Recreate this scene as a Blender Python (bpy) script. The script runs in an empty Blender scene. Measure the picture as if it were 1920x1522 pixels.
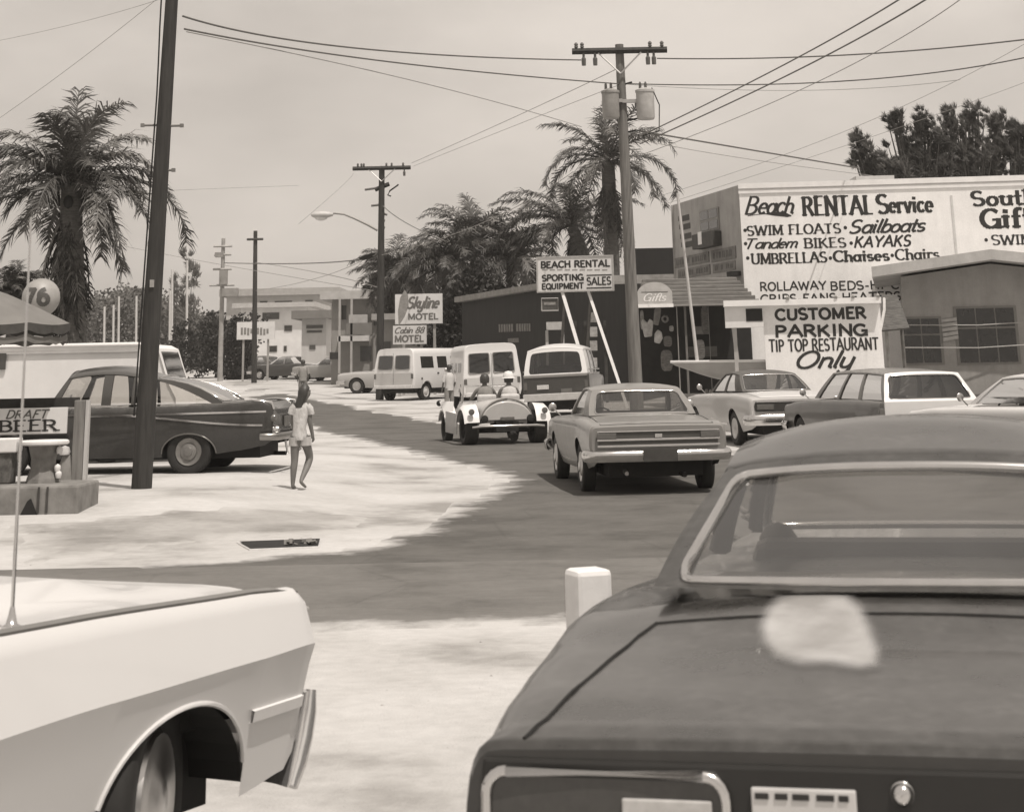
import bpy, bmesh, math, random
from mathutils import Vector, Matrix, noise, geometry
random.seed(7)
sc = bpy.context.scene
COL = sc.collection
R_ = math.radians
# ------------------------------------------------------------------ camera
FPX, PITCH, ROLL, SHIFT_Y, CAM_H = 3347.0, R_(17), R_(-1.2), -0.571, 1.66
cam_d = bpy.data.cameras.new('camera'); cam = bpy.data.objects.new('camera', cam_d); COL.objects.link(cam)
sc.camera = cam
cam_d.sensor_fit = 'HORIZONTAL'; cam_d.sensor_width = 36.0
cam_d.lens = FPX / 1920.0 * 36.0
cam_d.shift_y = SHIFT_Y
cam_d.clip_start = 0.1; cam_d.clip_end = 3000
CAM_R = Matrix.Rotation(math.pi/2 + PITCH, 3, 'X') @ Matrix.Rotation(ROLL, 3, 'Z')
cam.matrix_world = Matrix.Translation((0, 0, CAM_H)) @ CAM_R.to_4x4()
cam_d.dof.use_dof = True; cam_d.dof.focus_distance = 30.0; cam_d.dof.aperture_fstop = 9.0
# ------------------------------------------------------------------ sky, sun, exposure
SUN_EL, SUN_AZ = R_(66), R_(144)
w = bpy.data.worlds.new('World'); sc.world = w; w.use_nodes = True
nt = w.node_tree; nt.nodes.clear()
def N(nt, t, **k):
    n = nt.nodes.new(t)
    for a, b in k.items(): setattr(n, a, b)
    return n
sky = N(nt, 'ShaderNodeTexSky', sky_type='NISHITA'); sky.sun_disc = False
sky.sun_elevation = SUN_EL; sky.sun_rotation = SUN_AZ; sky.dust_density = 4.0; sky.air_density = 1.6
bw = N(nt, 'ShaderNodeRGBToBW')
tc = N(nt, 'ShaderNodeTexCoord')
mp = N(nt, 'ShaderNodeMapping'); mp.inputs['Scale'].default_value = (2.2, 2.2, 6.0)
cl = N(nt, 'ShaderNodeTexNoise'); cl.inputs['Scale'].default_value = 2.0; cl.inputs['Detail'].default_value = 5; cl.inputs['Roughness'].default_value = .5
rmp = N(nt, 'ShaderNodeMapRange'); rmp.inputs['From Min'].default_value = .3; rmp.inputs['From Max'].default_value = .7
rmp.inputs['To Min'].default_value = 5.3; rmp.inputs['To Max'].default_value = 8.0
mx = N(nt, 'ShaderNodeMix'); mx.data_type = 'FLOAT'; mx.inputs[0].default_value = .8
tint = N(nt, 'ShaderNodeMix'); tint.data_type = 'RGBA'; tint.blend_type = 'MULTIPLY'; tint.inputs[0].default_value = 1
tint.inputs[7].default_value = (1.0, .913, .828, 1)
bg = N(nt, 'ShaderNodeBackground'); bg.inputs['Strength'].default_value = 0.098
wo = N(nt, 'ShaderNodeOutputWorld')
L = nt.links.new
L(sky.outputs[0], bw.inputs[0]); L(tc.outputs['Generated'], mp.inputs[0]); L(mp.outputs[0], cl.inputs['Vector'])
L(cl.outputs[0], rmp.inputs[0]); L(bw.outputs[0], mx.inputs[2]); L(rmp.outputs[0], mx.inputs[3])
L(mx.outputs[0], tint.inputs[6]); L(tint.outputs[2], bg.inputs[0]); L(bg.outputs[0], wo.inputs[0])
sd = bpy.data.lights.new('sun', 'SUN'); sd.energy = 3.6; sd.angle = R_(0.6); sd.color = (1, .93, .86)
so = bpy.data.objects.new('sun', sd); COL.objects.link(so)
to_sun = Vector((math.sin(SUN_AZ)*math.cos(SUN_EL), math.cos(SUN_AZ)*math.cos(SUN_EL), math.sin(SUN_EL)))
so.rotation_euler = to_sun.to_track_quat('Z', 'Y').to_euler(); so.location = (20, -20, 60)
sc.view_settings.view_transform = 'Standard'; sc.view_settings.look = 'None'
sc.view_settings.exposure = 0.17; sc.view_settings.gamma = 1.0
sc.cycles.max_bounces = 6; sc.cycles.transparent_max_bounces = 12
# ------------------------------------------------------------------ ground height and photo-to-place geometry
def smo(t):
    t = min(1, max(0, t)); return t*t*(3-2*t)
def gz(x, y):
    d = max(0, min(y, 260)-28)
    z = .0077*d + .00006*d*d if d < 120 else .0077*120 + .00006*14400 + .004*(d-120)
    return z + .20*smo((-x-1.5)/3.0)*smo((y-18.5)/5)*(1-smo((y-30)/14))
def ray(px, py): return CAM_R @ Vector(((px-960)/FPX, (761-py+SHIFT_Y*1920)/FPX, -1))
def at(px, py, Y):
    r = ray(px, py); return Vector((0, 0, CAM_H)) + r*(Y/r.y)
def G(px, py):
    r = ray(px, py); Y = 2.0
    while Y < 400:
        p = Vector((0, 0, CAM_H)) + r*(Y/r.y)
        if p.z <= gz(p.x, p.y): return p
        Y += .02 if Y < 60 else .1
    return p
def ground(px, Y):
    x = at(px, 690, Y).x; return Vector((x, Y, gz(x, Y)))
# ------------------------------------------------------------------ materials (a sepia print: neutral greys, slightly warm in the darks)
def tone(v):
    k = max(0, min(1, v/.55)); return (v, v*(.955+.03*k), v*(.88+.09*k), 1)
_M = {}
def grey(v, rough=.7, var=.08, scale=6.0, bump=0.0, metal=0.0, coat=0.0, spec=.4, key=None, stretch=None, detail=4):
    k = (v, rough, var, scale, bump, metal, coat, spec, key, stretch)
    if k in _M: return _M[k]
    m = bpy.data.materials.new('grey_%03d' % len(_M)); m.use_nodes = True; t = m.node_tree
    b = t.nodes['Principled BSDF']
    b.inputs['Roughness'].default_value = rough; b.inputs['Metallic'].default_value = metal
    b.inputs['Coat Weight'].default_value = coat; b.inputs['Coat Roughness'].default_value = .12
    b.inputs['Specular IOR Level'].default_value = spec
    co = N(t, 'ShaderNodeTexCoord'); mpg = N(t, 'ShaderNodeMapping')
    if stretch: mpg.inputs['Scale'].default_value = stretch
    nz = N(t, 'ShaderNodeTexNoise'); nz.inputs['Scale'].default_value = scale; nz.inputs['Detail'].default_value = detail; nz.inputs['Roughness'].default_value = .6
    rp = N(t, 'ShaderNodeValToRGB'); rp.color_ramp.elements[0].position = .3; rp.color_ramp.elements[1].position = .7
    rp.color_ramp.elements[0].color = tone(v*(1-var)); rp.color_ramp.elements[1].color = tone(v*(1+var))
    ln = t.links.new
    ln(co.outputs['Object'], mpg.inputs[0]); ln(mpg.outputs[0], nz.inputs['Vector']); ln(nz.outputs[0], rp.inputs[0]); ln(rp.outputs[0], b.inputs['Base Color'])
    if bump:
        bp = N(t, 'ShaderNodeBump'); bp.inputs['Strength'].default_value = bump; bp.inputs['Distance'].default_value = .03
        ln(nz.outputs[0], bp.inputs['Height']); ln(bp.outputs[0], b.inputs['Normal'])
    _M[k] = m; return m
def paint(v, rough=.38):
    """car enamel with a clear coat, a thin uneven film of dust on its upper faces and mottled gloss"""
    k = ('paint', v, rough)
    if k in _M: return _M[k]
    m = bpy.data.materials.new('enamel_%d' % len(_M)); m.use_nodes = True; t = m.node_tree; b = t.nodes['Principled BSDF']; ln = t.links.new
    b.inputs['Coat Weight'].default_value = .4; b.inputs['Coat Roughness'].default_value = .06; b.inputs['Specular IOR Level'].default_value = .4
    co = N(t, 'ShaderNodeTexCoord'); n1 = N(t, 'ShaderNodeTexNoise'); n1.inputs['Scale'].default_value = 3.5; n1.inputs['Detail'].default_value = 8; n1.inputs['Roughness'].default_value = .7
    n2 = N(t, 'ShaderNodeTexNoise'); n2.inputs['Scale'].default_value = 28; n2.inputs['Detail'].default_value = 5
    ge = N(t, 'ShaderNodeNewGeometry'); sx = N(t, 'ShaderNodeSeparateXYZ'); up = N(t, 'ShaderNodeMapRange'); up.inputs[1].default_value = .2; up.inputs[2].default_value = 1.0; up.inputs[3].default_value = .25; up.inputs[4].default_value = 1
    d1 = N(t, 'ShaderNodeMapRange'); d1.inputs[1].default_value = .38; d1.inputs[2].default_value = .72; d1.inputs[4].default_value = .12
    mu = N(t, 'ShaderNodeMath', operation='MULTIPLY'); mu2 = N(t, 'ShaderNodeMath', operation='MULTIPLY'); mu2.inputs[1].default_value = 1.7
    mixn = N(t, 'ShaderNodeMix'); mixn.data_type = 'RGBA'; mixn.inputs[6].default_value = tone(v); mixn.inputs[7].default_value = tone(.42)
    rr_ = N(t, 'ShaderNodeMapRange'); rr_.inputs[3].default_value = rough*.75; rr_.inputs[4].default_value = rough*1.5
    ln(co.outputs['Object'], n1.inputs[0]); ln(co.outputs['Object'], n2.inputs[0]); ln(ge.outputs['Normal'], sx.inputs[0]); ln(sx.outputs[2], up.inputs[0]); ln(n1.outputs[0], d1.inputs[0])
    ln(d1.outputs[0], mu.inputs[0]); ln(up.outputs[0], mu.inputs[1]); ln(mu.outputs[0], mu2.inputs[0]); sc2 = N(t, 'ShaderNodeMath', operation='MULTIPLY'); ln(mu2.outputs[0], sc2.inputs[0]); ln(n2.outputs[0], sc2.inputs[1]); ln(sc2.outputs[0], mixn.inputs[0]); ln(mixn.outputs[2], b.inputs['Base Color']); ln(n1.outputs[0], rr_.inputs[0]); ln(rr_.outputs[0], b.inputs['Roughness'])
    _M[k] = m; return m
def stained(v, key, streak=.22, patch=.12, rough=.8):
    """weathered wall: blotches, fine grain and rain streaks running down"""
    k = ('stained', v, key)
    if k in _M: return _M[k]
    m = bpy.data.materials.new('weathered_%d' % len(_M)); m.use_nodes = True; t = m.node_tree; b = t.nodes['Principled BSDF']; ln = t.links.new
    b.inputs['Roughness'].default_value = rough; b.inputs['Specular IOR Level'].default_value = .25
    co = N(t, 'ShaderNodeTexCoord'); prev = None
    for sc_, st_, amt in ((1.2, (1, 1, 1), patch), (2.2, (1.1, 1.1, .16), streak*.45), (26, (1, 1, 1), .05)):
        mp_ = N(t, 'ShaderNodeMapping'); mp_.inputs['Scale'].default_value = st_; nz = N(t, 'ShaderNodeTexNoise'); nz.inputs['Scale'].default_value = sc_; nz.inputs['Detail'].default_value = 7; nz.inputs['Roughness'].default_value = .65
        r = N(t, 'ShaderNodeMapRange'); r.inputs[1].default_value = .32; r.inputs[2].default_value = .60; r.inputs[3].default_value = 1-amt*1.5; r.inputs[4].default_value = 1+amt*.25
        ln(co.outputs['Object'], mp_.inputs[0]); ln(mp_.outputs[0], nz.inputs[0]); ln(nz.outputs[0], r.inputs[0])
        if prev is None: prev = r.outputs[0]
        else: q = N(t, 'ShaderNodeMath', operation='MULTIPLY'); ln(prev, q.inputs[0]); ln(r.outputs[0], q.inputs[1]); prev = q.outputs[0]
    mixn = N(t, 'ShaderNodeMix'); mixn.data_type = 'RGBA'; mixn.blend_type = 'MULTIPLY'; mixn.inputs[0].default_value = 1; mixn.inputs[6].default_value = tone(v); ln(prev, mixn.inputs[7]); ln(mixn.outputs[2], b.inputs['Base Color'])
    bp = N(t, 'ShaderNodeBump'); bp.inputs['Strength'].default_value = .15; bp.inputs['Distance'].default_value = .02; ln(prev, bp.inputs['Height']); ln(bp.outputs[0], b.inputs['Normal'])
    _M[k] = m; return m
CHROME = grey(.62, .16, .06, 9, metal=1.0, key='chrome')
DULLCHROME = grey(.5, .32, .08, 9, metal=1.0, key='dullchrome')
RUBBER = grey(.020, .75, .2, 14, key='rubber')
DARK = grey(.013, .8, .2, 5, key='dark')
WHITE = grey(.72, .6, .06, 3, key='white')
LAMP = grey(.10, .25, .1, 20, coat=.6, key='lamp')
INK = grey(.022, .6, .25, 12, key='ink')
WOODPOLE = grey(.034, .85, .4, 3.0, bump=.4, key='pole', stretch=(6, 6, .5))
def glassmat(t_=.75, key='g', tintv=.9, refl=.03):
    k = ('glass', t_, tintv, refl)
    if k in _M: return _M[k]
    m = bpy.data.materials.new('glass_%d' % len(_M)); m.use_nodes = True; t = m.node_tree; t.nodes.remove(t.nodes['Principled BSDF'])
    o = t.nodes['Material Output']
    tr = N(t, 'ShaderNodeBsdfTransparent'); tr.inputs[0].default_value = (tintv*t_, tintv*t_*.985, tintv*t_*.96, 1)
    gl = N(t, 'ShaderNodeBsdfGlossy'); gl.inputs['Roughness'].default_value = .03
    lw = N(t, 'ShaderNodeFresnel'); lw.inputs['IOR'].default_value = 1.5
    ad = N(t, 'ShaderNodeMath', operation='MULTIPLY_ADD'); ad.inputs[1].default_value = 1.5; ad.inputs[2].default_value = refl; ad.use_clamp = True
    ms = N(t, 'ShaderNodeMixShader')
    t.links.new(lw.outputs[0], ad.inputs[0]); t.links.new(ad.outputs[0], ms.inputs[0]); t.links.new(tr.outputs[0], ms.inputs[1]); t.links.new(gl.outputs[0], ms.inputs[2]); t.links.new(ms.outputs[0], o.inputs[0])
    _M[k] = m; return m
GLASS = glassmat(.8); DGLASS = glassmat(.35)
# ------------------------------------------------------------------ mesh collector
class MB:
    def __init__(s, M=None): s.v = []; s.f = []; s.M = M
    def add(s, pts):
        i = len(s.v)
        for p in pts:
            p = Vector(p); s.v.append(s.M @ p if s.M else p)
        return i
    def poly(s, pts):
        i = s.add(pts); s.f.append(tuple(range(i, i+len(pts)))); return s
    def box(s, c, d, rz=0, M=None, taper=1.0):
        c = Vector(c); hx, hy, hz = d[0]/2, d[1]/2, d[2]/2; m = Matrix.Rotation(rz, 3, 'Z') if M is None else M
        P = []
        for z, k in ((-hz, 1), (hz, taper)):
            for x, y in ((-hx, -hy), (hx, -hy), (hx, hy), (-hx, hy)): P.append(c + m @ Vector((x*k, y*k, z)))
        i = s.add(P)
        for q in ((3, 2, 1, 0), (4, 5, 6, 7), (0, 1, 5, 4), (1, 2, 6, 5), (2, 3, 7, 6), (3, 0, 4, 7)): s.f.append(tuple(i+a for a in q))
        return s
    def tube(s, pts, r, n=8, caps=True):
        pts = [Vector(p) for p in pts]; m = len(pts)
        rs = r if isinstance(r, (list, tuple)) else [r]*m
        i0 = None; prev = None; base = len(s.v)
        ref = None
        for k, p in enumerate(pts):
            d = (pts[min(k+1, m-1)] - pts[max(k-1, 0)])
            if d.length < 1e-9: d = Vector((0, 0, 1))
            d.normalize()
            if ref is None: ref = Vector((0, 0, 1)) if abs(d.z) < .9 else Vector((1, 0, 0))
            u = d.cross(ref)
            if u.length < 1e-4: ref = Vector((0, 1, 0)); u = d.cross(ref)
            u.normalize(); v = u.cross(d).normalized(); ref = -v if False else ref
            s.add([p + (u*math.cos(a) + v*math.sin(a))*rs[k] for a in [2*math.pi*j/n for j in range(n)]])
        for k in range(m-1):
            for j in range(n):
                a = base+k*n+j; b = base+k*n+(j+1) % n; s.f.append((a, b, b+n, a+n))
        if caps:
            s.f.append(tuple(base+j for j in reversed(range(n)))); s.f.append(tuple(base+(m-1)*n+j for j in range(n)))
        return s
    def grid(s, rows, closed=False):
        n = len(rows[0]); base = len(s.v)
        for r in rows: s.add(r)
        for k in range(len(rows)-1):
            for j in range(n if closed else n-1):
                a = base+k*n+j; b = base+k*n+(j+1) % n; s.f.append((a, b, b+n, a+n))
        return s
    def lathe(s, prof, n=20, M=None, c=(0, 0, 0)):
        c = Vector(c); rows = []
        for r, z in prof:
            row = [Vector((r*math.cos(2*math.pi*j/n), r*math.sin(2*math.pi*j/n), z)) for j in range(n)]
            rows.append([(M @ p if M else p) + c for p in row])
        s.grid(rows, closed=True); return s
    def prism(s, out, y0, y1, M=None):          # outline in x,z pushed from y0 to y1
        n = len(out); i = s.add([(M @ Vector((x, y0, z)) if M else Vector((x, y0, z))) for x, z in out]); s.add([(M @ Vector((x, y1, z)) if M else Vector((x, y1, z))) for x, z in out])
        s.f.append(tuple(i+k for k in range(n))); s.f.append(tuple(i+n+k for k in reversed(range(n))))
        for k in range(n):
            a, b = i+k, i+(k+1) % n; s.f.append((b, a, a+n, b+n))
        return s
    def slab(s, quad, t):                        # a four-cornered panel with thickness t along its normal (backwards)
        q = [Vector(p) for p in quad]; nn = (q[1]-q[0]).cross(q[-1]-q[0]).normalized()*t
        i = s.add(q); n = len(q); s.add([p-nn for p in q])
        s.f.append(tuple(i+k for k in range(n))); s.f.append(tuple(i+n+k for k in reversed(range(n))))
        for k in range(n):
            a, b = i+k, i+(k+1) % n; s.f.append((b, a, a+n, b+n))
        return s
    def build(s, name, mat, parent=None, smooth=0, bevel=0):
        me = bpy.data.meshes.new(name); me.from_pydata(s.v, [], s.f); me.validate(); me.update()
        if smooth:
            for p in me.polygons: p.use_smooth = True
            try: me.set_sharp_from_angle(angle=R_(smooth))
            except Exception: pass
        me.materials.append(mat)
        o = bpy.data.objects.new(name, me); COL.objects.link(o)
        if parent: o.parent = parent
        if bevel:
            b = o.modifiers.new('bevel', 'BEVEL'); b.width = bevel; b.segments = 2; b.limit_method = 'ANGLE'; b.angle_limit = R_(40)
        return o
def tag(o, label, cat, group=None, kind=None):
    o['label'] = label; o['category'] = cat
    if group: o['group'] = group
    if kind: o['kind'] = kind
    return o
def thing(name, label, cat, loc=(0, 0, 0), rz=0, group=None):
    o = bpy.data.objects.new(name, None); COL.objects.link(o); o.empty_display_size = .1
    o.location = loc; o.rotation_euler = (0, 0, rz); return tag(o, label, cat, group)
def struct(o): o['kind'] = 'structure'; return o
# ------------------------------------------------------------------ lettering
def _arc(cx, cy, rx, ry, a0, a1, n=9): return [(cx+rx*math.cos(R_(a0+(a1-a0)*i/n)), cy+ry*math.sin(R_(a0+(a1-a0)*i/n))) for i in range(n+1)]
GL = {
 'A': (.82, [[(.02, 0), (.40, 1)], [(.40, 1), (.80, 0)], [(.16, .34), (.66, .34)]]),
 'B': (.66, [[(.1, 0), (.1, 1)], [(.1, 1)]+_arc(.32, .76, .25, .24, 90, -90)+[(.1, .52)], [(.1, .52)]+_arc(.34, .26, .28, .26, 90, -90)+[(.1, 0)]]),
 'C': (.74, [_arc(.42, .5, .38, .5, 48, 312, 16)]),
 'D': (.74, [[(.1, 0), (.1, 1)], [(.1, 1)]+_arc(.3, .5, .4, .5, 90, -90, 12)+[(.1, 0)]]),
 'E': (.62, [[(.1, 0), (.1, 1)], [(.1, 1), (.56, 1)], [(.1, .52), (.46, .52)], [(.1, 0), (.58, 0)]]),
 'F': (.58, [[(.1, 0), (.1, 1)], [(.1, 1), (.56, 1)], [(.1, .52), (.44, .52)]]),
 'G': (.80, [_arc(.42, .5, .38, .5, 48, 330, 16), [(.74, .0), (.74, .42)], [(.5, .42), (.8, .42)]]),
 'H': (.78, [[(.1, 0), (.1, 1)], [(.68, 0), (.68, 1)], [(.1, .52), (.68, .52)]]),
 'I': (.3, [[(.15, 0), (.15, 1)]]),
 'K': (.74, [[(.1, 0), (.1, 1)], [(.62, 1), (.12, .42)], [(.28, .58), (.68, 0)]]),
 'L': (.58, [[(.1, 0), (.1, 1)], [(.1, 0), (.56, 0)]]),
 'M': (.94, [[(.1, 0), (.12, 1)], [(.12, 1), (.47, .1)], [(.47, .1), (.82, 1)], [(.82, 1), (.84, 0)]]),
 'N': (.80, [[(.1, 0), (.1, 1)], [(.1, 1), (.7, 0)], [(.7, 0), (.7, 1)]]),
 'O': (.84, [_arc(.42, .5, .37, .5, 90, 450, 20)]),
 'P': (.66, [[(.1, 0), (.1, 1)], [(.1, 1)]+_arc(.32, .74, .28, .26, 90, -90)+[(.1, .48)]]),
 'R': (.72, [[(.1, 0), (.1, 1)], [(.1, 1)]+_arc(.32, .75, .27, .25, 90, -90)+[(.1, .5)], [(.34, .5), (.68, 0)]]),
 'S': (.62, [_arc(.31, .75, .25, .25, 40, 270, 10)+_arc(.31, .25, .27, .25, 90, -140, 10)]),
 'T': (.72, [[(.36, 0), (.36, 1)], [(.02, 1), (.70, 1)]]),
 'U': (.78, [[(.1, 1), (.1, .3)]+_arc(.39, .3, .29, .3, 180, 360, 10)+[(.68, .3), (.68, 1)]]),
 'W': (1.1, [[(.03, 1), (.28, 0)], [(.28, 0), (.54, .9)], [(.54, .9), (.8, 0)], [(.8, 0), (1.06, 1)]]),
 'Y': (.74, [[(.02, 1), (.37, .45)], [(.72, 1), (.37, .45)], [(.37, .45), (.37, 0)]]),
 'Q': (.84, [_arc(.42, .5, .37, .5, 90, 450, 20), [(.5, .25), (.8, -.1)]]),
 'a': (.56, [_arc(.26, .3, .22, .3, 60, 420, 14), [(.48, .6), (.48, .06), (.56, 0)]]),
 'b': (.54, [[(.08, 0), (.08, 1)], _arc(.28, .3, .22, .3, 120, -240, 14)]),
 'c': (.48, [_arc(.26, .3, .22, .3, 45, 315, 12)]),
 'd': (.56, [_arc(.26, .3, .22, .3, 60, 420, 14), [(.48, 1), (.48, .04), (.56, 0)]]),
 'e': (.52, [[(.06, .32), (.46, .32)]+_arc(.26, .3, .21, .3, 5, 310, 13)]),
 'f': (.36, [_arc(.34, .8, .16, .2, 60, 180, 6)+[(.18, 0)], [(.02, .58), (.36, .58)]]),
 'h': (.56, [[(.08, 0), (.08, 1)], [(.08, .36)]+_arc(.27, .36, .2, .24, 160, 0, 8)+[(.47, .05), (.56, 0)]]),
 'i': (.26, [[(.12, .6), (.12, .05), (.2, 0)], [(.12, .84), (.125, .9)]]),
 'l': (.24, [[(.1, 1), (.1, .06), (.18, 0)]]),
 'm': (.84, [[(.08, 0), (.08, .6)], [(.08, .36)]+_arc(.24, .38, .17, .22, 160, 0, 7)+[(.41, 0)], [(.41, .36)]+_arc(.57, .38, .17, .22, 160, 0, 7)+[(.74, .05), (.84, 0)]]),
 'n': (.56, [[(.08, 0), (.08, .6)], [(.08, .36)]+_arc(.27, .38, .2, .22, 160, 0, 8)+[(.47, .05), (.56, 0)]]),
 'o': (.54, [_arc(.26, .3, .22, .3, 90, 450, 14)]),
 'p': (.54, [[(.08, -.35), (.08, .6)], _arc(.28, .3, .22, .3, 120, -240, 14)]),
 'r': (.40, [[(.08, 0), (.08, .6)], [(.08, .34)]+_arc(.26, .38, .18, .22, 165, 45, 6)]),
 's': (.44, [_arc(.22, .45, .17, .15, 40, 270, 8)+_arc(.22, .15, .18, .15, 90, -140, 8)]),
 't': (.36, [[(.16, .92), (.16, .1), (.24, 0), (.34, .04)], [(.02, .6), (.34, .6)]]),
 'u': (.56, [[(.08, .6), (.08, .24)]+_arc(.27, .22, .19, .22, 180, 350, 8)+[(.47, .6)], [(.47, .6), (.47, .05), (.56, 0)]]),
 'v': (.5, [[(.03, .6), (.25, 0)], [(.25, 0), (.47, .6)]]),
 'y': (.54, [[(.08, .6), (.08, .24)]+_arc(.27, .22, .19, .22, 180, 350, 8), [(.47, .6), (.47, -.1)]+_arc(.27, -.12, .2, .24, 0, -150, 7)]),
 'k': (.5, [[(.08, 0), (.08, 1)], [(.42, .6), (.1, .26)], [(.2, .36), (.48, 0)]]),
 '-': (.4, [[(.08, .36), (.32, .36)]]), '.': (.36, [[(.16, .40), (.165, .46)]]), ' ': (.34, []), "'": (.2, [[(.1, .95), (.08, .75)]]),
 '7': (.6, [[(.05, 1), (.56, 1)], [(.56, 1), (.2, 0)]]), '6': (.62, [_arc(.5, .6, .4, .38, 110, 180, 6)+_arc(.31, .3, .23, .3, 150, 510, 16)]),
 '8': (.6, [_arc(.3, .75, .2, .24, 90, 450, 14), _arc(.3, .26, .25, .26, 90, 450, 14)]),
}
def strokes(text, style):
    """polyline strokes and pen widths of a word set in a hand-painted style: 'serif', 'script', 'sans', 'heavy', 'slant'"""
    hi, lo = {'serif': (.21, .085), 'serifbold': (.25, .11), 'script': (.15, .09), 'scriptbold': (.19, .13), 'sans': (.18, .16), 'heavy': (.26, .22), 'slant': (.19, .15)}[style]
    shear = {'script': .36, 'scriptbold': .36, 'slant': .28}.get(style, 0)
    x = 0; out = []
    rj = random.Random(len(text)*7+ord(text[0]))       # a sign painter's hand: no two letters quite alike
    for ch in text:
        wd, st = GL.get(ch, GL[' ']); jy, jr, js = rj.uniform(-.018, .018), rj.uniform(-.025, .025), rj.uniform(.97, 1.03)
        for pl in st:
            P = [(x+(a+(shear+jr)*b)*js, b*(js if b > .5 else 1)+jy) for a, b in pl]; out.append((P, hi, lo))
            if style.startswith('serif') and len(pl) >= 2:
                for (a, b), (c, d) in ((pl[0], pl[1]), (pl[-1], pl[-2])):
                    if (abs(b) < .01 or abs(b-1) < .01 or (ch.islower() and abs(b-.6) < .01)) and abs(d-b) > .18 and abs(a-c) < abs(b-d)*.7:
                        out.append(([(x+a-.15, b+(.03 if b < .01 else -.03)), (x+a+.15, b+(.03 if b < .01 else -.03))], lo, lo))
        x += wd + (.0 if style.startswith('script') and ch.islower() else .10)
    return out
def stroke_text(mb, text, style, P, u0, v0, wd, ht, lift=.004, split=0):
    S = strokes(text, style)
    if split: S = [([(pl[i][0]+(pl[i+1][0]-pl[i][0])*j/split, pl[i][1]+(pl[i+1][1]-pl[i][1])*j/split) for i in range(len(pl)-1) for j in range(split)]+[pl[-1]], hi, lo) for pl, hi, lo in S]
    xs = [p[0] for s in S for p in s[0]]; x0, x1 = min(xs)-.06, max(xs)+.06
    sx = wd/(x1-x0); k = 0; pn = S[0][2]*min(ht, sx*1.25)/2; v0 = v0+pn; ht = ht-2*pn
    for pl, hi, lo in S:
        n = len(pl)
        for i in range(n-1):
            ax, ay = pl[i]; bx, by = pl[i+1]
            a = Vector((u0+(ax-x0)*sx, v0+ay*ht)); b = Vector((u0+(bx-x0)*sx, v0+by*ht))
            d = b-a
            if d.length < 1e-6: continue
            ang = abs(d.y)/d.length; wpen = (lo+(hi-lo)*ang)*min(ht*1.15, sx*1.25)/2
            d.normalize(); nrm = Vector((-d.y, d.x))*wpen; e = d*wpen*.55
            z = lift + .00012*(k % 30); k += 1
            mb.poly([P(*(a-e-nrm), z), P(*(b+e-nrm), z), P(*(b+e+nrm), z), P(*(a-e+nrm), z)])
def sans_text(mb, text, P, u0, v0, wd, ht, bold=.0, shear=0.0, lift=.004):
    cu = bpy.data.curves.new('t', 'FONT'); cu.body = text; cu.size = 1; cu.offset = bold; cu.shear = shear; cu.resolution_u = 3; cu.fill_mode = 'FRONT'
    ob = bpy.data.objects.new('t', cu); COL.objects.link(ob); dg = bpy.context.evaluated_depsgraph_get(); dg.update()
    me = bpy.data.meshes.new_from_object(ob.evaluated_get(dg)); bpy.data.objects.remove(ob); bpy.data.curves.remove(cu)
    xs = [v.co.x for v in me.vertices]; ys = [v.co.y for v in me.vertices]
    x0, x1, y0, y1 = min(xs), max(xs), min(ys), max(ys)
    b = mb.add([P(u0+(v.co.x-x0)/(x1-x0)*wd, v0+(v.co.y-y0)/(y1-y0)*ht, lift) for v in me.vertices])
    for p in me.polygons: mb.f.append(tuple(b+i for i in p.vertices))
    bpy.data.meshes.remove(me)
class Plane:
    """a flat face in the place: origin, unit right vector, unit up vector; uv() finds where a line of sight meets it"""
    def __init__(s, O, U, V, root=None):
        s.O, s.U, s.V = Vector(O), Vector(U).normalized(), Vector(V).normalized(); s.N = s.U.cross(s.V)
        s.inv = root
    def P(s, u, v, n=0.0):
        p = s.O + s.U*u + s.V*v + s.N*n
        return s.inv @ p if s.inv else p
    def uv(s, px, py):
        r = ray(px, py); c = Vector((0, 0, CAM_H)); t = (s.O-c).dot(s.N)/r.dot(s.N); p = c+r*t-s.O
        return p.dot(s.U), p.dot(s.V)
    def rect(s, px0, py0, px1, py1):       # left, bottom, right, top in the photo -> u0, v0, width, height
        a = s.uv(px0, py0); b = s.uv(px1, py1); c = s.uv(px0, py1); d = s.uv(px1, py0)
        return min(a[0], c[0]), (a[1]+d[1])/2, (b[0]+d[0])/2-(a[0]+c[0])/2, (b[1]+c[1])/2-(a[1]+d[1])/2
    def write(s, mb, text, style, px0, py0, px1, py1, **k):
        u, v, wd, ht = s.rect(px0, py0, px1, py1)
        # follow the painted line: baseline from the left pixel to the right pixel
        (stroke_text(mb, text, style, s.P, u, v, wd, ht, **k) if style != 'bf' else sans_text(mb, text, s.P, u, v, wd, ht, **k))
    def panel(s, mb, px0, py0, px1, py1, n=0.0, t=.02):
        u, v, wd, ht = s.rect(px0, py0, px1, py1)
        mb.slab([s.P(u, v, n), s.P(u+wd, v, n), s.P(u+wd, v+ht, n), s.P(u, v+ht, n)], t)
def local(root): 
    return (Matrix.Translation(root.location) @ Matrix.Rotation(root.rotation_euler.z, 4, 'Z')).inverted()
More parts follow.
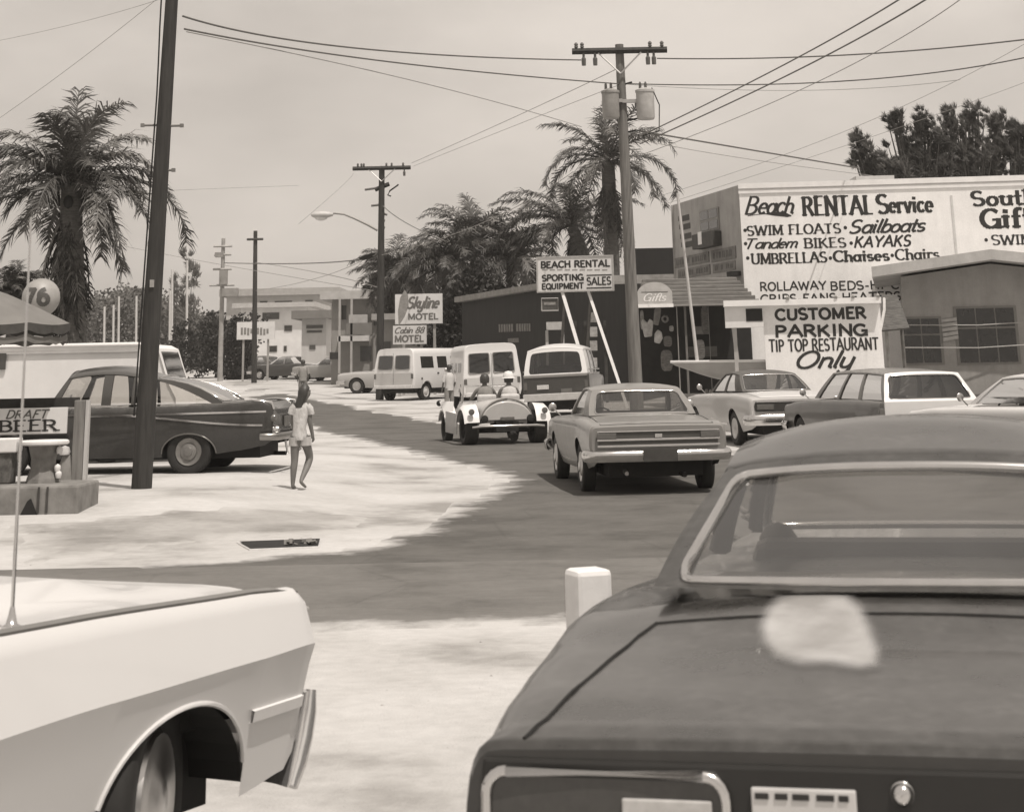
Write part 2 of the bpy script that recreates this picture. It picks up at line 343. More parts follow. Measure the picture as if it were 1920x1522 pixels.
# ------------------------------------------------------------------ ground and roads
def ground_material(name, lo, hi, dark, scale):
    m = bpy.data.materials.new(name); m.use_nodes = True; t = m.node_tree; b = t.nodes['Principled BSDF']
    b.inputs['Roughness'].default_value = .95; b.inputs['Specular IOR Level'].default_value = .15
    co = N(t, 'ShaderNodeTexCoord'); ln = t.links.new
    n1 = N(t, 'ShaderNodeTexNoise'); n1.inputs['Scale'].default_value = scale; n1.inputs['Detail'].default_value = 8; n1.inputs['Roughness'].default_value = .62
    n2 = N(t, 'ShaderNodeTexNoise'); n2.inputs['Scale'].default_value = 9; n2.inputs['Detail'].default_value = 6
    n3 = N(t, 'ShaderNodeTexNoise'); n3.inputs['Scale'].default_value = 60; n3.inputs['Detail'].default_value = 3
    r1 = N(t, 'ShaderNodeValToRGB'); e = r1.color_ramp.elements
    e[0].position = .36; e[0].color = tone(dark); e[1].position = .62; e[1].color = tone(hi); q = e.new(.47); q.color = tone(lo)
    mul = N(t, 'ShaderNodeMix'); mul.data_type = 'RGBA'; mul.blend_type = 'MULTIPLY'; mul.inputs[0].default_value = 1
    r2 = N(t, 'ShaderNodeMapRange'); r2.inputs[3].default_value = .82; r2.inputs[4].default_value = 1.12
    ln(co.outputs['Object'], n1.inputs[0]); ln(co.outputs['Object'], n2.inputs[0]); ln(co.outputs['Object'], n3.inputs[0])
    ln(n1.outputs[0], r1.inputs[0]); ln(r1.outputs[0], mul.inputs[6]); ln(n2.outputs[0], r2.inputs[0]); ln(r2.outputs[0], mul.inputs[7])
    ln(mul.outputs[2], b.inputs['Base Color'])
    vo = N(t, 'ShaderNodeTexVoronoi'); vo.inputs['Scale'].default_value = 2.6; vo.inputs['Randomness'].default_value = 1; ln(co.outputs['Object'], vo.inputs['Vector'])
    vr = N(t, 'ShaderNodeMapRange'); vr.inputs[1].default_value = .05; vr.inputs[2].default_value = .38; vr.inputs[3].default_value = -1.2; vr.inputs[4].default_value = 0; ln(vo.outputs['Distance'], vr.inputs[0])
    a0_ = N(t, 'ShaderNodeMath', operation='MULTIPLY_ADD'); a0_.inputs[1].default_value = .8 if name == 'sand' else 0; ln(vr.outputs[0], a0_.inputs[0]); ln(n2.outputs[0], a0_.inputs[2])
    ad = N(t, 'ShaderNodeMath', operation='ADD'); ln(a0_.outputs[0], ad.inputs[0]); ln(n3.outputs[0], ad.inputs[1])
    bp = N(t, 'ShaderNodeBump'); bp.inputs['Strength'].default_value = .35; bp.inputs['Distance'].default_value = .03; ln(ad.outputs[0], bp.inputs['Height']); ln(bp.outputs[0], b.inputs['Normal'])
    return m
def cracked(m):
    """hairline cracks and oil spots in the asphalt"""
    t = m.node_tree; b = t.nodes['Principled BSDF']; src = b.inputs['Base Color'].links[0].from_socket; ln = t.links.new
    co = N(t, 'ShaderNodeTexCoord'); nz = N(t, 'ShaderNodeTexNoise'); nz.inputs['Scale'].default_value = 1.5; nz.inputs['Detail'].default_value = 6
    wv = N(t, 'ShaderNodeMix'); wv.data_type = 'RGBA'; wv.inputs[0].default_value = .35; ln(co.outputs['Object'], wv.inputs[6]); ln(nz.outputs['Color'], wv.inputs[7])
    vo = N(t, 'ShaderNodeTexVoronoi'); vo.feature = 'DISTANCE_TO_EDGE'; vo.inputs['Scale'].default_value = .75; ln(wv.outputs[2], vo.inputs['Vector'])
    r = N(t, 'ShaderNodeMapRange'); r.inputs[1].default_value = .0; r.inputs[2].default_value = .014; r.inputs[3].default_value = .90; r.inputs[4].default_value = 1; ln(vo.outputs['Distance'], r.inputs[0])
    n2 = N(t, 'ShaderNodeTexNoise'); n2.inputs['Scale'].default_value = 1.1; n2.inputs['Detail'].default_value = 4; ln(co.outputs['Object'], n2.inputs[0])
    r2 = N(t, 'ShaderNodeMapRange'); r2.inputs[1].default_value = .60; r2.inputs[2].default_value = .74; r2.inputs[3].default_value = 1; r2.inputs[4].default_value = .84; ln(n2.outputs[0], r2.inputs[0])
    q = N(t, 'ShaderNodeMath', operation='MULTIPLY'); ln(r.outputs[0], q.inputs[0]); ln(r2.outputs[0], q.inputs[1])
    mx_ = N(t, 'ShaderNodeMix'); mx_.data_type = 'RGBA'; mx_.blend_type = 'MULTIPLY'; mx_.inputs[0].default_value = 1; ln(src, mx_.inputs[6]); ln(q.outputs[0], mx_.inputs[7]); ln(mx_.outputs[2], b.inputs['Base Color']); return m
def drifted(m, sandv):
    """loose sand blown over the asphalt's edges: mixed in by distance to the edge and a ragged noise"""
    t = m.node_tree; b = t.nodes['Principled BSDF']; src = b.inputs['Base Color'].links[0].from_socket
    at_ = N(t, 'ShaderNodeAttribute'); at_.attribute_name = 'edge'; co = N(t, 'ShaderNodeTexCoord')
    n1 = N(t, 'ShaderNodeTexNoise'); n1.inputs['Scale'].default_value = 1.6; n1.inputs['Detail'].default_value = 7; n1.inputs['Roughness'].default_value = .65
    ad = N(t, 'ShaderNodeMath', operation='MULTIPLY_ADD'); ad.inputs[1].default_value = -.75
    mr = N(t, 'ShaderNodeMapRange'); mr.inputs[1].default_value = .10; mr.inputs[2].default_value = .42
    mixn = N(t, 'ShaderNodeMix'); mixn.data_type = 'RGBA'; mixn.inputs[7].default_value = tone(sandv)
    ln = t.links.new
    ln(co.outputs['Object'], n1.inputs[0]); ln(at_.outputs['Fac'], ad.inputs[0]); ln(n1.outputs[0], ad.inputs[2]); ln(ad.outputs[0], mr.inputs[0]); ln(mr.outputs[0], mixn.inputs[0]); ln(src, mixn.inputs[6]); ln(mixn.outputs[2], b.inputs['Base Color'])
    return m
SAND = ground_material('sand', .43, .50, .27, .36)
ASPHALT = drifted(cracked(ground_material('asphalt', .112, .130, .09, .9)), .46)
ASPHALT2 = drifted(cracked(ground_material('worn_asphalt', .15, .172, .12, .7)), .46)
def lin(a, b, n): return [a+(b-a)*i/n for i in range(n+1)]
xs = lin(-200, -30, 17)[:-1]+lin(-30, 30, 190)[:-1]+lin(30, 200, 17)
ys = lin(-60, 0, 6)[:-1]+lin(0, 60, 190)[:-1]+lin(60, 180, 60)[:-1]+lin(180, 700, 20)
mb = MB()
mb.grid([[(x, y, gz(x, y)-.003) for x in xs] for y in ys])
struct(mb.build('sand_ground', SAND, smooth=180))
def drape(poly, dz, jit=.12, step=.35, seed=0, grid=.8):
    P = []
    n = len(poly)
    for i in range(n):
        a = Vector(poly[i][:2]); b = Vector(poly[(i+1) % n][:2]); m = max(1, min(80, int((b-a).length/step)))
        for k in range(m): P.append(a+(b-a)*k/m)
    Q = [p + (Vector((noise.noise((p.x*.9, p.y*.5, seed)), noise.noise((p.x*.9, p.y*.5, seed+9)))) + .6*Vector((noise.noise((p.x*3.1, p.y*1.5, seed+20)), noise.noise((p.x*3.1, p.y*1.5, seed+29)))))*jit*max(1, min(3, p.y/22)) for p in P]
    x0, x1 = min(p.x for p in Q), max(p.x for p in Q); y0, y1 = min(p.y for p in Q), max(p.y for p in Q)
    nb = len(Q); pts = list(Q)
    def inside(x, y):
        c = False; j = nb-1
        for i in range(nb):
            a, b = Q[i], Q[j]
            if (a.y > y) != (b.y > y) and x < (b.x-a.x)*(y-a.y)/(b.y-a.y)+a.x: c = not c
            j = i
        return c
    yy = y0+grid/2
    while yy < y1:
        g = grid*(1 if yy < 48 else 2 if yy < 85 else 6); xx = x0+g/2
        while xx < x1:
            if inside(xx, yy): pts.append(Vector((xx, yy)))
            xx += g
        yy += g
    r = geometry.delaunay_2d_cdt(pts, [(i, (i+1) % nb) for i in range(nb)], [list(range(nb))], 1, 1e-5)
    m = MB(); m.v = [Vector((p.x, p.y, gz(p.x, p.y)+dz)) for p in r[0]]; m.f = [tuple(f) for f in r[2]]
    for i, f in enumerate(m.f):
        a, b, c = (m.v[k] for k in f[:3])
        if (b-a).cross(c-a).z < 0: m.f[i] = tuple(reversed(f))
    m.edge = [min(2.0, min((Vector((v.x, v.y))-q).length for q in Q)) for v in m.v]
    for v, e in zip(m.v, m.edge):
        if e < .02: v.z -= dz+.014          # the rim dips under the sand, so no gap shows
    return m
left_px = [(398, 704), (430, 732), (520, 786), (587, 811), (680, 831), (760, 850), (850, 872), (895, 888), (922, 900), (912, 914), (875, 931), (830, 949), (790, 975), (740, 996), (690, 1010), (620, 1030), (560, 1037), (450, 1047), (300, 1055), (150, 1066)]
right_px = [(1900, 880), (1600, 862), (1370, 850), (1150, 822), (1000, 806), (830, 789), (720, 771), (600, 748), (500, 724), (412, 702)]
main = [G(*p) for p in left_px] + [Vector((-9, 16.6, 0)), Vector((-16, 16.2, 0)), Vector((-16, 14.5, 0)), Vector((22, 14.5, 0)), Vector((22, 27, 0))] + [G(*p) for p in right_px] + [Vector((-60, 260, 0)), Vector((-68, 258, 0))]
def road(m, name, mat):
    o = struct(m.build(name, mat)); a = o.data.attributes.new('edge', 'FLOAT', 'POINT')
    for i in range(len(o.data.vertices)): a.data[i].value = m.edge[i] if i < len(m.edge) else 0
road(drape(main, .005, .16, seed=2, grid=.42), 'main_road', ASPHALT)
ya, yb = 17.7, 13.0
cross = [Vector((-60, ya, 0)), Vector((-4, ya, 0)), Vector((1.3, ya, 0)), Vector((60, ya+.4, 0)), Vector((60, yb+.6, 0)), Vector((8, yb+.2, 0)), Vector((.6, yb, 0)), Vector((-1.5, yb-.2, 0)), Vector((-5, yb, 0)), Vector((-60, yb, 0))]
crs = drape(cross, .008, .10, seed=5)
crs.edge = [min(2.0, abs(v.y-yb+.1)) for v in crs.v[:len(crs.edge)]]     # sand only drifts in along its near side
road(crs, 'cross_street', ASPHALT2)
DIRT = drifted(ground_material('packed_dirt', .30, .36, .23, .8), .42)
road(drape([G(*p) for p in ((0, 985), (120, 972), (300, 958), (470, 948), (640, 955), (720, 972), (700, 990), (610, 1006), (470, 1006), (330, 1022), (170, 1046), (0, 1060))], .006, .2, seed=8, grid=.5), 'dirt_shoulder', DIRT)
# kerb-side storm drain: a sunken dark inlet with a concrete lip and litter in it
a, b, c, d = G(449, 1017), G(470, 1031), G(596, 1026), G(600, 1013)
ctr = (a+b+c+d)/4
t = thing('storm_drain', 'dark storm drain inlet sunk in the sand beside the road', 'drain', ctr)
def rel(p, z=0): return Vector((p.x-ctr.x, p.y-ctr.y, z))
m = MB(); m.poly([rel(b, .006), rel(c, .006), rel(d, .02), rel(a, .02)]); m.build('opening', DARK, t)
m = MB(); m.tube([rel(a, .0)+Vector((-.02, 0, 0)), rel(b, -.005)+Vector((0, -.02, 0)), rel(c, -.005)+Vector((.02, -.02, 0))], .016, 8); m.build('concrete_lip', grey(.46, .9, .12, 9), t)
m = MB()
rr = random.Random(5)
for i in range(16):
    q = rel(c)*.7 + rel(d)*.3; p = q + Vector((rr.uniform(-.36, .05), rr.uniform(-.1, .14), .012+rr.uniform(0, .03))); s_ = rr.uniform(.02, .06)
    m.box(p, (s_, s_*.7, s_*.4), rr.uniform(0, 3), Matrix.Rotation(rr.uniform(-1, 1), 3, 'X') @ Matrix.Rotation(rr.uniform(0, 3), 3, 'Z'))
m.build('litter', grey(.14, .9, .4, 8), t)
# small stones and shell grit scattered over the sand
m = MB(); rr = random.Random(12)
for i in range(260):
    y = 7+30*rr.random()**1.6; x = rr.uniform(-.33, .12)*y if rr.random() < .8 else rr.uniform(-.3, .35)*y; k = rr.choice((.006, .008, .010, .014)); z = gz(x, y)-.006
    if 13 < y < 17.7 or (y > 17.7 and x > -1.2-.0*y): continue
    i0 = m.add([(x+k*rr.uniform(.7, 1.2)*math.cos(a), y+k*rr.uniform(.7, 1.2)*math.sin(a), z+h) for h, kk in ((0, 1), ) for a in (0, 1.05, 2.1, 3.14, 4.2, 5.25)]+[(x, y, z+k*.7)]); m.f += [(i0+j, i0+(j+1) % 6, i0+6) for j in range(6)]
o = m.build('loose_stones', grey(.28, .9, .4, 30)); o['label'] = 'small stones and shell grit scattered on the sand'; o['category'] = 'stones'; o['kind'] = 'stuff'
# ------------------------------------------------------------------ cars (local axes: x right, y forward from the rear bumper, z up)
def lerpk(keys, y):
    if y <= keys[0][0]: return keys[0][1:]
    for a, b in zip(keys, keys[1:]):
        if y <= b[0]:
            t = (y-a[0])/max(1e-6, b[0]-a[0]); t = t*t*(3-2*t)*.5+t*.5
            return tuple(p+(q-p)*t for p, q in zip(a[1:], b[1:]))
    return keys[-1][1:]
class Body:
    """keys: (y, half width at crease, half width at shoulder, bottom z, crease z, shoulder z, deck centre z)"""
    def __init__(s, keys, wheels, arch, e=.55, tuck=.10, wz=.33, asq=None):
        s.k, s.wh, s.ar, s.e, s.tuck, s.wz, s.asq = keys, wheels, arch, e, tuck, wz, asq or [1]*len(wheels); s.LEN = keys[-1][0]
    def sec(s, y):
        hw, ws, zb, zc, zs, zd = lerpk(s.k, y); z0 = zb
        for wy, aq in zip(s.wh, s.asq):
            d = abs(y-wy)
            if d < s.ar: zb = max(zb, (s.wz if aq == 1 else s.wz-.02) + aq*.96*math.sqrt(max(0, s.ar**2-d*d))*(1-.12*(d/s.ar)**6))
        zc = max(zc, zb+.03); P = []
        for i in range(6):
            t = i/5; z_ = zb+(zc-zb)*t; P.append((hw - s.tuck*max(0, min(1, (zc-z_)/max(.05, zc-z0)))**1.6, z_))
        for i in range(1, 8):
            a = i/7*math.pi/2; P.append((ws+(hw-ws)*max(0, math.cos(a))**s.e if i < 7 else ws, zc+(zs-zc)*math.sin(a)**max(.5, s.e)))
        for i in range(1, 8):
            t = i/7; P.append((ws*(1-t), zs+(zd-zs)*(1-(1-t)**2.2)))
        return P
    def ys(s):
        Y = set([0, .015, .04, .08, .14, s.LEN-.015, s.LEN-.04, s.LEN-.08, s.LEN-.14, s.LEN])
        n = int(s.LEN/.12)
        for i in range(n+1): Y.add(round(s.LEN*i/n, 4))
        for wy in s.wh:
            for i in range(25):
                Y.add(round(wy-s.ar*math.cos(math.pi*i/24), 4))
            Y.add(wy-s.ar-.004); Y.add(wy+s.ar+.004)
        for k in s.k: Y.add(k[0])
        return sorted(y for y in Y if 0 <= y <= s.LEN)
    def mesh(s):
        m = MB(); rows = []
        for y in s.ys():
            P = s.sec(y); rows.append([(x, y, z) for x, z in P] + [(-x, y, z) for x, z in reversed(P[:-1])])
        m.grid(rows)
        for r, rev in ((rows[0], False), (rows[-1], True)):
            n = len(r); h = n//2
            for j in range(h):
                q = [r[j], r[j+1], r[n-2-j], r[n-1-j]] if j < h-1 else [r[j], r[j+1], r[n-1-j]]
                m.poly(q if rev else list(reversed(q)))
        m.f = [tuple(reversed(f)) for f in m.f[:]] 
        return m
    def side(s, y, z):
        P = s.sec(y)
        for a, b in zip(P, P[1:]):
            if a[1] <= z <= b[1] and b[1] > a[1]: return a[0]+(b[0]-a[0])*(z-a[1])/(b[1]-a[1])
        return P[0][0] if z < P[0][1] else P[12][0]
    def top(s, x, y):
        P = s.sec(y)[6:]
        for a, b in zip(P, P[1:]):
            if b[0] <= abs(x) <= a[0] and a[0] > b[0]: return a[1]+(b[1]-a[1])*(a[0]-abs(x))/(a[0]-b[0])
        return P[-1][1]
    def strip(s, m, side, y0, y1, zf, h, out=.008, n=24):
        rows = []
        for i in range(n+1):
            y = y0+(y1-y0)*i/n; z = zf(y) if callable(zf) else zf
            a = s.side(y, z-h/2); b = s.side(y, z+h/2)
            rows.append([(side*(a-.004), y, z-h/2-.004), (side*(a+out), y, z-h/2), (side*(b+out), y, z+h/2), (side*(b-.004), y, z+h/2+.004)])
        m.grid(rows)
        return m
def wheel(parent, x, y, r, width, side, cap='hub', steer=0, z=None, capmat=None):
    z = r-.012 if z is None else z
    M = Matrix.Rotation(-steer, 3, 'Z') @ Matrix.Rotation(math.pi/2*side, 3, 'Y'); c = Vector((x-side*width/2, y, z)); ri = r*.60
    m = MB(); hw = width/2
    m.lathe([(ri*.9, -hw*.7), (ri, -hw*.85), (r*.86, -hw), (r*.96, -hw*.9), (r, -hw*.62), (r*1.0, -hw*.2), (r*1.0, hw*.2), (r, hw*.62), (r*.96, hw*.9), (r*.86, hw), (ri, hw*.85), (ri*.9, hw*.6), (ri*.85, 0), (ri*.8, -hw*.6), (ri*.9, -hw*.7)], 28, M, c)
    o = m.build('wheel', RUBBER, parent, smooth=50)
    m = MB()
    if cap == 'hub': prof = [(ri*1.0, hw*.82), (ri*.96, hw*.95), (ri*.8, hw*.80), (ri*.62, hw*.70), (ri*.58, hw*.9), (ri*.34, hw*1.05), (ri*.3, hw*1.2), (.001, hw*1.28)]
    elif cap == 'full': prof = [(ri*1.02, hw*.85), (ri*.98, hw*1.0), (ri*.86, hw*.94), (ri*.5, hw*.98), (ri*.3, hw*1.14), (.001, hw*1.2)]
    else: prof = [(ri*1.0, hw*.8), (ri*.94, hw*.9), (ri*.86, hw*.2), (ri*.3, hw*.3), (ri*.25, hw*.6), (.001, hw*.62)]
    m.lathe(prof, 28, M, c); m.build('hubcap', capmat or DULLCHROME, o, smooth=35)
    return o
def _L(a, b, t): return tuple(p+(q-p)*t for p, q in zip(a, b))
class Cabin:
    """four stations (y, z, half width): rear glass base, rear glass top, windscreen top, windscreen base"""
    def __init__(s, rb, rt, wt, wb, crown=.05, bulge=.03, round_=.0): s.rb, s.rt, s.wt, s.wb, s.crown, s.bulge = rb, rt, wt, wb, crown, bulge
    def bot(s, f): y, z, h = _L(s.rb, s.wb, f); return y, z+getattr(s, 'dip', 0)*4*f*(1-f), h
    def topp(s, f): y, z, h = _L(s.rt, s.wt, f); return y, z + s.bulge*4*f*(1-f), h
    def side_pt(s, f0, f1, v, side, off=0):          # f0 along the belt, f1 along the roof rail, v up the side
        a = s.bot(f0); b = s.topp(f1); p = _L(a, b, v); bow = .02*math.sin(math.pi*v); cv = getattr(s, 'cvx', 0)*math.sin(math.pi*v)*max(0, 1-9*f0)
        return Vector((side*(p[2]+off+bow), p[0]-cv, p[1]+cv))
    def roof(s, n=12, m=12, drop=.035):
        mb = MB(); rows = []
        for i in range(n+1):
            f = i/n; y, z, h = s.topp(f); ends = min(1, min(f, 1-f)*n/1.5+.25); row = [(h+.004, y, z-drop), (h+.02, y, z-drop*.6), (h+.012, y, z-.004)]
            for j in range(1, m):
                x = h*math.cos(math.pi*j/m) if False else h*(1-2*j/m); row.append((x, y, z+s.crown*(.5+.5*smo(f*2.6))*(1-abs(x/h)**2.4)))
            row += [(-h-.012, y, z-.004), (-h-.02, y, z-drop*.6), (-h-.004, y, z-drop)]
            rows.append(row)
        rb_ = getattr(s, 'rbow', .04)      # the rear edge bows out with the rear screen
        for i, wgt in ((0, 1), (1, .7), (2, .35)):
            hh = s.topp(i/n)[2]; rows[i] = [(p[0], p[1]-rb_*.6*wgt*(1-min(1, abs(p[0]/hh))**2), p[2]) for p in rows[i]]
        # roll both ends down a little so that the roof has an edge
        for sgn, r in ((-1, rows[0]), (1, rows[-1])):
            e = [(p[0]*.99, p[1]+sgn*.012, p[2]-.012) for p in r]; e2 = [(p[0]*.985, p[1]+sgn*.010, p[2]-.03) for p in r]
            rows = ([e2, e]+rows) if sgn < 0 else (rows+[e, e2])
        mb.grid([list(reversed(r)) for r in rows]); return mb
    def pillar(s, mb, b0, b1, t0, t1, side, inset=.05):
        rows = []
        for i in range(6):
            v = i/5
            p = s.side_pt(b0, t0, v, side); q = s.side_pt(b1, t1, v, side); ip = p - Vector((side*inset, 0, 0)); iq = q - Vector((side*inset, 0, 0))
            rows.append([p, q, iq, ip])
        if side > 0: rows = [list(reversed(r)) for r in rows]
        mb.grid(rows, closed=True)
    def ring(s, rear, inset_s, inset_t, inset_b, n=8, bow=.04, rnd=.06):
        """frame and glass of the rear or front screen: outer edge points and inner edge points"""
        A = s.rb if rear else s.wb; B = s.rt if rear else s.wt; sg = -1 if rear else 1
        def pt(u, v, off=0):            # u -1..1 across, v 0..1 up
            y, z, h = _L(A, B, v); cv = getattr(s, 'cvx', 0)*math.sin(math.pi*min(1, max(0, v)))*(1 if rear else 0); return Vector((u*h, y - cv + sg*bow*(1-u*u)*(1-v*.4) + sg*off, z + cv + (s.crown*(.5 if rear else 1)*(1-abs(u)**2.4)*v)))
        us = 1-inset_s
        out = []
        for (cx, cy, a0) in ((us, inset_b, -90), (us, 1-inset_t, 0), (-us, 1-inset_t, 90), (-us, inset_b, 180)):
            ru, rv = rnd, rnd*2.0
            ox, oy = (cx-ru if cx > 0 else cx+ru), (cy+rv if cy < .5 else cy-rv)
            for i in range(5):
                a = R_(a0+90*i/4); out.append((ox+ru*math.cos(a), oy+rv*math.sin(a)))
        dense = []
        for k in range(len(out)):
            (a, b), (c, d) = out[k], out[(k+1) % len(out)]; q = max(1, int(math.hypot(c-a, d-b)/.14))
            dense += [(a+(c-a)*i/q, b+(d-b)*i/q) for i in range(q)]
        return pt, dense
    def screen(s, rear, parent, paintm, glassm, inset=(.07, .1, .06), trim=None, bow=.04, name='windscreen', rnd=.06, tr=.012):
        pt, loop = s.ring(rear, *inset, bow=bow, rnd=rnd)
        sg = -1 if rear else 1; n = len(loop)
        m = MB(); big = []
        for u, v in loop:                # outer border point for every inner loop point
            k = max(abs(u), abs(v-.5)*2); U, V = u/k, (v-.5)/k+.5; big.append((U, V))
        rows = [[pt(*p) for p in big], [pt(*p) for p in loop], [pt(p[0], p[1], -.03) for p in loop]]
        m.grid(rows, closed=True)
        if rear: m.f = [tuple(reversed(f)) for f in m.f]
        m.build('screen_frame', paintm, parent, smooth=40)
        m = MB(); uu = [-1+2*i/8 for i in range(9)]; us, ut, ub = 1-inset[0], 1-inset[1], inset[2]
        c = m.add([pt(0, (ut+ub)/2, -.012)])
        ring = m.add([pt(u, v, -.012) for u, v in loop])
        for i in range(n): m.f.append((c, ring+i, ring+(i+1) % n))
        m.build(name, glassm, parent, smooth=60)
        if trim:
            m = MB(); P = [pt(u, v, .004) for u, v in loop]; m.tube(P+[P[0], P[1]], tr, 6, caps=False); m.build('window_trim', trim, parent, smooth=60)
def seats(parent, yf, yr, w_, z0=.45, mat=None, wheel_y=None, back=.45):
    m = MB()
    for y in ([yf] if yr is None else [yf, yr]):
        m.box((0, y, z0), (w_*2, .55, .22)); m.box((0, y-.3, z0+.28), (w_*2, .16, back+.1), 0, Matrix.Rotation(.18, 3, 'X'))
    o = m.build('seats', mat or grey(.07, .7, .2, 6), parent, bevel=.05)
    if wheel_y:
        m = MB(); c = Vector((-.36, wheel_y, .88)); Mx = Matrix.Rotation(-R_(65), 3, 'X')
        m.tube([c+Mx @ Vector((.19*math.cos(a), .19*math.sin(a), 0)) for a in [2*math.pi*i/20 for i in range(21)]], .013, 6); m.tube([c, c+Mx @ Vector((0, 0, -.4))], .02, 6)
        m.tube([c+Mx @ Vector((-.19, 0, 0)), c, c+Mx @ Vector((.19, 0, 0))], .012, 5); m.build('steering_wheel', DARK, parent, smooth=60)
        m = MB(); m.box((0, wheel_y+.42, .80), (w_*2, .4, .2)); m.build('dashboard', DARK, parent, bevel=.03)
def underbody(parent, B, hw, zt=.55):
    m = MB(); m.box((0, B.LEN/2, (zt+.2)/2+.02), (hw*2-.62, B.LEN-.5, zt-.2))
    m.tube([(.35, .05, .24), (.35, 1.6, .26), (.3, 3, .28)], .035, 6)
    for wy in B.wh: m.tube([(-hw+.2, wy, .30), (hw-.2, wy, .30)], .06, 8)
    m.build('underbody', DARK, parent)
def bumper(parent, B, rear, z, h, out=.07, wrap=.35, mat=None, lean=0.0, name='bumper', hwf=1.0):
    """a chrome bar following the body's end and wrapping round both corners"""
    L_ = B.LEN; y0 = 0 if rear else L_; sg = -1 if rear else 1; hw = B.sec(.1 if rear else L_-.1)[5][0]*hwf+.02
    path = [(hw+.02, y0-sg*wrap), (hw+.03, y0-sg*.12), (hw*.985, y0+sg*out*.3), (hw*.9, y0+sg*out*.8), (hw*.6, y0+sg*out), (0, y0+sg*out*1.1)]
    path = path + [(-x, y) for x, y in reversed(path[:-1])]
    rows = []
    for x, y in path:
        nx = 0 if abs(x) < hw*.95 else math.copysign(1, x); ny = sg*(1 if abs(x) < hw*.99 else .0)
        prof = [(-.04, h*.5), (.0, h*.52), (.025, h*.35), (.032, .02), (.02, -h*.3), (.0, -h*.5), (-.04, -h*.5)]
        rows.append([(x+nx*o, y+ny*o+sg*lean*dz, z+dz) for o, dz in prof])
    m = MB(); m.grid(rows if not rear else [list(reversed(r)) for r in rows]); return m.build(name, mat or CHROME, parent, smooth=50)
def mirror(parent, x, y, z, side):
    m = MB(); m.tube([(x, y, z), (x+side*.06, y, z+.06), (x+side*.1, y, z+.1)], .01, 6)
    m.lathe([(.001, -.035), (.04, -.03), (.062, 0), (.055, .006), (.001, .008)], 14, Matrix.Rotation(math.pi/2, 3, 'X'), (x+side*.12, y, z+.12)); return m.build('door_mirror', DULLCHROME, parent, smooth=50)
def carroot(name, label, cat, X, Y, deg, z=None, group=None):
    return thing(name, label, cat, (X, Y, gz(X, Y) if z is None else z), -R_(deg), group)
def plate(parent, c, w_=.32, h=.16, mat=None, txt=None, name='license_plate'):
    m = MB(); m.box(c, (w_, .02, h)); o = m.build(name, mat or grey(.12, .5, .2, 9), parent); return o
def pillars(root, cab, L_, mat, inset=.05):
    for q in L_:
        for sd_ in (-1, 1):
            m = MB(); cab.pillar(m, *q, sd_, inset); m.build('roof_pillar', mat, root, smooth=40)
def side_glass(root, cab, panes, side, mat=None):
    for b0, b1, t0, t1 in panes:
        m = MB(); rows = []
        for i in range(5):
            v = .03+.94*i/4; rows.append([cab.side_pt(b0, t0, v, side, -.02), cab.side_pt(b1, t1, v, side, -.02)])
        m.grid(rows); m.build('side_window', mat or GLASS, root)

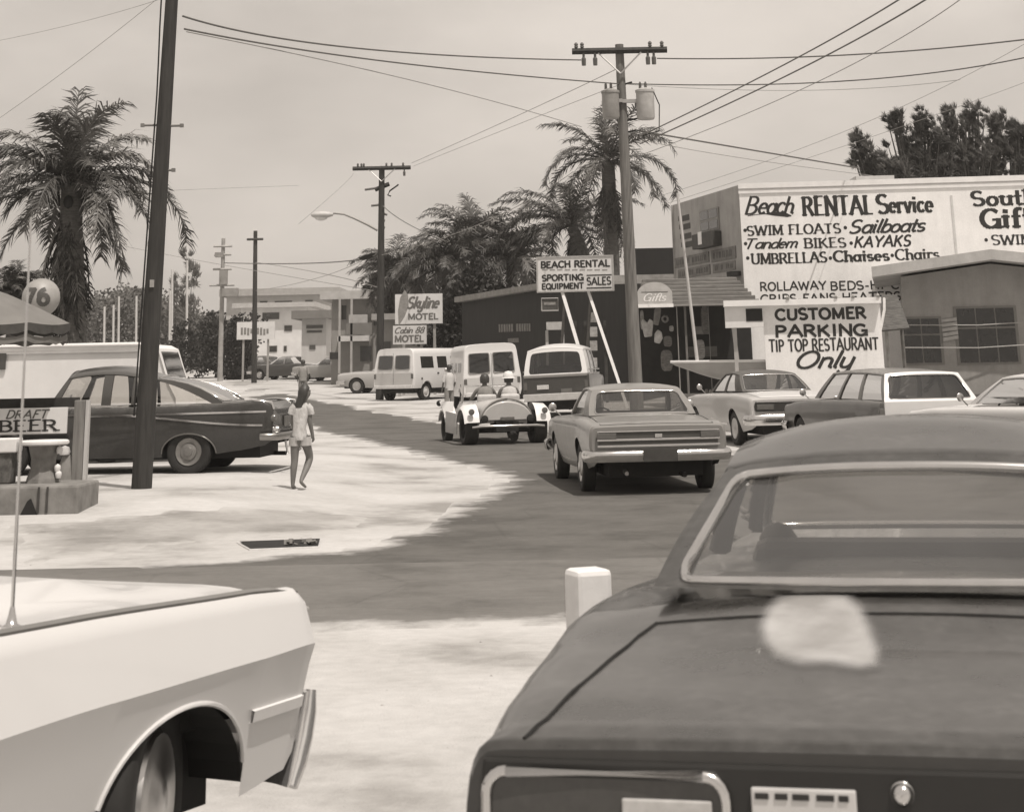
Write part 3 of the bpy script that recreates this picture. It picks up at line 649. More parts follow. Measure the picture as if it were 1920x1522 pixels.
# ---- the dark car right in front, seen from behind ------------------------------------------------
def foreground_car():
    t = carroot('parked_car', 'dark car closest in front, seen from behind, pale painted glare on its boot', 'car', .756, 4.069, 13.9)
    P = paint(.028, .26)
    K = [(0, .93, .84, .36, .60, .872, .882), (.02, .935, .85, .34, .60, .888, .898), (.10, .94, .80, .33, .60, .905, .915), (.35, .96, .80, .30, .64, .94, .945), (.7, .975, .80, .28, .68, .972, .982), (1.1, .985, .80, .26, .70, 1.012, 1.066), (1.5, .985, .80, .24, .70, 1.02, 1.066), (2.4, .975, .82, .22, .68, .98, 1.02), (3.3, .97, .82, .22, .66, .96, .98), (4.6, .95, .80, .24, .64, .92, .95), (5.2, .92, .78, .34, .62, .84, .86)]
    B = Body(K, [1.25, 4.15], .42, e=.62, tuck=.12)
    B.mesh().build('body', P, t, smooth=42)
    C = Cabin((1.12, 1.075, .70), (1.80, 1.345, .565), (3.0, 1.36, .57), (3.75, 1.00, .74), crown=.075, bulge=.05); C.rbow = .07
    C.roof(16, 16).build('roof', P, t, smooth=50)
    C.screen(True, t, P, glassmat(.95, tintv=.97, refl=.09), inset=(.085, .10, .05), trim=CHROME, bow=.07, name='rear_window', rnd=.06, tr=.016)
    C.screen(False, t, P, GLASS, inset=(.07, .08, .05), bow=.08, trim=CHROME)
    pillars(t, C, [(0, .17, 0, .34), (.93, 1, .95, 1)], P); pillars(t, C, [(.47, .525, .53, .585)], DARK)
    for s in (-1, 1): side_glass(t, C, [(.17, .47, .34, .53), (.525, .93, .585, .95)], s)
    # tail: recessed dark panel, two chrome-framed lamps, emblem, lock
    m = MB(); m.prism([(-.885, .44), (.885, .44), (.90, .62), (.885, .858), (-.885, .858), (-.90, .62)], -.012, .02); m.build('tail_panel', grey(.02, .45, .1, 6), t, bevel=.008)
    for s in (-1, 1):
        x0, x1 = s*.875, s*.36; a, b = min(x0, x1), max(x0, x1); zt, zb = .836, .60
        fr = MB(); r = .045; pts = []
        for cx, cz, a0 in ((b-r, zt-r, 0), (a+r, zt-r, 90), (a+r, zb+r, 180), (b-r, zb+r, 270)):
            for i in range(6): pts.append((cx+r*math.cos(R_(a0+18*i)), cz+r*math.sin(R_(a0+18*i))))
        fr.tube([(x, -.022, z) for x, z in pts]+[(pts[0][0], -.022, pts[0][1]), (pts[1][0], -.022, pts[1][1])], .0125, 8, caps=False)
        lamp = MB(); lamp.box(((a+b)/2, -.012, (zt+zb)/2), (b-a-.02, .012, zt-zb-.02)); lo = lamp.build('tail_light', grey(.045, .22, .15, 25, coat=.5), t)
        fr.build('lamp_frame', CHROME, lo, smooth=60)
        rv = MB(); xr = s*(.36+.125); rv.box((xr, -.022, (zt+zb)/2-.01), (.19, .012, zt-zb-.07)); rv.build('reversing_lens', grey(.42, .25, .12, 30, coat=.4), lo, bevel=.004)
    e = MB(); e.box((-.20, -.02, .795), (.215, .014, .05)); eo = e.build('name_badge', grey(.55, .3, .08, 9, metal=.3), t, bevel=.004)
    e = MB()
    for k, (x, w_) in enumerate(((-.285, .028), (-.245, .026), (-.235+.03, .034), (-.155, .036), (-.118, .02))): e.box((x, -.0285, .805), (w_, .004, .011)); 
    e.build('badge_marks', INK, eo)
    e = MB(); e.lathe([(.001, .014), (.013, .012), (.02, .004), (.02, 0), (.024, -.004)], 18, Matrix.Rotation(math.pi/2, 3, 'X'), (0, -.022, .815)); e.build('boot_lock', CHROME, t, smooth=50)
    e = MB(); e.lathe([(.001, .01), (.010, .008), (.012, 0)], 14, Matrix.Rotation(math.pi/2, 3, 'X'), (.005, -.02, .762)); e.lathe([(.07, .004), (.075, .0), (.068, .002), (.06, -.001)], 24, Matrix.Rotation(math.pi/2, 3, 'X'), (0, -.016, .70)); e.build('keyhole_cover', DULLCHROME, t, smooth=50)
    bumper(t, B, True, .43, .17, out=.10)
    plate(t, (0, -.13, .43), mat=grey(.4, .5, .1, 9))
    # boot lid shut lines
    m = MB(); pts = []
    for s in (-1, 1):
        q0 = [(s*.80, .02), (s*.775, .14), (s*.735, .48), (s*.69, .82), (s*.66, .92)]; q = [(q0[k][0]+(q0[k+1][0]-q0[k][0])*i/8, q0[k][1]+(q0[k+1][1]-q0[k][1])*i/8) for k in range(4) for i in range(9)]
        m.tube([(x, y, B.top(x, y)+.002) for x, y in q], .004, 5)
    m.tube([(x, .92+.02*(1-(x/.66)**2), B.top(x, .92+.02*(1-(x/.66)**2))+.001) for x in [-.66+1.32*i/20 for i in range(21)]], .004, 5)
    m.build('boot_lid_gap', DARK, t, smooth=60)
    seats(t, 3.05, 1.95, .62, z0=.52, wheel_y=None, mat=grey(.06, .5, .15, 6), back=.42)
    m = MB(); m.box((0, 1.42, .985), (1.24, .5, .03)); m.build('parcel_shelf', grey(.07, .8, .2, 6), t)
    for x in (-.54,): 
        m = MB(); m.lathe([(.001, .12), (.07, .10), (.11, .04), (.12, -.03), (.09, -.1), (.05, -.14)], 16, Matrix.Scale(.62, 3), (x, 2.82, 1.03)); m.build('headrest', grey(.06, .6, .2, 6), t, smooth=60)
    underbody(t, B, .96, .6)
    for y in (1.25, 4.15):
        for s in (-1, 1): wheel(t, s*.93, y, .345, .2, s)
    return t, B
fg, fgB = foreground_car()
# pale painted glare on the boot lid, soft-edged, shut line running through it
def glare_patch(t, B):
    M = t.matrix_basis; RI = CAM_R.inverted()
    def px(p):
        d = RI @ (M @ Vector(p) - Vector((0, 0, CAM_H))); return 960+FPX*d.x/-d.z, 761-FPX*d.y/-d.z+SHIFT_Y*1920
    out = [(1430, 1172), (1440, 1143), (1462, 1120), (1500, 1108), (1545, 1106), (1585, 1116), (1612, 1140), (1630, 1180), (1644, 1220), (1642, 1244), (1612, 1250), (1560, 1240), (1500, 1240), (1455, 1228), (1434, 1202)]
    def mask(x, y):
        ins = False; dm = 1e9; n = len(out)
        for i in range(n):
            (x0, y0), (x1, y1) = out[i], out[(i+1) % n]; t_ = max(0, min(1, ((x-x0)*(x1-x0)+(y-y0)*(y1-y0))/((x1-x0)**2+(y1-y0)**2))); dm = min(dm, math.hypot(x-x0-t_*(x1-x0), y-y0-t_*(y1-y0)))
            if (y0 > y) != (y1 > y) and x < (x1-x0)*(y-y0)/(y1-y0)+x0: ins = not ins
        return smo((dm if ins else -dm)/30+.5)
    nx, ny = 44, 40; rows = []; A_ = []
    for i in range(ny+1):
        y = .40+.70*i/ny; rows.append([]); 
        for j in range(nx+1):
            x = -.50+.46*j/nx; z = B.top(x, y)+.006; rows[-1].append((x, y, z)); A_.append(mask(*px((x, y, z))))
    m = MB(); m.grid(rows); o = m.build('painted_glare', None, t, smooth=180); at_ = o.data.attributes.new('glare_mask', 'FLOAT', 'POINT'); o['label'] = 'pale painted glare'
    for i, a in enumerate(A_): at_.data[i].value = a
    mt = bpy.data.materials.new('painted_glare'); mt.use_nodes = True; nt_ = mt.node_tree; b = nt_.nodes['Principled BSDF']; b.inputs['Roughness'].default_value = .45
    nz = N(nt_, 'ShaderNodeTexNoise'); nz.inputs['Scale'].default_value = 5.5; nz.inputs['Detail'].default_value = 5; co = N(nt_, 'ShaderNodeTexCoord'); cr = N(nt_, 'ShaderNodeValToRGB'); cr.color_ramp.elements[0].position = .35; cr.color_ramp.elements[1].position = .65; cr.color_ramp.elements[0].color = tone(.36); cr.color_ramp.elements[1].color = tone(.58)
    fa = N(nt_, 'ShaderNodeAttribute'); fa.attribute_name = 'glare_mask'; tr = N(nt_, 'ShaderNodeBsdfTransparent'); ms = N(nt_, 'ShaderNodeMixShader'); mu = N(nt_, 'ShaderNodeMath', operation='MULTIPLY'); mu.inputs[1].default_value = .66
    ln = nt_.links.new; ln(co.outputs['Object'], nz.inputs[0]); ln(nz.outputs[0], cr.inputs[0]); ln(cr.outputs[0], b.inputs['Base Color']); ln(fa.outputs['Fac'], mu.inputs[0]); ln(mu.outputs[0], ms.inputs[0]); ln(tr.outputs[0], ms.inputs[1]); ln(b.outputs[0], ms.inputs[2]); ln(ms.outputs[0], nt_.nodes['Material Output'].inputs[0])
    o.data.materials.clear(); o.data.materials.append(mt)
glare_patch(fg, fgB)

# ---- the pale car at lower left: its front wing, wheel and bumper ------------------------------------------------
def left_car():
    a = 27.0; c, s = math.cos(R_(a)), math.sin(R_(a)); LEN = 5.4; hw = .99
    fx, fy = -.755, 7.06                                # where its front right corner stands
    X0 = fx - hw*c - LEN*s; Y0 = fy + hw*s - LEN*c
    t = thing('parked_car', 'big pale car cut off at lower left, front wheel and bumper showing', 'car', (X0, Y0, 0), -R_(a))
    P = paint(.60, .3)
    K = [(0, .95, .86, .34, .62, .86, .88), (.2, .98, .88, .30, .62, .93, .95), (2.0, 1.0, .90, .28, .64, .94, .97), (3.2, 1.0, .89, .28, .66, .955, .975), (4.2, 1.0, .88, .28, .70, .945, .955), (5.05, .995, .88, .275, .715, .925, .93), (5.33, .985, .88, .31, .722, .91, .905), (5.385, .975, .87, .36, .72, .885, .885), (5.4, .965, .86, .40, .715, .86, .86)]
    class LB(Body):
        def sec(s_, y):
            hw_, ws, zb, zc, zs, zd = lerpk(s_.k, y); z0 = zb
            for wy in s_.wh:
                d = abs(y-wy)
                if d < s_.ar: zb = max(zb, s_.wz-.02 + .78*math.sqrt(max(0, s_.ar**2-d*d)))
            zc = max(zc, zb+.02); Q = []
            # lower flank leans in under a sharp crease, upper flank leans in slightly to a narrow wing top with a rolled edge
            for i in range(6):
                f = i/5; z_ = zb+(zc-zb)*f; Q.append((hw_-.115*max(0, min(1, (zc-z_)/(zc-.26)))**.8, z_))
            for f in (.1, .35, .6, .8, .92): Q.append((hw_-(hw_-ws-.055)*f, zc+(zs-.02-zc)*f))
            Q.append((ws+.03, zs-.004)); Q.append((ws, zs))
            for i in range(1, 8):
                f = i/7; Q.append((ws*(1-f), zs-.022*math.sin(math.pi*min(1, f*3.2))*(1 if f < .32 else 0)+(zd-zs)*(1-(1-f)**2)+(.045*smo((f-.45)/.12)*smo((4.95-y)/.25) if y > 3.4 else 0)))
            return Q
    B = LB(K, [1.1, 4.66], .395, tuck=.1, wz=.345)
    B.mesh().build('body', P, t, smooth=32)
    # wheel-arch lips
    for wy in B.wh:
        for s_ in (-1, 1):
            m = MB(); pts = []
            for i in range(25):
                th = math.pi*(.07+.86*i/24); y = wy-.393*math.cos(th); z = .325+.301*math.sin(th); pts.append((s_*(B.side(y, z+.03)-.004), y, z))
            m.tube(pts, .009, 6); m.build('wheel_arch_lip', P, t, smooth=60)
    # darker strip along the wing top
    for s_ in (-1, 1): 
        m = MB(); rows = []
        for i in range(31):
            y = 1.0+(5.36-1.0)*i/30; q = B.sec(y); rows.append([(s_*(q[11][0]+.004), y, q[11][1]-.022), (s_*(q[11][0]+.007), y, q[11][1]+.002), (s_*(q[12][0]-.0), y, q[12][1]+.004)])
        m.grid(rows if s_ < 0 else [list(reversed(r)) for r in rows]); m.build('wing_top_strip', grey(.14, .35, .1, 9), t, smooth=40)
    # bright rub strip ahead of the wheel
    for s_ in (-1, 1): B.strip(MB(), s_, 5.04, 5.37, .53, .036, .014).build('side_moulding', grey(.68, .4, .05, 9), t, smooth=40)
    # front bumper: thin chrome bar ending in a drooping corner
    m = MB(); rows = []          # slim raked chrome bumper standing a little off the nose
    for i in range(25):
        u = -1+2*i/24; x = u*.885; y = 5.425+.10*(1-abs(u)**2.2)-.05*max(0, abs(u)-.9)*10*.4
        rows.append([(x, y+.38*dz+o, .395+dz) for o, dz in ((0, .145), (.018, .15), (.036, .06), (.034, -.05), (.016, -.15), (0, -.145), (0, 0))])
    m.grid([list(reversed(r)) for r in rows], closed=True); m.poly(rows[0]); m.poly(list(reversed(rows[-1])))
    for s_ in (-1, 1): m.tube([(s_*.885, 5.44+.38*dz+.02*(1-(dz/.15)**2), .395+dz) for dz in (-.15, -.08, 0, .08, .15)], [.020, .028, .030, .028, .020], 10)
    m.build('bumper', grey(.75, .22, .05, 9, metal=.8), t, smooth=40)
    for s_ in (-1, 1):           # dark inner wheel houses
        m = MB(); m.grid([[(s_*xx, 4.66-.388*math.cos(math.pi*i/16), .325+.31*math.sin(math.pi*i/16)) for i in range(17)] for xx in (.90, .45)]); m.poly([(s_*.46, 4.66-.388*math.cos(math.pi*i/16), .325+.31*math.sin(math.pi*i/16)) for i in range(17)]); m.build('wheel_house', DARK, t)
    m = MB(); m.box((0, 5.42, .66), (1.7, .05, .2)); m.build('grille', DARK, t)
    for s_ in (-1, 1):
        m = MB(); m.box((s_*.90, 5.395, .80), (.08, .02, .08)); m.build('corner_lamp', grey(.3, .3, .1, 20), t, bevel=.01)
    C = Cabin((.95, .97, .72), (1.6, 1.36, .58), (2.6, 1.37, .58), (3.3, .985, .74), crown=.06)
    C.roof().build('roof', P, t, smooth=50)
    C.screen(True, t, P, DGLASS, name='rear_window'); C.screen(False, t, P, DGLASS)
    pillars(t, C, [(0, .15, 0, .25), (.93, 1, .95, 1)], P)
    for s_ in (-1, 1): side_glass(t, C, [(.15, .93, .25, .95)], s_, DGLASS)
    underbody(t, B, .99, .62)
    m = MB(); m.box((0, 4.6, .64), (1.5, 1.2, .30)); m.build('inner_wings', DARK, t)
    for y in (1.1, 4.62):
        for s_ in (-1, 1): wheel(t, s_*.86, y, .345, .20, s_, 'full', steer=R_(-22) if y > 3 else 0)
    # aerial on the wing
    m = MB(); ax, ay = .80, 3.98; az = B.top(ax, ay); m.lathe([(.03, 0), (.03, .006), (.018, .012), (.012, .035), (.007, .06)], 14, None, (ax, ay, az)); m.tube([(ax, ay, az+.05), (ax-.005, ay, az+.55), (ax-.015, ay, az+1.22)], [.006, .0045, .0035], 6); m.build('aerial', CHROME, t, smooth=60)
    return t
left_car()
# ------------------------------------------------------------------ cars on the road and at the kerbs
def std_car(t, K, wheels, P, cab, roofm=None, e=.55, pill=None, panes=None, gl=GLASS, arch=.39, tyre=.335, cap='hub', intr=.07, drv=True, zseat=.5, backtrim=CHROME, inset=(.09, .1, .06), asq=None, capmat=None, cvx=0):
    B = Body(K, wheels, arch, e=e, asq=asq); B.mesh().build('body', P, t, smooth=40)
    C = Cabin(*cab); RM = roofm or P; C.cvx = cvx
    C.roof().build('roof', RM, t, smooth=50)
    C.screen(True, t, RM, gl, inset=inset, trim=backtrim, name='rear_window', rnd=.08); C.screen(False, t, RM, gl, trim=None, inset=(.06, .07, .05))
    pillars(t, C, pill or [(0, .2, 0, .3), (.93, 1, .95, 1), (.52, .55, .56, .59)], RM)
    for s in (-1, 1): side_glass(t, C, panes or [(.2, .52, .3, .56), (.55, .93, .59, .95)], s, gl)
    seats(t, C.wb[0]-.75, C.rb[0]+.62, .58, z0=zseat, mat=grey(intr, .6, .25, 6), wheel_y=C.wb[0]-.42, back=.38)
    underbody(t, B, .95, .55)
    hw = K[len(K)//2][1]
    for y in wheels:
        for s in (-1, 1): wheel(t, s*(hw-.035), y, tyre, .19, s, cap, capmat=capmat)
    return B, C
def lamp_box(t, name, x, y, z, w_, h, mat, d=.03, bev=.006):
    m = MB(); m.box((x, y, z), (w_, d, h)); return m.build(name, mat, t, bevel=bev)
KMID = [(0, .90, .80, .42, .62, .86, .87), (.03, .93, .82, .38, .62, .885, .895), (.25, .945, .82, .32, .66, .915, .93), (.9, .955, .80, .26, .70, .955, .985), (1.3, .96, .80, .24, .71, .965, 1.0), (2.4, .955, .82, .23, .68, .95, .98), (3.3, .95, .82, .23, .68, .94, .97), (4.2, .945, .82, .26, .66, .92, .95), (4.85, .93, .82, .34, .64, .87, .90), (4.95, .90, .80, .44, .62, .83, .86)]
def saloon():
    t = carroot('saloon_car', 'mid grey saloon car driving away on the road, dark number plate', 'car', 1.784, 25.297, -5.7)
    P = paint(.19, .30)
    K = [(y, a, b, c+.04, d, e_, f) for y, a, b, c, d, e_, f in KMID]
    B, C = std_car(t, K, [1.12, 4.05], P, ((1.22, .985, .76), (1.72, 1.315, .635), (2.65, 1.33, .63), (3.35, .965, .75), .05), pill=[(0, .27, 0, .34), (.93, 1, .95, 1)], panes=[(.27, .93, .34, .95)], gl=glassmat(.7), intr=.13, inset=(.10, .11, .05))
    m = MB(); m.prism([(-.80, .615), (.80, .615), (.82, .74), (.80, .80), (-.80, .80), (-.82, .74)], -.03, .02); m.build('tail_panel', grey(.07, .4, .1, 6), t, bevel=.006)
    for z, h in ((.805, .018), (.70, .03), (.622, .03)):
        m = MB(); m.box((0, -.036, z), (1.66, .022, h)); m.build('chrome_bar', CHROME, t, bevel=.006)
    for s in (-1, 1): lamp_box(t, 'tail_light', s*.70, -.04, .752, .26, .075, LAMP)
    m = MB(); m.box((.0, -.044, .745), (.10, .012, .05)); m.build('badge', CHROME, t, bevel=.006)
    bumper(t, B, True, .495, .14, out=.10, wrap=.30); plate(t, (0, -.145, .50), .46, .15, grey(.05, .5, .2, 9))
    bumper(t, B, False, .48, .16, out=.1)
    for s in (-1, 1): mirror(t, s*.93, 3.15, .95, s)
    m = MB(); m.tube([(-.45, .1, .30), (-.45, -.06, .28)], .028, 8); m.build('exhaust_pipe', DULLCHROME, t)
    for s in (-1, 1): B.strip(MB(), s, 1.62, 3.55, .36, .025, .008).build('side_moulding', CHROME, t)
    m = MB()
    for s in (-1, 1): m.tube([(s*.765, y, B.top(.765, y)) for y in (.05, .4, .8, 1.2)], .006, 5)
    m.tube([(-.765+1.53*i/12, .05, B.top(-.765+1.53*i/12, .05)) for i in range(13)], .006, 5); m.build('boot_lid_gap', DARK, t)
    return t
saloon()
def finned():
    t = carroot('finned_saloon', 'dark old saloon with tail fins and chrome spears, parked on the sand behind the pole', 'car', -3.787, 29.774, -84.9)
    P = paint(.034, .22)
    K = [(0, .86, .80, .50, .66, .93, .80), (.04, .90, .84, .46, .66, 1.0, .88), (.15, .93, .86, .40, .66, 1.055, .93), (.5, .95, .87, .34, .68, 1.04, .985), (1.0, .965, .86, .28, .70, 1.01, 1.01), (1.6, .97, .84, .25, .72, 1.0, 1.02), (2.6, .97, .84, .25, .70, 1.0, 1.02), (3.5, .965, .84, .25, .70, 1.0, 1.03), (4.3, .95, .82, .28, .68, .97, 1.01), (4.95, .93, .80, .36, .66, .93, .96), (5.05, .90, .78, .46, .64, .88, .92)]
    B, C = std_car(t, K, [1.30, 4.18], P, ((.80, 1.03, .76), (2.02, 1.42, .61), (3.34, 1.455, .61), (3.60, 1.03, .76), .11, .075), roofm=grey(.06, .3, .06, 3, coat=.6, key='paint'), e=.62, pill=[(0, .07, 0, .02), (.955, 1, .955, 1), (.65, .70, .45, .56), (.515, .53, .17, .195)], panes=[(.07, .515, .02, .17), (.53, .65, .195, .45), (.70, .955, .56, .955)], gl=glassmat(.9, tintv=.97), arch=.42, tyre=.345, capmat=grey(.22, .45, .2, 9, metal=.6), cvx=.075, intr=.16, inset=(.05, .08, .05), asq=[.70, .80])
    for s in (-1, 1):
        B.strip(MB(), s, .10, 4.9, lambda y: .90-.02*y*.4+.02*(y > 3), .028, .012).build('side_spear', CHROME, t)
        B.strip(MB(), s, .15, 3.0, lambda y: .70+.195*smo((y-.1)/2.7), .028, .012).build('side_spear', CHROME, t)
        m = MB(); m.lathe([(.001, .02), (.05, .015), (.062, -.01), (.062, -.06)], 16, Matrix.Rotation(math.pi/2, 3, 'X'), (s*.83, -.02, .80)); m.build('tail_light', LAMP, t, smooth=50)
        m = MB(); m.lathe([(.001, .03), (.05, .02), (.065, -.02), (.06, -.08)], 16, Matrix.Rotation(math.pi/2, 3, 'X'), (s*.80, -.06, .63)); m.build('bumper_pod', CHROME, t, smooth=50)
        m = MB(); m.tube([(s*.84, -.0, .93), (s*.85, .03, 1.03), (s*.86, .35, 1.065), (s*.87, .8, 1.04)], [.02, .022, .016, .008], 8); m.build('fin_trim', CHROME, t, smooth=60)
        m = MB(); m.tube([(s*.50, -.12, .46), (s*.50, -.15, .30), (s*.50, -.15, .27)], [.02, .015, .03], 8); m.build('tow_bracket', DULLCHROME, t, smooth=50)
    bumper(t, B, True, .53, .11, out=.12, wrap=.18, mat=grey(.30, .35, .1, 9, metal=1.0)); bumper(t, B, False, .50, .18, out=.12)
    plate(t, (0, -.02, .74), .3, .15)
    mirror(t, -.93, 3.15, 1.03, -1)
    for y in (1.30, 4.18):
        for s in (-1, 1):
            m = MB(); pts = []
            for i in range(21):
                th = math.pi*i/20; yy = y-.424*math.cos(th); z = .31+(.285 if y < 2 else .325)*math.sin(th); pts.append((s*(B.side(yy, z+.03)+.002), yy, z))
            m.tube(pts, .013, 6); m.build('wheel_arch_lip', grey(.2, .3, .1, 9, metal=.6), t, smooth=60)
    return t
finned()
def parked_sedan():
    t = carroot('parked_sedan', 'pale sedan with a dark vinyl roof parked beside the sailing boat', 'car', 5.344, 36.82, -9.6)
    P = paint(.42, .35); V = grey(.09, .7, .15, 12)
    K = [(y, a+.03, b+.03, c, d, e_+.02, f+.02) for y, a, b, c, d, e_, f in KMID]
    B, C = std_car(t, K, [1.2, 4.15], P, ((1.25, 1.02, .72), (1.85, 1.345, .59), (2.9, 1.36, .59), (3.6, 1.0, .74), .05), roofm=V, pill=[(0, .22, 0, .28), (.93, 1, .95, 1), (.54, .57, .56, .58)], panes=[(.22, .54, .28, .56), (.57, .93, .58, .95)], gl=glassmat(.55), inset=(.07, .08, .05), cap='full')
    m = MB(); m.prism([(-.85, .66), (.85, .66), (.87, .75), (.85, .83), (-.85, .83), (-.87, .75)], -.025, .02); m.build('tail_panel', grey(.03, .4, .1, 6), t, bevel=.006)
    for s in (-1, 1): lamp_box(t, 'tail_light', s*.66, -.03, .745, .34, .10, LAMP)
    lid = MB(); n = 10; rows = []
    for i in range(n+1):
        y = .04+1.1*i/n; rows.append([(x, y, B.top(x, y)+.006) for x in [-.72+1.44*j/12 for j in range(13)]])
    lid.grid(rows); lid.build('boot_lid', paint(.62, .35), t, smooth=60)
    m = MB(); m.box((0, -.03, .845), (1.72, .02, .02)); m.build('chrome_bar', CHROME, t)
    bumper(t, B, True, .50, .19, out=.11, wrap=.3); plate(t, (0, -.14, .50)); bumper(t, B, False, .48, .16)
    for s in (-1, 1):
        mirror(t, s*.95, 3.3, .98, s); B.strip(MB(), s, 1.7, 3.65, .40, .03, .008).build('side_moulding', CHROME, t)
        for y in (2.15, 3.0): lamp_box(t, 'door_handle', s*.965, y, .86, .02, .03, CHROME, .13, .004)
parked_sedan()
def wagon():
    t = carroot('station_wagon', 'dark station wagon with a white tailgate and wide rear glass', 'car', 6.717, 30.894, -10.3)
    P = paint(.075, .3); Wt = paint(.60, .35); Rf = paint(.16, .4)
    K = [(0, .88, .84, .42, .62, .95, .95), (.03, .93, .86, .38, .62, .965, .97), (.4, .95, .85, .30, .66, .975, .985), (1.1, .955, .84, .25, .70, .985, 1.0), (3.3, .955, .84, .24, .70, .965, .99), (4.3, .945, .82, .27, .66, .92, .95), (4.95, .93, .82, .36, .62, .86, .89), (5.02, .90, .8, .44, .62, .83, .86)]
    B, C = std_car(t, K, [1.1, 4.1], P, ((.08, .98, .80), (.40, 1.40, .64), (2.95, 1.42, .62), (3.65, .985, .76), .05), roofm=Rf, pill=[(0, .035, 0, .05), (.94, 1, .95, 1), (.33, .36, .33, .36), (.63, .66, .63, .66)], panes=[(.035, .33, .05, .33), (.36, .63, .36, .63), (.66, .94, .66, .95)], gl=glassmat(.5), inset=(.08, .09, .05), intr=.05)
    pt, loop = C.ring(True, .075, .09, .05, bow=.04, rnd=.09)
    m = MB(); big = []
    for u, v in loop:
        k = max(abs(u), abs(v-.5)*2); big.append((u/k*1.015, (v-.5)/k*1.03+.5))
    m.grid([[pt(*p, .012) for p in big], [pt(*p, .012) for p in loop]], closed=True); m.f = [tuple(reversed(f)) for f in m.f]; m.build('tailgate_frame', Wt, t)
    m = MB(); m.prism([(-.86, .72), (.86, .72), (.85, .975), (-.85, .975)], -.03, .01); m.build('tailgate', Wt, t, bevel=.01)
    for s in (-1, 1): lamp_box(t, 'tail_light', s*.90, -.01, .74, .09, .26, LAMP, .06)
    bumper(t, B, True, .50, .18, out=.1, wrap=.3); bumper(t, B, False, .48, .17); plate(t, (0, -.04, .66))
    for s in (-1, 1): mirror(t, s*.93, 3.45, .97, s)
wagon()
def white_car():
    t = carroot('white_coupe', 'plain white car half out of frame behind the dark boot car', 'car', 8.70, 25.7, -21)
    P = paint(.62, .35)
    K = [(y, a, b, c, d, e_, f) for y, a, b, c, d, e_, f in KMID]
    B, C = std_car(t, K, [1.15, 4.05], P, ((.9, 1.0, .72), (1.6, 1.35, .585), (2.75, 1.36, .58), (3.45, .985, .73), .05), pill=[(0, .3, 0, .34), (.94, 1, .95, 1)], panes=[(.3, .94, .34, .95)], gl=glassmat(.45))
    bumper(t, B, True, .48, .17); bumper(t, B, False, .48, .17); mirror(t, -.93, 3.2, .97, -1); mirror(t, .93, 3.2, .97, 1)
white_car()
def far_car(name, label, px, Y, deg, v, vr, px_anchor='rear', group='cars parked at the far motels'):
    g = ground(px, Y); t = carroot(name, label, 'car', g.x, g.y, deg, group=group); P = paint(v)
    B, C = std_car(t, KMID, [1.1, 4.05], P, ((1.1, .985, .72), (1.65, 1.36, .58), (2.75, 1.37, .58), (3.4, .97, .73), .045), roofm=paint(vr), gl=DGLASS)
    bumper(t, B, True, .48, .17); bumper(t, B, False, .48, .17)
    for s in (-1, 1): lamp_box(t, 'tail_light', s*.75, -.02, .72, .22, .09, LAMP); lamp_box(t, 'headlight', s*.72, 4.95, .68, .2, .14, grey(.6, .2, .1, 9))
    lid = MB(); lid.grid([[(x, y, B.top(x, y)+.008) for x in [-.82+1.64*j/8 for j in range(9)]] for y in [.05+1.0*i/6 for i in range(7)]]); lid.build('boot_lid', paint(vr), t)
    hd = MB(); hd.grid([[(x, y, B.top(x, y)+.008) for x in [-.82+1.64*j/8 for j in range(9)]] for y in [3.5+1.35*i/6 for i in range(7)]]); hd.build('bonnet', paint(vr), t)
    return t
far_car('parked_car', 'far two-tone car, dark flanks and white roof, beside the dark far pole', 602, 118, -64, .045, .55)
far_car('parked_car', 'low white car parked in front of the two storey motel', 694, 112, -64, .30, .66)
far_car('parked_car', 'dark low car at the far left end of the motel row of cars', 545, 124, -60, .06, .12)
far_car('parked_car', 'small pale car parked nose out just left of the vans', 838, 86, -80, .40, .5)

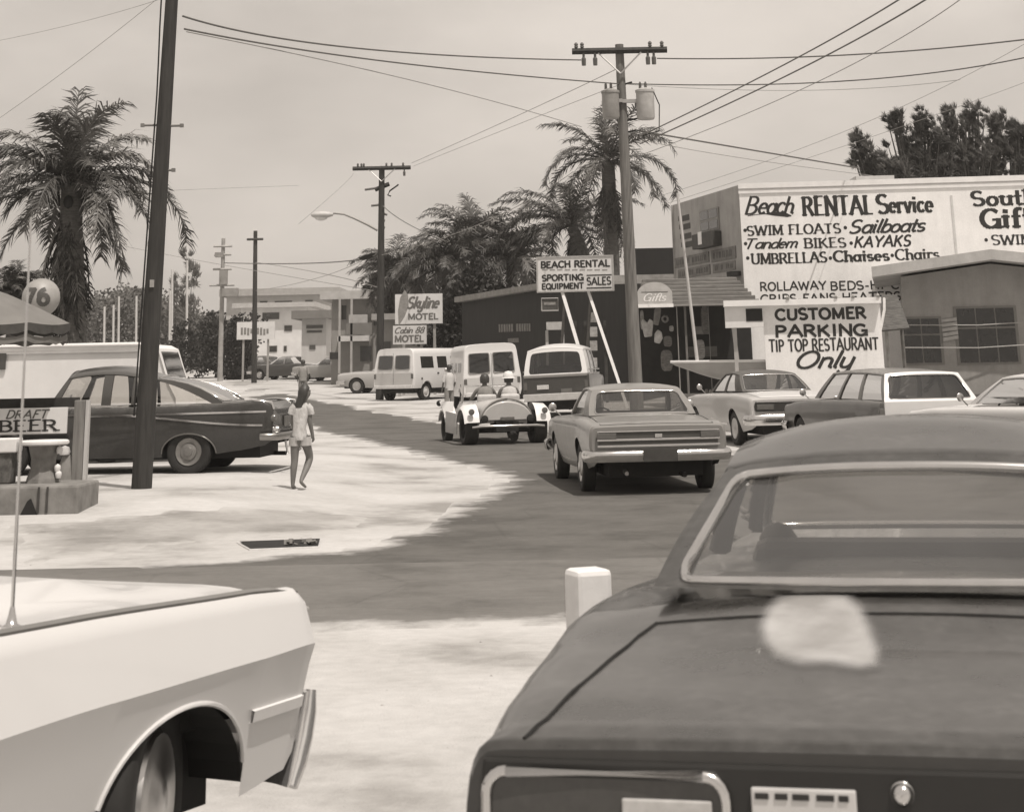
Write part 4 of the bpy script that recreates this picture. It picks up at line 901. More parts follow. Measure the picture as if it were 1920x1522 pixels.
# ---- vans -------------------------------------------------------------------------------------
def van(label, X, Y, deg, v2, hs=1.0, tilt=0.0, group='white vans parked nose in'):
    t = carroot('panel_van', label, 'van', X, Y, deg, group=group); W_ = paint(.66, .4); P2 = paint(v2, .4)
    hw, LEN, H = .98, 4.3, 1.98*hs
    def sec(y):
        k = 1-.10*smo((y-LEN+.5)/.5); rd = .10
        zb = .46
        for wy in (.95, 3.35):
            d = abs(y-wy)
            if d < .40: zb = max(zb, .33+math.sqrt(.16-d*d)*.98)
        P_ = [((hw-.05)*k, zb), (hw*k, max(zb+.02, .62)), (hw*k, .95), (hw*k*.995, 1.08), (hw*.955*k, 1.35), (hw*.90*k, H-.22), (hw*.86*k, H-.10), (hw*.76*k, H-.03), (hw*.5*k, H), (0, H+.01)]
        return P_
    ys_ = sorted(set([0, .03, .08, LEN-.3, LEN-.15, LEN-.06, LEN]+[LEN*i/20 for i in range(21)]+[wy-.40*math.cos(math.pi*i/16) for wy in (.95, 3.35) for i in range(17)]))
    rows = []
    for y in ys_:
        e = .965 if y in (0, LEN) else (.99 if y in (.03, LEN-.06) else 1)
        p = [(x*e, z if z < .7 else .7+(z-.7)*(e*.2+.8)) for x, z in sec(y)]; rows.append([(x, y, z) for x, z in p]+[(-x, y, z) for x, z in reversed(p[:-1])])
    # upright tail leaning in slightly toward the roof
    rows = [[(x, y+(.10*smo((z-1.0)/1.0) if y < .5 else 0) - (.35*smo((z-1.0)/.9) if y > LEN-.5 else 0), z) for x, y, z in r] for r in rows]
    m = MB(); m.grid(rows)
    for r, rv in ((rows[0], 0), (rows[-1], 1)):
        n = len(r)
        for j in range(n//2):
            q = [r[j], r[j+1], r[n-2-j], r[n-1-j]] if j < n//2-1 else [r[j], r[j+1], r[n-1-j]]; m.poly(q if rv else list(reversed(q)))
    m.f = [tuple(reversed(f)) for f in m.f]; m.build('body', W_, t, smooth=40)
    yr = lambda z: .10*smo((z-1.0)/1.0)
    for s in (-1, 1):               # rear door windows
        o = MB(); x0, x1 = .06, .76; z0, z1 = 1.18, 1.70*hs
        q = []
        for cx, cz, a0 in ((x1-.06, z1-.06, 0), (x0+.06, z1-.06, 90), (x0+.06, z0+.06, 180), (x1-.06, z0+.06, 270)):
            for i in range(5): q.append((cx+.06*math.cos(R_(a0+22.5*i)), cz+.06*math.sin(R_(a0+22.5*i))))
        o.poly([(s*x*(1-.06*(z-1.2)), yr(z)-.012, z) for x, z in (q if s < 0 else list(reversed(q)))]); o.build('rear_window', glassmat(.30), t)
        fr = MB(); fr.tube([(s*x*(1-.06*(z-1.2)), yr(z)-.012, z) for x, z in q+[q[0]]], .018, 6, caps=False); fr.build('window_frame', grey(.25, .6, .1, 9), t)
        dk = MB(); dk.poly([(s*x*(1-.06*(z-1.2)), yr(z)-.004, z) for x, z in (q if s < 0 else list(reversed(q)))]); dk.build('window_backing', grey(.06, .8, .4, 6), t)
        lamp_box(t, 'tail_light', s*.88, -.01, .92, .10, .18, LAMP)
        lo = MB(); lo.box((s*.46, -.008, .78), (.84, .02, .55)); lo.build('rear_door', P2, t, bevel=.01)
        for y0, y1 in ((.55, 1.45), (1.75, 2.45), (2.75, 3.45)):
            zz0, zz1 = 1.22, 1.66*hs; g = MB(); xo = lambda z: hw*(.955-.055*(z-1.35)/.4)+.006
            g.slab([(s*xo(zz0), y0, zz0), (s*xo(zz0), y1, zz0), (s*xo(zz1), y1, zz1), (s*xo(zz1), y0, zz1)] if s > 0 else [(s*xo(zz0), y1, zz0), (s*xo(zz0), y0, zz0), (s*xo(zz1), y0, zz1), (s*xo(zz1), y1, zz1)], .02); g.build('side_window', grey(.03, .12, .2, 4, coat=.5), t)
        lamp_box(t, 'door_handle', s*(hw+.012), 1.72, 1.02, .02, .05, DARK, .12)
        lamp_box(t, 'side_lamp', s*(hw+.005), .55, .82, .02, .08, LAMP, .10)
    lamp_box(t, 'door_seam', 0, -.02, 1.2, .012, 1.2, DARK, .012)
    m = MB(); m.slab([(.80, LEN-.02-.12, 1.2), (-.80, LEN-.02-.12, 1.2), (-.74, LEN-.27, 1.7), (.74, LEN-.27, 1.7)], .02); m.build('windscreen', DGLASS, t)
    m = MB(); m.box((0, -.05, .52), (1.8, .08, .13)); m.build('bumper', grey(.55, .4, .1, 9), t, bevel=.02)
    m = MB(); m.box((0, LEN/2, .42), (1.5, LEN-.5, .28)); m.build('underbody', DARK, t)
    for y in (.95, 3.35):
        for s in (-1, 1): wheel(t, s*(hw-.06), y, .335, .19, s, 'hub', capmat=grey(.45, .4, .1, 9))
    mirror(t, hw, 3.5, 1.2, 1); mirror(t, -hw, 3.5, 1.2, -1)
    t.rotation_euler.y = tilt
    return t
van('white van seen three quarters from behind, left of the other van', -5.14, 73.9, 30.3, .45, 1.0)
van('white van with its two-window tail toward the camera', -1.0, 61.272, -9, .5, 1.06, -.035)
def suv():
    t = carroot('utility_wagon', 'dark utility wagon with a white top, tail toward the camera', 'utility wagon', .95, 53.83, 8)
    P = paint(.05, .3); Wt = paint(.66, .4); hw, LEN = .97, 4.6
    K = [(0, .93, .90, .50, .8, 1.16, 1.16), (.04, .97, .93, .48, .8, 1.19, 1.19), (.6, .98, .93, .44, .8, 1.20, 1.21), (2.9, .98, .93, .42, .8, 1.20, 1.21), (3.1, .98, .90, .42, .8, 1.16, 1.18), (4.4, .96, .88, .46, .8, 1.12, 1.15), (4.6, .92, .85, .52, .8, 1.05, 1.08)]
    B = Body(K, [1.0, 3.65], .42, e=.4, wz=.36); B.mesh().build('body', P, t, smooth=40)
    C = Cabin((.05, 1.18, .92), (.22, 1.88, .80), (2.5, 1.90, .80), (3.05, 1.18, .88), .14)
    C.roof(drop=.08).build('roof', Wt, t, smooth=50)
    C.screen(True, t, Wt, glassmat(.4), inset=(.14, .16, .06), name='rear_window', rnd=.08); C.screen(False, t, Wt, DGLASS)
    pillars(t, C, [(0, .30, 0, .30), (.5, .55, .5, .55), (.93, 1, .95, 1)], Wt)
    for s in (-1, 1): side_glass(t, C, [(.30, .5, .30, .5), (.55, .93, .55, .95)], s, DGLASS)
    seats(t, 2.3, 1.1, .6, .9, mat=grey(.12, .6, .2, 6))
    m = MB(); m.box((0, -.01, 1.16), (1.84, .03, .07)); m.build('tailgate_trim', grey(.3, .35, .1, 9, metal=.6), t, bevel=.008)
    lamp_box(t, 'badge', -.38, -.012, .86, .34, .12, grey(.5, .5, .15, 30)); plate(t, (.3, -.02, .72))
    for s in (-1, 1): lamp_box(t, 'tail_light', s*.88, -.01, .9, .09, .2, LAMP)
    m = MB(); m.box((0, -.09, .58), (1.9, .16, .2)); m.build('bumper', grey(.42, .4, .1, 9), t, bevel=.02)
    for s in (-1, 1):
        for z in (1.30, 1.19): m = MB(); m.tube([(s*.96, .25, z), (s*1.0, 1.0, z), (s*1.0, 2.7, z)], .018, 6); m.build('side_rail', CHROME, t)
    underbody(t, B, .97, .6)
    for y in (1.0, 3.65):
        for s in (-1, 1): wheel(t, s*.95, y, .37, .2, s)
    t.rotation_euler.y = -.03
suv()
# ---- dune buggy -----------------------------------------------------------------------------------
def buggy():
    t = carroot('dune_buggy', 'open white dune buggy with fat rear tyres and flared wings on the road', 'dune buggy', -.341, 39.81, -14.9)
    Wt = paint(.68, .3); P = grey(.42, .35, .06, 3, coat=.4)
    m = MB(); rows = []
    for i in range(19):
        y = .25+2.9*i/18; k = smo((y-.25)/.7); f = smo((y-2.0)/1.1)
        hw = .52+.10*k-.18*f; zt = .74+.12*k-.16*f if y < .9 or y > 2.0 else .78; zb = .38+.05*(1-k)
        rows.append([(hw*.85, y, zb), (hw, y, zb+.1), (hw, y, zt-.1), (hw*.9, y, zt), (hw*.4, y, zt+.05*(y < .9)), (0, y, zt+.07*(y < .9 or y > 2.2)), (-hw*.4, y, zt+.05*(y < .9)), (-hw*.9, y, zt), (-hw, y, zt-.1), (-hw, y, zb+.1), (-hw*.85, y, zb)])
    m.grid([list(reversed(r)) for r in rows]); m.poly(rows[0]); m.poly(list(reversed(rows[-1]))); m.build('tub', P, t, smooth=50)
    # rounded tail cover with a raised arch
    m = MB(); rows = []
    for i in range(9):
        f = i/8; y = .25-.16*math.sin(f*math.pi/2); z1 = .30
        rows.append([(.60*math.cos(math.pi*j/16)*(1-.12*f), y+.28*(1-f)*0, .50+(.44-.10*f)*math.sin(math.pi*j/16)) for j in range(17)])
    m.grid(rows); m.poly(rows[-1]); m.build('tail_cover', grey(.40, .35, .06, 3, coat=.4), t, smooth=60)
    m = MB(); m.tube([(.55*math.cos(math.pi*j/16), .12, .50+.42*math.sin(math.pi*j/16)) for j in range(17)], .02, 6); m.build('tail_ridge', grey(.2, .4, .1, 9), t, smooth=60)
    lamp_box(t, 'name_plate', 0, .07, .52, .30, .07, grey(.10, .4, .3, 30))
    for s in (-1, 1):
        for y0, r, hw0, wd in ((.45, .46, .86, .34), (2.55, .40, .80, .24)):        # flared wings
            m = MB(); rows = []
            for i in range(13):
                a = R_(15+150*i/12); rows.append([(s*(hw0-wd*.7), y0-(r+.0)*math.cos(a), .33+(r+.04)*math.sin(a)), (s*(hw0+.02), y0-r*math.cos(a), .33+(r+.02)*math.sin(a)), (s*(hw0+.09), y0-(r-.02)*math.cos(a), .33+(r-.05)*math.sin(a)), (s*(hw0+.08), y0-(r-.05)*math.cos(a), .33+(r-.08)*math.sin(a))])
            m.grid(rows if s > 0 else [list(reversed(r_)) for r_ in rows]); w_ = m.build('wing', Wt, t, smooth=60)
            if y0 < 1:
                lf = MB(); lf.lathe([(.001, .03), (.055, .025), (.065, 0), (.06, -.05)], 14, Matrix.Rotation(math.pi/2, 3, 'X'), (s*.80, -.02, .67)); lf.build('tail_light', LAMP, t, smooth=50)
                lf = MB(); lf.lathe([(.001, .03), (.07, .02), (.08, 0), (.07, -.05)], 14, Matrix.Rotation(math.pi/2, 3, 'X'), (s*.50, .06, .52)); lf.build('exhaust_tip', DARK, t, smooth=50)
                fl = MB(); fl.poly([(s*(hw0+.06), y0+.40, .62), (s*(hw0+.06), y0+.50, .20), (s*(hw0+.02), y0+1.75, .22), (s*(hw0+.02), y0+1.72, .66)]); fl.slab([(s*(hw0+.06), y0+.40, .62), (s*(hw0+.06), y0+.50, .20), (s*(hw0+.02), y0+1.75, .22), (s*(hw0+.02), y0+1.72, .66)], .02*s); fl.build('side_skirt', Wt, t)
    # swept white front wing with its pointed flap at the left, lamp on top
    for s in (-1, 1):
        m = MB(); m.slab([(s*.66, 2.35, .85), (s*.98, 2.35, .86), (s*.80, 2.25, .34), (s*.70, 2.25, .34)] if s > 0 else [(s*.98, 2.35, .86), (s*.66, 2.35, .85), (s*.70, 2.25, .34), (s*.80, 2.25, .34)], .03); m.build('wing_flap', Wt, t)
        m = MB(); m.lathe([(.001, .06), (.05, .045), (.065, 0), (.05, -.04), (.001, -.05)], 12, Matrix.Rotation(math.pi/2, 3, 'X'), (s*.95, 2.5, .82)); m.build('headlight', DARK, t, smooth=50)
    m = MB(); m.tube([(-.78, .0, .36), (-.6, -.08, .38), (.6, -.08, .38), (.78, .0, .36)], .028, 8); m.build('rear_bar', CHROME, t, smooth=60)
    m = MB(); m.tube([(-.6, .45, .30), (.6, .45, .30)], .07, 8); m.box((0, .35, .36), (.5, .5, .2)); m.tube([(.12, -.02, .14), (.12, .4, .3)], .09, 8); m.build('rear_axle', DARK, t)
    m = MB()
    m.tube([(-.55, 1.95, .8), (-.53, 1.85, 1.18), (.53, 1.85, 1.18), (.55, 1.95, .8)], .022, 8); m.build('windscreen_frame', DULLCHROME, t)
    for s in (-1, 1):
        m = MB(); m.box((s*.26, 1.05, .62), (.44, .45, .16)); m.box((s*.26, .86, .80), (.42, .10, .42), 0, Matrix.Rotation(.2, 3, 'X')); m.build('seat', grey(.5, .6, .1, 9), t, bevel=.04)
    for s in (-1, 1):
        wheel(t, s*.90, .45, .345, .30, s, 'dish', capmat=DARK); wheel(t, s*.84, 2.55, .31, .17, s, 'dish', capmat=DARK)
    return t
bug = buggy()
# ------------------------------------------------------------------ the rental building with its painted wall
def wallbox(mb, A, B, z0, z1, t):       # a straight wall from A to B (x, y), thickness t to the left of A->B
    A, B = Vector(A[:2]), Vector(B[:2]); d = (B-A).normalized(); n = Vector((-d.y, d.x))*t
    P = [A, B, B+n, A+n]; i = mb.add([(p.x, p.y, z0) for p in P]+[(p.x, p.y, z1) for p in P])
    for q in ((3, 2, 1, 0), (4, 5, 6, 7), (0, 1, 5, 4), (1, 2, 6, 5), (2, 3, 7, 6), (3, 0, 4, 7)): mb.f.append(tuple(i+k for k in q))
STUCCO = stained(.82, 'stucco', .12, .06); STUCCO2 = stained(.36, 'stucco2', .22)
pa = at(1385, 347, 56); pb = at(2050, 326, 55.0); pc = at(1258, 386, 63); ztop = pa.z
A, B, Cc = Vector((pa.x, pa.y, 0)), Vector((pb.x, pb.y, 0)), Vector((pc.x, pc.y, 0))
t = thing('rental_building', 'two storey shop with its long front wall painted with beach rental lettering', 'building', A)
inv = local(t); o = lambda p, z=0: (p.x-A.x, p.y-A.y, z)
m = MB(); wallbox(m, o(A), o(B), -.2, ztop, .25); m.build('front_wall', STUCCO, t)
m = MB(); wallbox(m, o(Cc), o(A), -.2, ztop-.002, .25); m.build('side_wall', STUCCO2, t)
D = B+(Cc-A)
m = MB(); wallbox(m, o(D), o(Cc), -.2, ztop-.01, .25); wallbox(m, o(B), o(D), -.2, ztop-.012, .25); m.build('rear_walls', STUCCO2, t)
m = MB(); m.poly([o(A, ztop-.4), o(B, ztop-.4), o(D, ztop-.4), o(Cc, ztop-.4)]); m.build('roof', grey(.4, .9, .1, 5), t)
F = Plane(A, B-A, (0, 0, 1), inv)
wlen = (B-A).length
for z, h, q in ((ztop-.12, .16, .06), (ztop-.27, .11, .035)):
    m = MB(); m.slab([F.P(-.02, z, q), F.P(wlen, z, q), F.P(wlen, z+h, q), F.P(-.02, z+h, q)], q-.003); m.build('cornice', WHITE, t)
m = MB(); u, v = F.uv(1786, 420); m.slab([F.P(u, 2.5, .014), F.P(u+.07, 2.5, .014), F.P(u+.07, ztop-.5, .014), F.P(u, ztop-.5, .014)], .012); m.build('wall_seam', grey(.55, .8, .1, 4), t)
def line(name, items, mat=INK):
    for it in items: m = MB(); F.write(m, *it); m.build(name, mat, t)
def bullets(pts, r=.055):
    m = MB()
    for px, py in pts:
        u, v = F.uv(px, py); m.poly([F.P(u+r*math.cos(k*.6283), v+r*math.sin(k*.6283), .004) for k in range(10)])
    m.build('bullet_points', INK, t)
line('lettering', [('Beach', 'script', 1397, 402, 1490, 368), ('RENTAL', 'serif', 1503, 404, 1638, 367), ('S', 'serif', 1645, 401, 1668, 364)])
line('lettering', [('ervice', 'serif', 1668, 399, 1750, 366)])
m = MB(); rows = []
for i in range(21):
    f = i/20; u, v = F.uv(1402+82*f, 405-4*math.sin(f*3.1)+5*f*f*0); hh = (.02+.10*smo((f-.35)/.3))*(1-smo((f-.9)/.1)*.8); rows.append([F.P(u, v-hh/2, .0045), F.P(u, v+hh/2, .0045)])
m.grid(rows); m.f = [tuple(reversed(f)) for f in m.f]; m.build('lettering', INK, t)
line('lettering', [('SWIM FLOATS', 'serif', 1401, 440, 1577, 421), ('Sailboats', 'scriptbold', 1592, 437, 1738, 410)])
line('lettering', [('Tandem', 'scriptbold', 1401, 466.5, 1497, 446), ('BIKES', 'serif', 1506, 465, 1587, 446), ('KAYAKS', 'slant', 1602, 464, 1710, 441)])
line('lettering', [('UMBRELLAS', 'serif', 1407, 494, 1551, 474), ('Chaises', 'serifbold', 1563, 490.5, 1668, 469), ('Chairs', 'serif', 1679, 487, 1762, 466)])
line('lettering', [('ROLLAWAY', 'sans', 1426, 545, 1550, 527), ('BEDS-HI-', 'sans', 1558, 544, 1668, 526), ('C', 'sans', 1671, 543, 1686, 525)])
line('lettering', [('CRIBS-FANS-HEATERS', 'sans', 1426, 567, 1690, 549)])
line('lettering', [('South', 'serifbold', 1822, 386, 1946, 356), ('Gifts', 'serifbold', 1840, 428, 1962, 389), ('SWIM', 'serif', 1860, 459, 1940, 440)])
bullets([(1397, 432), (1585, 427), (1398, 457), (1596, 456), (1402, 484), (1557, 484), (1673, 479), (1849, 450)])
# side wall: window, box under it, painted panels
S = Plane(Cc, A-Cc, (0, 0, 1), inv)
def side_panel(name, x0, y0, x1, y1, mat, n=.03, tt=.028, par=None):
    m = MB(); a, b = S.uv(x0, 500)[0], S.uv(x1, 500)[0]; za = S.uv((x0+x1)/2, y0)[1]; zb = S.uv((x0+x1)/2, y1)[1]
    m.slab([S.P(a, za, n), S.P(b, za, n), S.P(b, zb, n), S.P(a, zb, n)], tt); return m.build(name, mat, par or t), (a, za, b-a, zb-za)
wf, r0 = side_panel('window', 1318, 433, 1354, 391, grey(.22, .7, .1, 5), .04, .038)
m = MB(); u, v, w_, h_ = r0
for i in range(2):
    for j in range(2): m.slab([S.P(u+.1+i*w_*.48, v+.06+j*h_*.49, .05), S.P(u+w_*.47+i*w_*.48, v+.06+j*h_*.49, .05), S.P(u+w_*.47+i*w_*.48, v+h_*.46+j*h_*.49, .05), S.P(u+.1+i*w_*.48, v+h_*.46+j*h_*.49, .05)], .008)
m.build('pane', grey(.02, .15, .3, 3, coat=.5), wf)
side_panel('window_box', 1319, 464, 1356, 436, grey(.05, .7, .3, 5), .35, .345); side_panel('box_mark', 1331, 458, 1338, 434, WHITE, .36, .008)
for x0, y0, x1, y1 in ((1267, 497, 1331, 478), (1336, 488, 1382, 465), (1272, 519, 1332, 501), (1338, 509, 1380, 492)):
    bo, (u, v, w_, h_) = side_panel('sign_panel', x0, y0, x1, y1, grey(.15, .75, .25, 4), .03)
    m = MB(); rr = random.Random(int(x0))
    uu = u+.2
    while uu < u+w_-.3:
        k = rr.uniform(.14, .34)
        for q in range(2): m.slab([S.P(uu+q*k*.55, v+h_*.25, .035), S.P(uu+q*k*.55+k*.3, v+h_*.25, .035), S.P(uu+q*k*.55+k*.3, v+h_*.78, .035), S.P(uu+q*k*.55, v+h_*.78, .035)], .004)
        uu += k+rr.choice((.08, .08, .3))
    m.build('worn_lettering', grey(.08, .75, .25, 4), bo)
for k, y in enumerate((402, 418, 436, 452)):
    side_panel('painted_letter', 1284+k*1.2, y+11, 1297+k*1.2, y, grey(.05, .7, .2, 4), .012, .01); side_panel('painted_letter', 1276+k*1.2, y+11, 1281+k*1.2, y+2, grey(.09, .7, .2, 4), .012, .01)
side_panel('spotlight', 1379, 518, 1389, 509, DARK, .3, .29)
m = MB(); q0 = at(1602, 318, 60); 
m.box((q0.x-A.x+.55, q0.y-A.y, ztop+.15), (1.25, 1.2, .75)); m.build('roof_hatch', grey(.5, .8, .1, 5), t)

# ---- the gift shop's verandah built out from the side of the rental building
ya = 53.6
def box_between(mb, px0, py0, px1, py1, Y, depth):
    a = at(px0, py0, Y); b = at(px1, py1, Y); mb.box(((a.x+b.x)/2-t.location.x, Y+depth/2-t.location.y, (a.z+b.z)/2-t.location.z), (abs(b.x-a.x), depth, abs(a.z-b.z)))
p0 = ground(1196, ya)
t = thing('gift_shop', 'dark open fronted gift shop under a low striped awning roof beside the rental building', 'shop', (p0.x, p0.y, 0))
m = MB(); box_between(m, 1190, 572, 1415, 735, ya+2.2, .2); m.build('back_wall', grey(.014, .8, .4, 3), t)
m = MB()
for k in range(7):
    y = ya - .25 + 2.6*k/6; a = at(1196, 574, ya); b = at(1420, 570, ya); z0 = a.z+.04+.72*k/6
    m.box(((a.x+b.x)/2-p0.x, y-p0.y, z0), (b.x-a.x-.1*k, .46, .16))
m.build('awning_roof', grey(.16, .8, .25, 2, stretch=(1, 1, 6)), t, bevel=.02)
m = MB(); box_between(m, 1194, 575, 1420, 568, ya-.5, .06); m.build('fascia', grey(.26, .8, .2, 3), t)
for x0, x1, v in ((1268, 1277, .22), (1286, 1290, .12), (1328, 1336, .15)):
    m = MB(); box_between(m, x0, 574, x1, 740, ya-.2, .12); m.build('post', grey(v, .8, .2, 3), t)
m = MB(); box_between(m, 1300, 612, 1329, 626, ya+1.6, .1); m.build('counter_board', grey(.17, .8, .2, 3), t)
m = MB(); box_between(m, 1292, 650, 1345, 668, ya+1.4, .4); m.build('display_table', grey(.08, .8, .3, 3), t)
# arched sign over the entrance
a0 = at(1195, 571, ya-.9)
sg = thing('arched_sign', 'pale arched shop sign over the gift shop entrance', 'sign', a0)
SP = Plane(a0, (1, 0, 0), (0, 0, 1), local(sg)); w_ = at(1261, 571, ya-.9).x-a0.x; h_ = at(1228, 529, ya-.9).z-a0.z
m = MB(); out = [(0, 0), (w_, 0), (w_, .55*h_)]+[(w_/2+w_/2*math.cos(R_(a)), .42*h_+.58*h_*math.sin(R_(a))) for a in range(20, 165, 8)]+[(0, .55*h_)]
m.prism([(x, z) for x, z in out], -.05, .05); m.build('board', grey(.40, .7, .12, 4), sg)
m = MB(); m.prism([(-.02, -.09), (w_+.02, -.09), (w_+.02, 0), (-.02, 0)], -.07, .07); m.build('base_strip', WHITE, sg)
m = MB(); stroke_text(m, 'Gifts', 'script', SP.P, .18*w_, .12*h_, .66*w_, .38*h_, lift=.055); m.build('lettering', WHITE, sg)
m = MB(); m.slab([SP.P(.12*w_, .53*h_, .056), SP.P(.88*w_, .53*h_, .056), SP.P(.88*w_, .57*h_, .056), SP.P(.12*w_, .57*h_, .056)], .005); m.build('divider', grey(.15, .7, .1, 4), sg)
# beach toys and towels hanging in the shop front
for nm, lab, cat, px, py, outl, v in (('hanging_towel', 'pale towel hanging in the dark shop front behind the pole', 'towel', 1215, 604, [(-.12, -.42), (.10, -.40), (.16, .02), (.05, .10), (-.02, -.02), (-.14, .10), (-.20, .0)], .36), ('hanging_float', 'grey toy float hanging highest in the gift shop front', 'toy', 1230, 588, [(-.10, -.30), (.05, -.34), (.12, -.1), (.16, .12), (.04, .22), (-.04, .1)], .17), ('hanging_ball', 'pale round toy hanging lowest in the gift shop front', 'toy', 1234, 631, [(-.12, -.16), (.04, -.2), (.13, -.05), (.11, .12), (.0, .2), (-.1, .08)], .42)):
    c = at(px, py, ya+.3); m = MB(); m.prism(outl, -.05, .05); ob = m.build(nm, grey(v, .8, .3, 7), None, bevel=.03); ob.location = c; tag(ob, lab, cat, 'goods hanging in the gift shop')
for nm, lab, cat, px, py, w_, h_, v in (('rolled_mat', 'pale rolled beach mat hanging left of the other shop goods', 'mat', 1204, 600, .10, .55, .22), ('swim_ring', 'grey swim ring hanging under the arched sign', 'swim ring', 1247, 598, .22, .22, .20), ('straw_bag', 'dim straw bag hanging right of the round toy', 'bag', 1252, 640, .24, .30, .13), ('paper_lantern', 'small pale lantern hanging just left of the first verandah post', 'lantern', 1259, 616, .12, .16, .30), ('postcard_rack', 'dim upright rack of cards at the foot of the first verandah post', 'rack', 1250, 676, .34, .60, .12), ('beach_chair', 'folded pale striped chair leaning behind the second post', 'chair', 1313, 655, .26, .55, .20), ('float_board', 'grey float board standing by the shop back wall', 'board', 1322, 600, .22, .80, .10)):
    c = at(px, py, ya+.9); m = MB(); k = 12
    if nm == 'swim_ring': m.tube([(w_*.36*math.cos(a), 0, w_*.36*math.sin(a)) for a in [2*math.pi*i/16 for i in range(17)]], w_*.14, 8, caps=False)
    else: m.prism([(w_/2*math.copysign(abs(math.cos(a))**.6, math.cos(a)), h_/2*math.copysign(abs(math.sin(a))**.6, math.sin(a))) for a in [2*math.pi*(i+.5)/k for i in range(k)]], -.06, .06)
    ob = m.build(nm, grey(v, .8, .45, 11, stretch=(1, 1, 3)), None); ob.location = c; tag(ob, lab, cat, 'goods hanging in the gift shop')
# ---- dark timber buildings in the middle
def dark_block(name, label, pts, ztops, mats, roof=None):
    t = thing(name, label, 'building', (pts[0].x, pts[0].y, 0)); o = pts[0]; m = MB()
    n = len(pts); i = m.add([(p.x-o.x, p.y-o.y, -.3) for p in pts]+[(p.x-o.x, p.y-o.y, z) for p, z in zip(pts, ztops)])
    for k in range(n): m.f.append((i+k, i+(k+1) % n, i+n+(k+1) % n, i+n+k))
    m.f.append(tuple(i+n+k for k in range(n))); m.build('walls', mats, t); return t, o
q1 = at(866, 566, 79); q2 = at(1075, 533, 69.0); q3 = at(1200, 530, 68.0)
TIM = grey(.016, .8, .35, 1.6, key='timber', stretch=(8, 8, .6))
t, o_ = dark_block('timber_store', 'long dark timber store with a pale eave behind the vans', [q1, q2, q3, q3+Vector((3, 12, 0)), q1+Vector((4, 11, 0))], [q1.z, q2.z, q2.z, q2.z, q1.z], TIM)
m = MB(); d = (q2-q1); e0 = Vector((d.y, -d.x, 0)).normalized()
m.slab([(e0*.35+Vector((0, 0, q1.z-.02))), (q2-o_)*1.0+e0*.35+Vector((0, 0, q2.z-.02))-Vector((0, 0, q2.z-o_.z)), (q2-o_)+e0*.35+Vector((0, 0, q2.z+.2))-Vector((0, 0, q2.z-o_.z)), e0*.35+Vector((0, 0, q1.z+.2))], .4); m.build('eave', grey(.22, .8, .2, 4), t)
TP = Plane((q1.x, q1.y, 0), (q2.x-q1.x, q2.y-q1.y, 0), (0, 0, 1), local(t))
m = MB(); rr = random.Random(3); px = 936
while px < 996:
    k = rr.choice((2.5, 3, 3.5)); 
    if abs(px-963) > 3: TP.panel(m, px, 622.5-(px-936)*.03, px+k, 608-(px-936)*.03, .02, .018)
    px += k+1.6
m.build('faded_lettering', grey(.17, .8, .3, 9), t)
for k, (py, v) in enumerate(((595, .22), (622, .34), (648, .30), (680, .36))):
    q = at(1113, py, 66); m = MB(); m.box((q.x-t.location.x, q.y-t.location.y, q.z), (.26, .05, .34)); m.build('notice_board', grey(v, .8, .3, 9), t)
for px in (1080, 1098, 1135, 1180): q = at(px, 640, 66.8); m = MB(); m.box((q.x-t.location.x, q.y-t.location.y, 1.6), (.10, .08, 3.2)); m.build('wall_batten', grey(.045, .85, .3, 5), t)
m = MB(); TP.panel(m, 953, 642, 973, 634, .02, .018); m.build('poster', grey(.15, .8, .3, 9), t)
q4 = at(1188, 466, 82); q5 = at(1275, 464, 82)
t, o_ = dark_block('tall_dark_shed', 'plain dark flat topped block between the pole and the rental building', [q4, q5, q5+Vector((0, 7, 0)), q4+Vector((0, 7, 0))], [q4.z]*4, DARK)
m = MB(); c = at(1180, 524, 66); m.box((c.x-o_.x, c.y-o_.y, c.z), (3.4, .3, .3)); m.build('ledge', grey(.26, .8, .2, 4), t)
# porch signs of the timber store
c = at(1031, 571, 65); sg = thing('hanging_sign', 'small dim framed board under the beach rental sign', 'sign', c)
m = MB(); m.box((0, 0, 0), (.58, .06, .42)); m.build('board', grey(.07, .7, .3, 12), sg)
m = MB(); m.tube([(-.29, -.04, -.21), (.29, -.04, -.21), (.29, -.04, .21), (-.29, -.04, .21), (-.29, -.04, -.21)], .025, 6, caps=False); m.build('frame', grey(.33, .6, .1, 9), sg)
m = MB(); m.box((0, -.035, .03), (.40, .01, .09)); m.build('marks', grey(.22, .7, .3, 12), sg)
c = at(1041, 611, 65); g = ground(1024, 65); sg = thing('entrance_canopy', 'pale box canopy on white posts at the timber store entrance', 'canopy', (c.x, c.y, g.z))
m = MB(); m.box((0, 0, c.z-g.z), (.62, .5, .26)); m.build('canopy_box', grey(.42, .7, .15, 6), sg)
for x, w_ in ((-.30, .10), (.28, .05)):
    m = MB(); m.box((x, -.05, (c.z-g.z)/2-.1), (w_, .1, c.z-g.z-.1)); m.build('post', grey(.42, .7, .1, 6), sg)

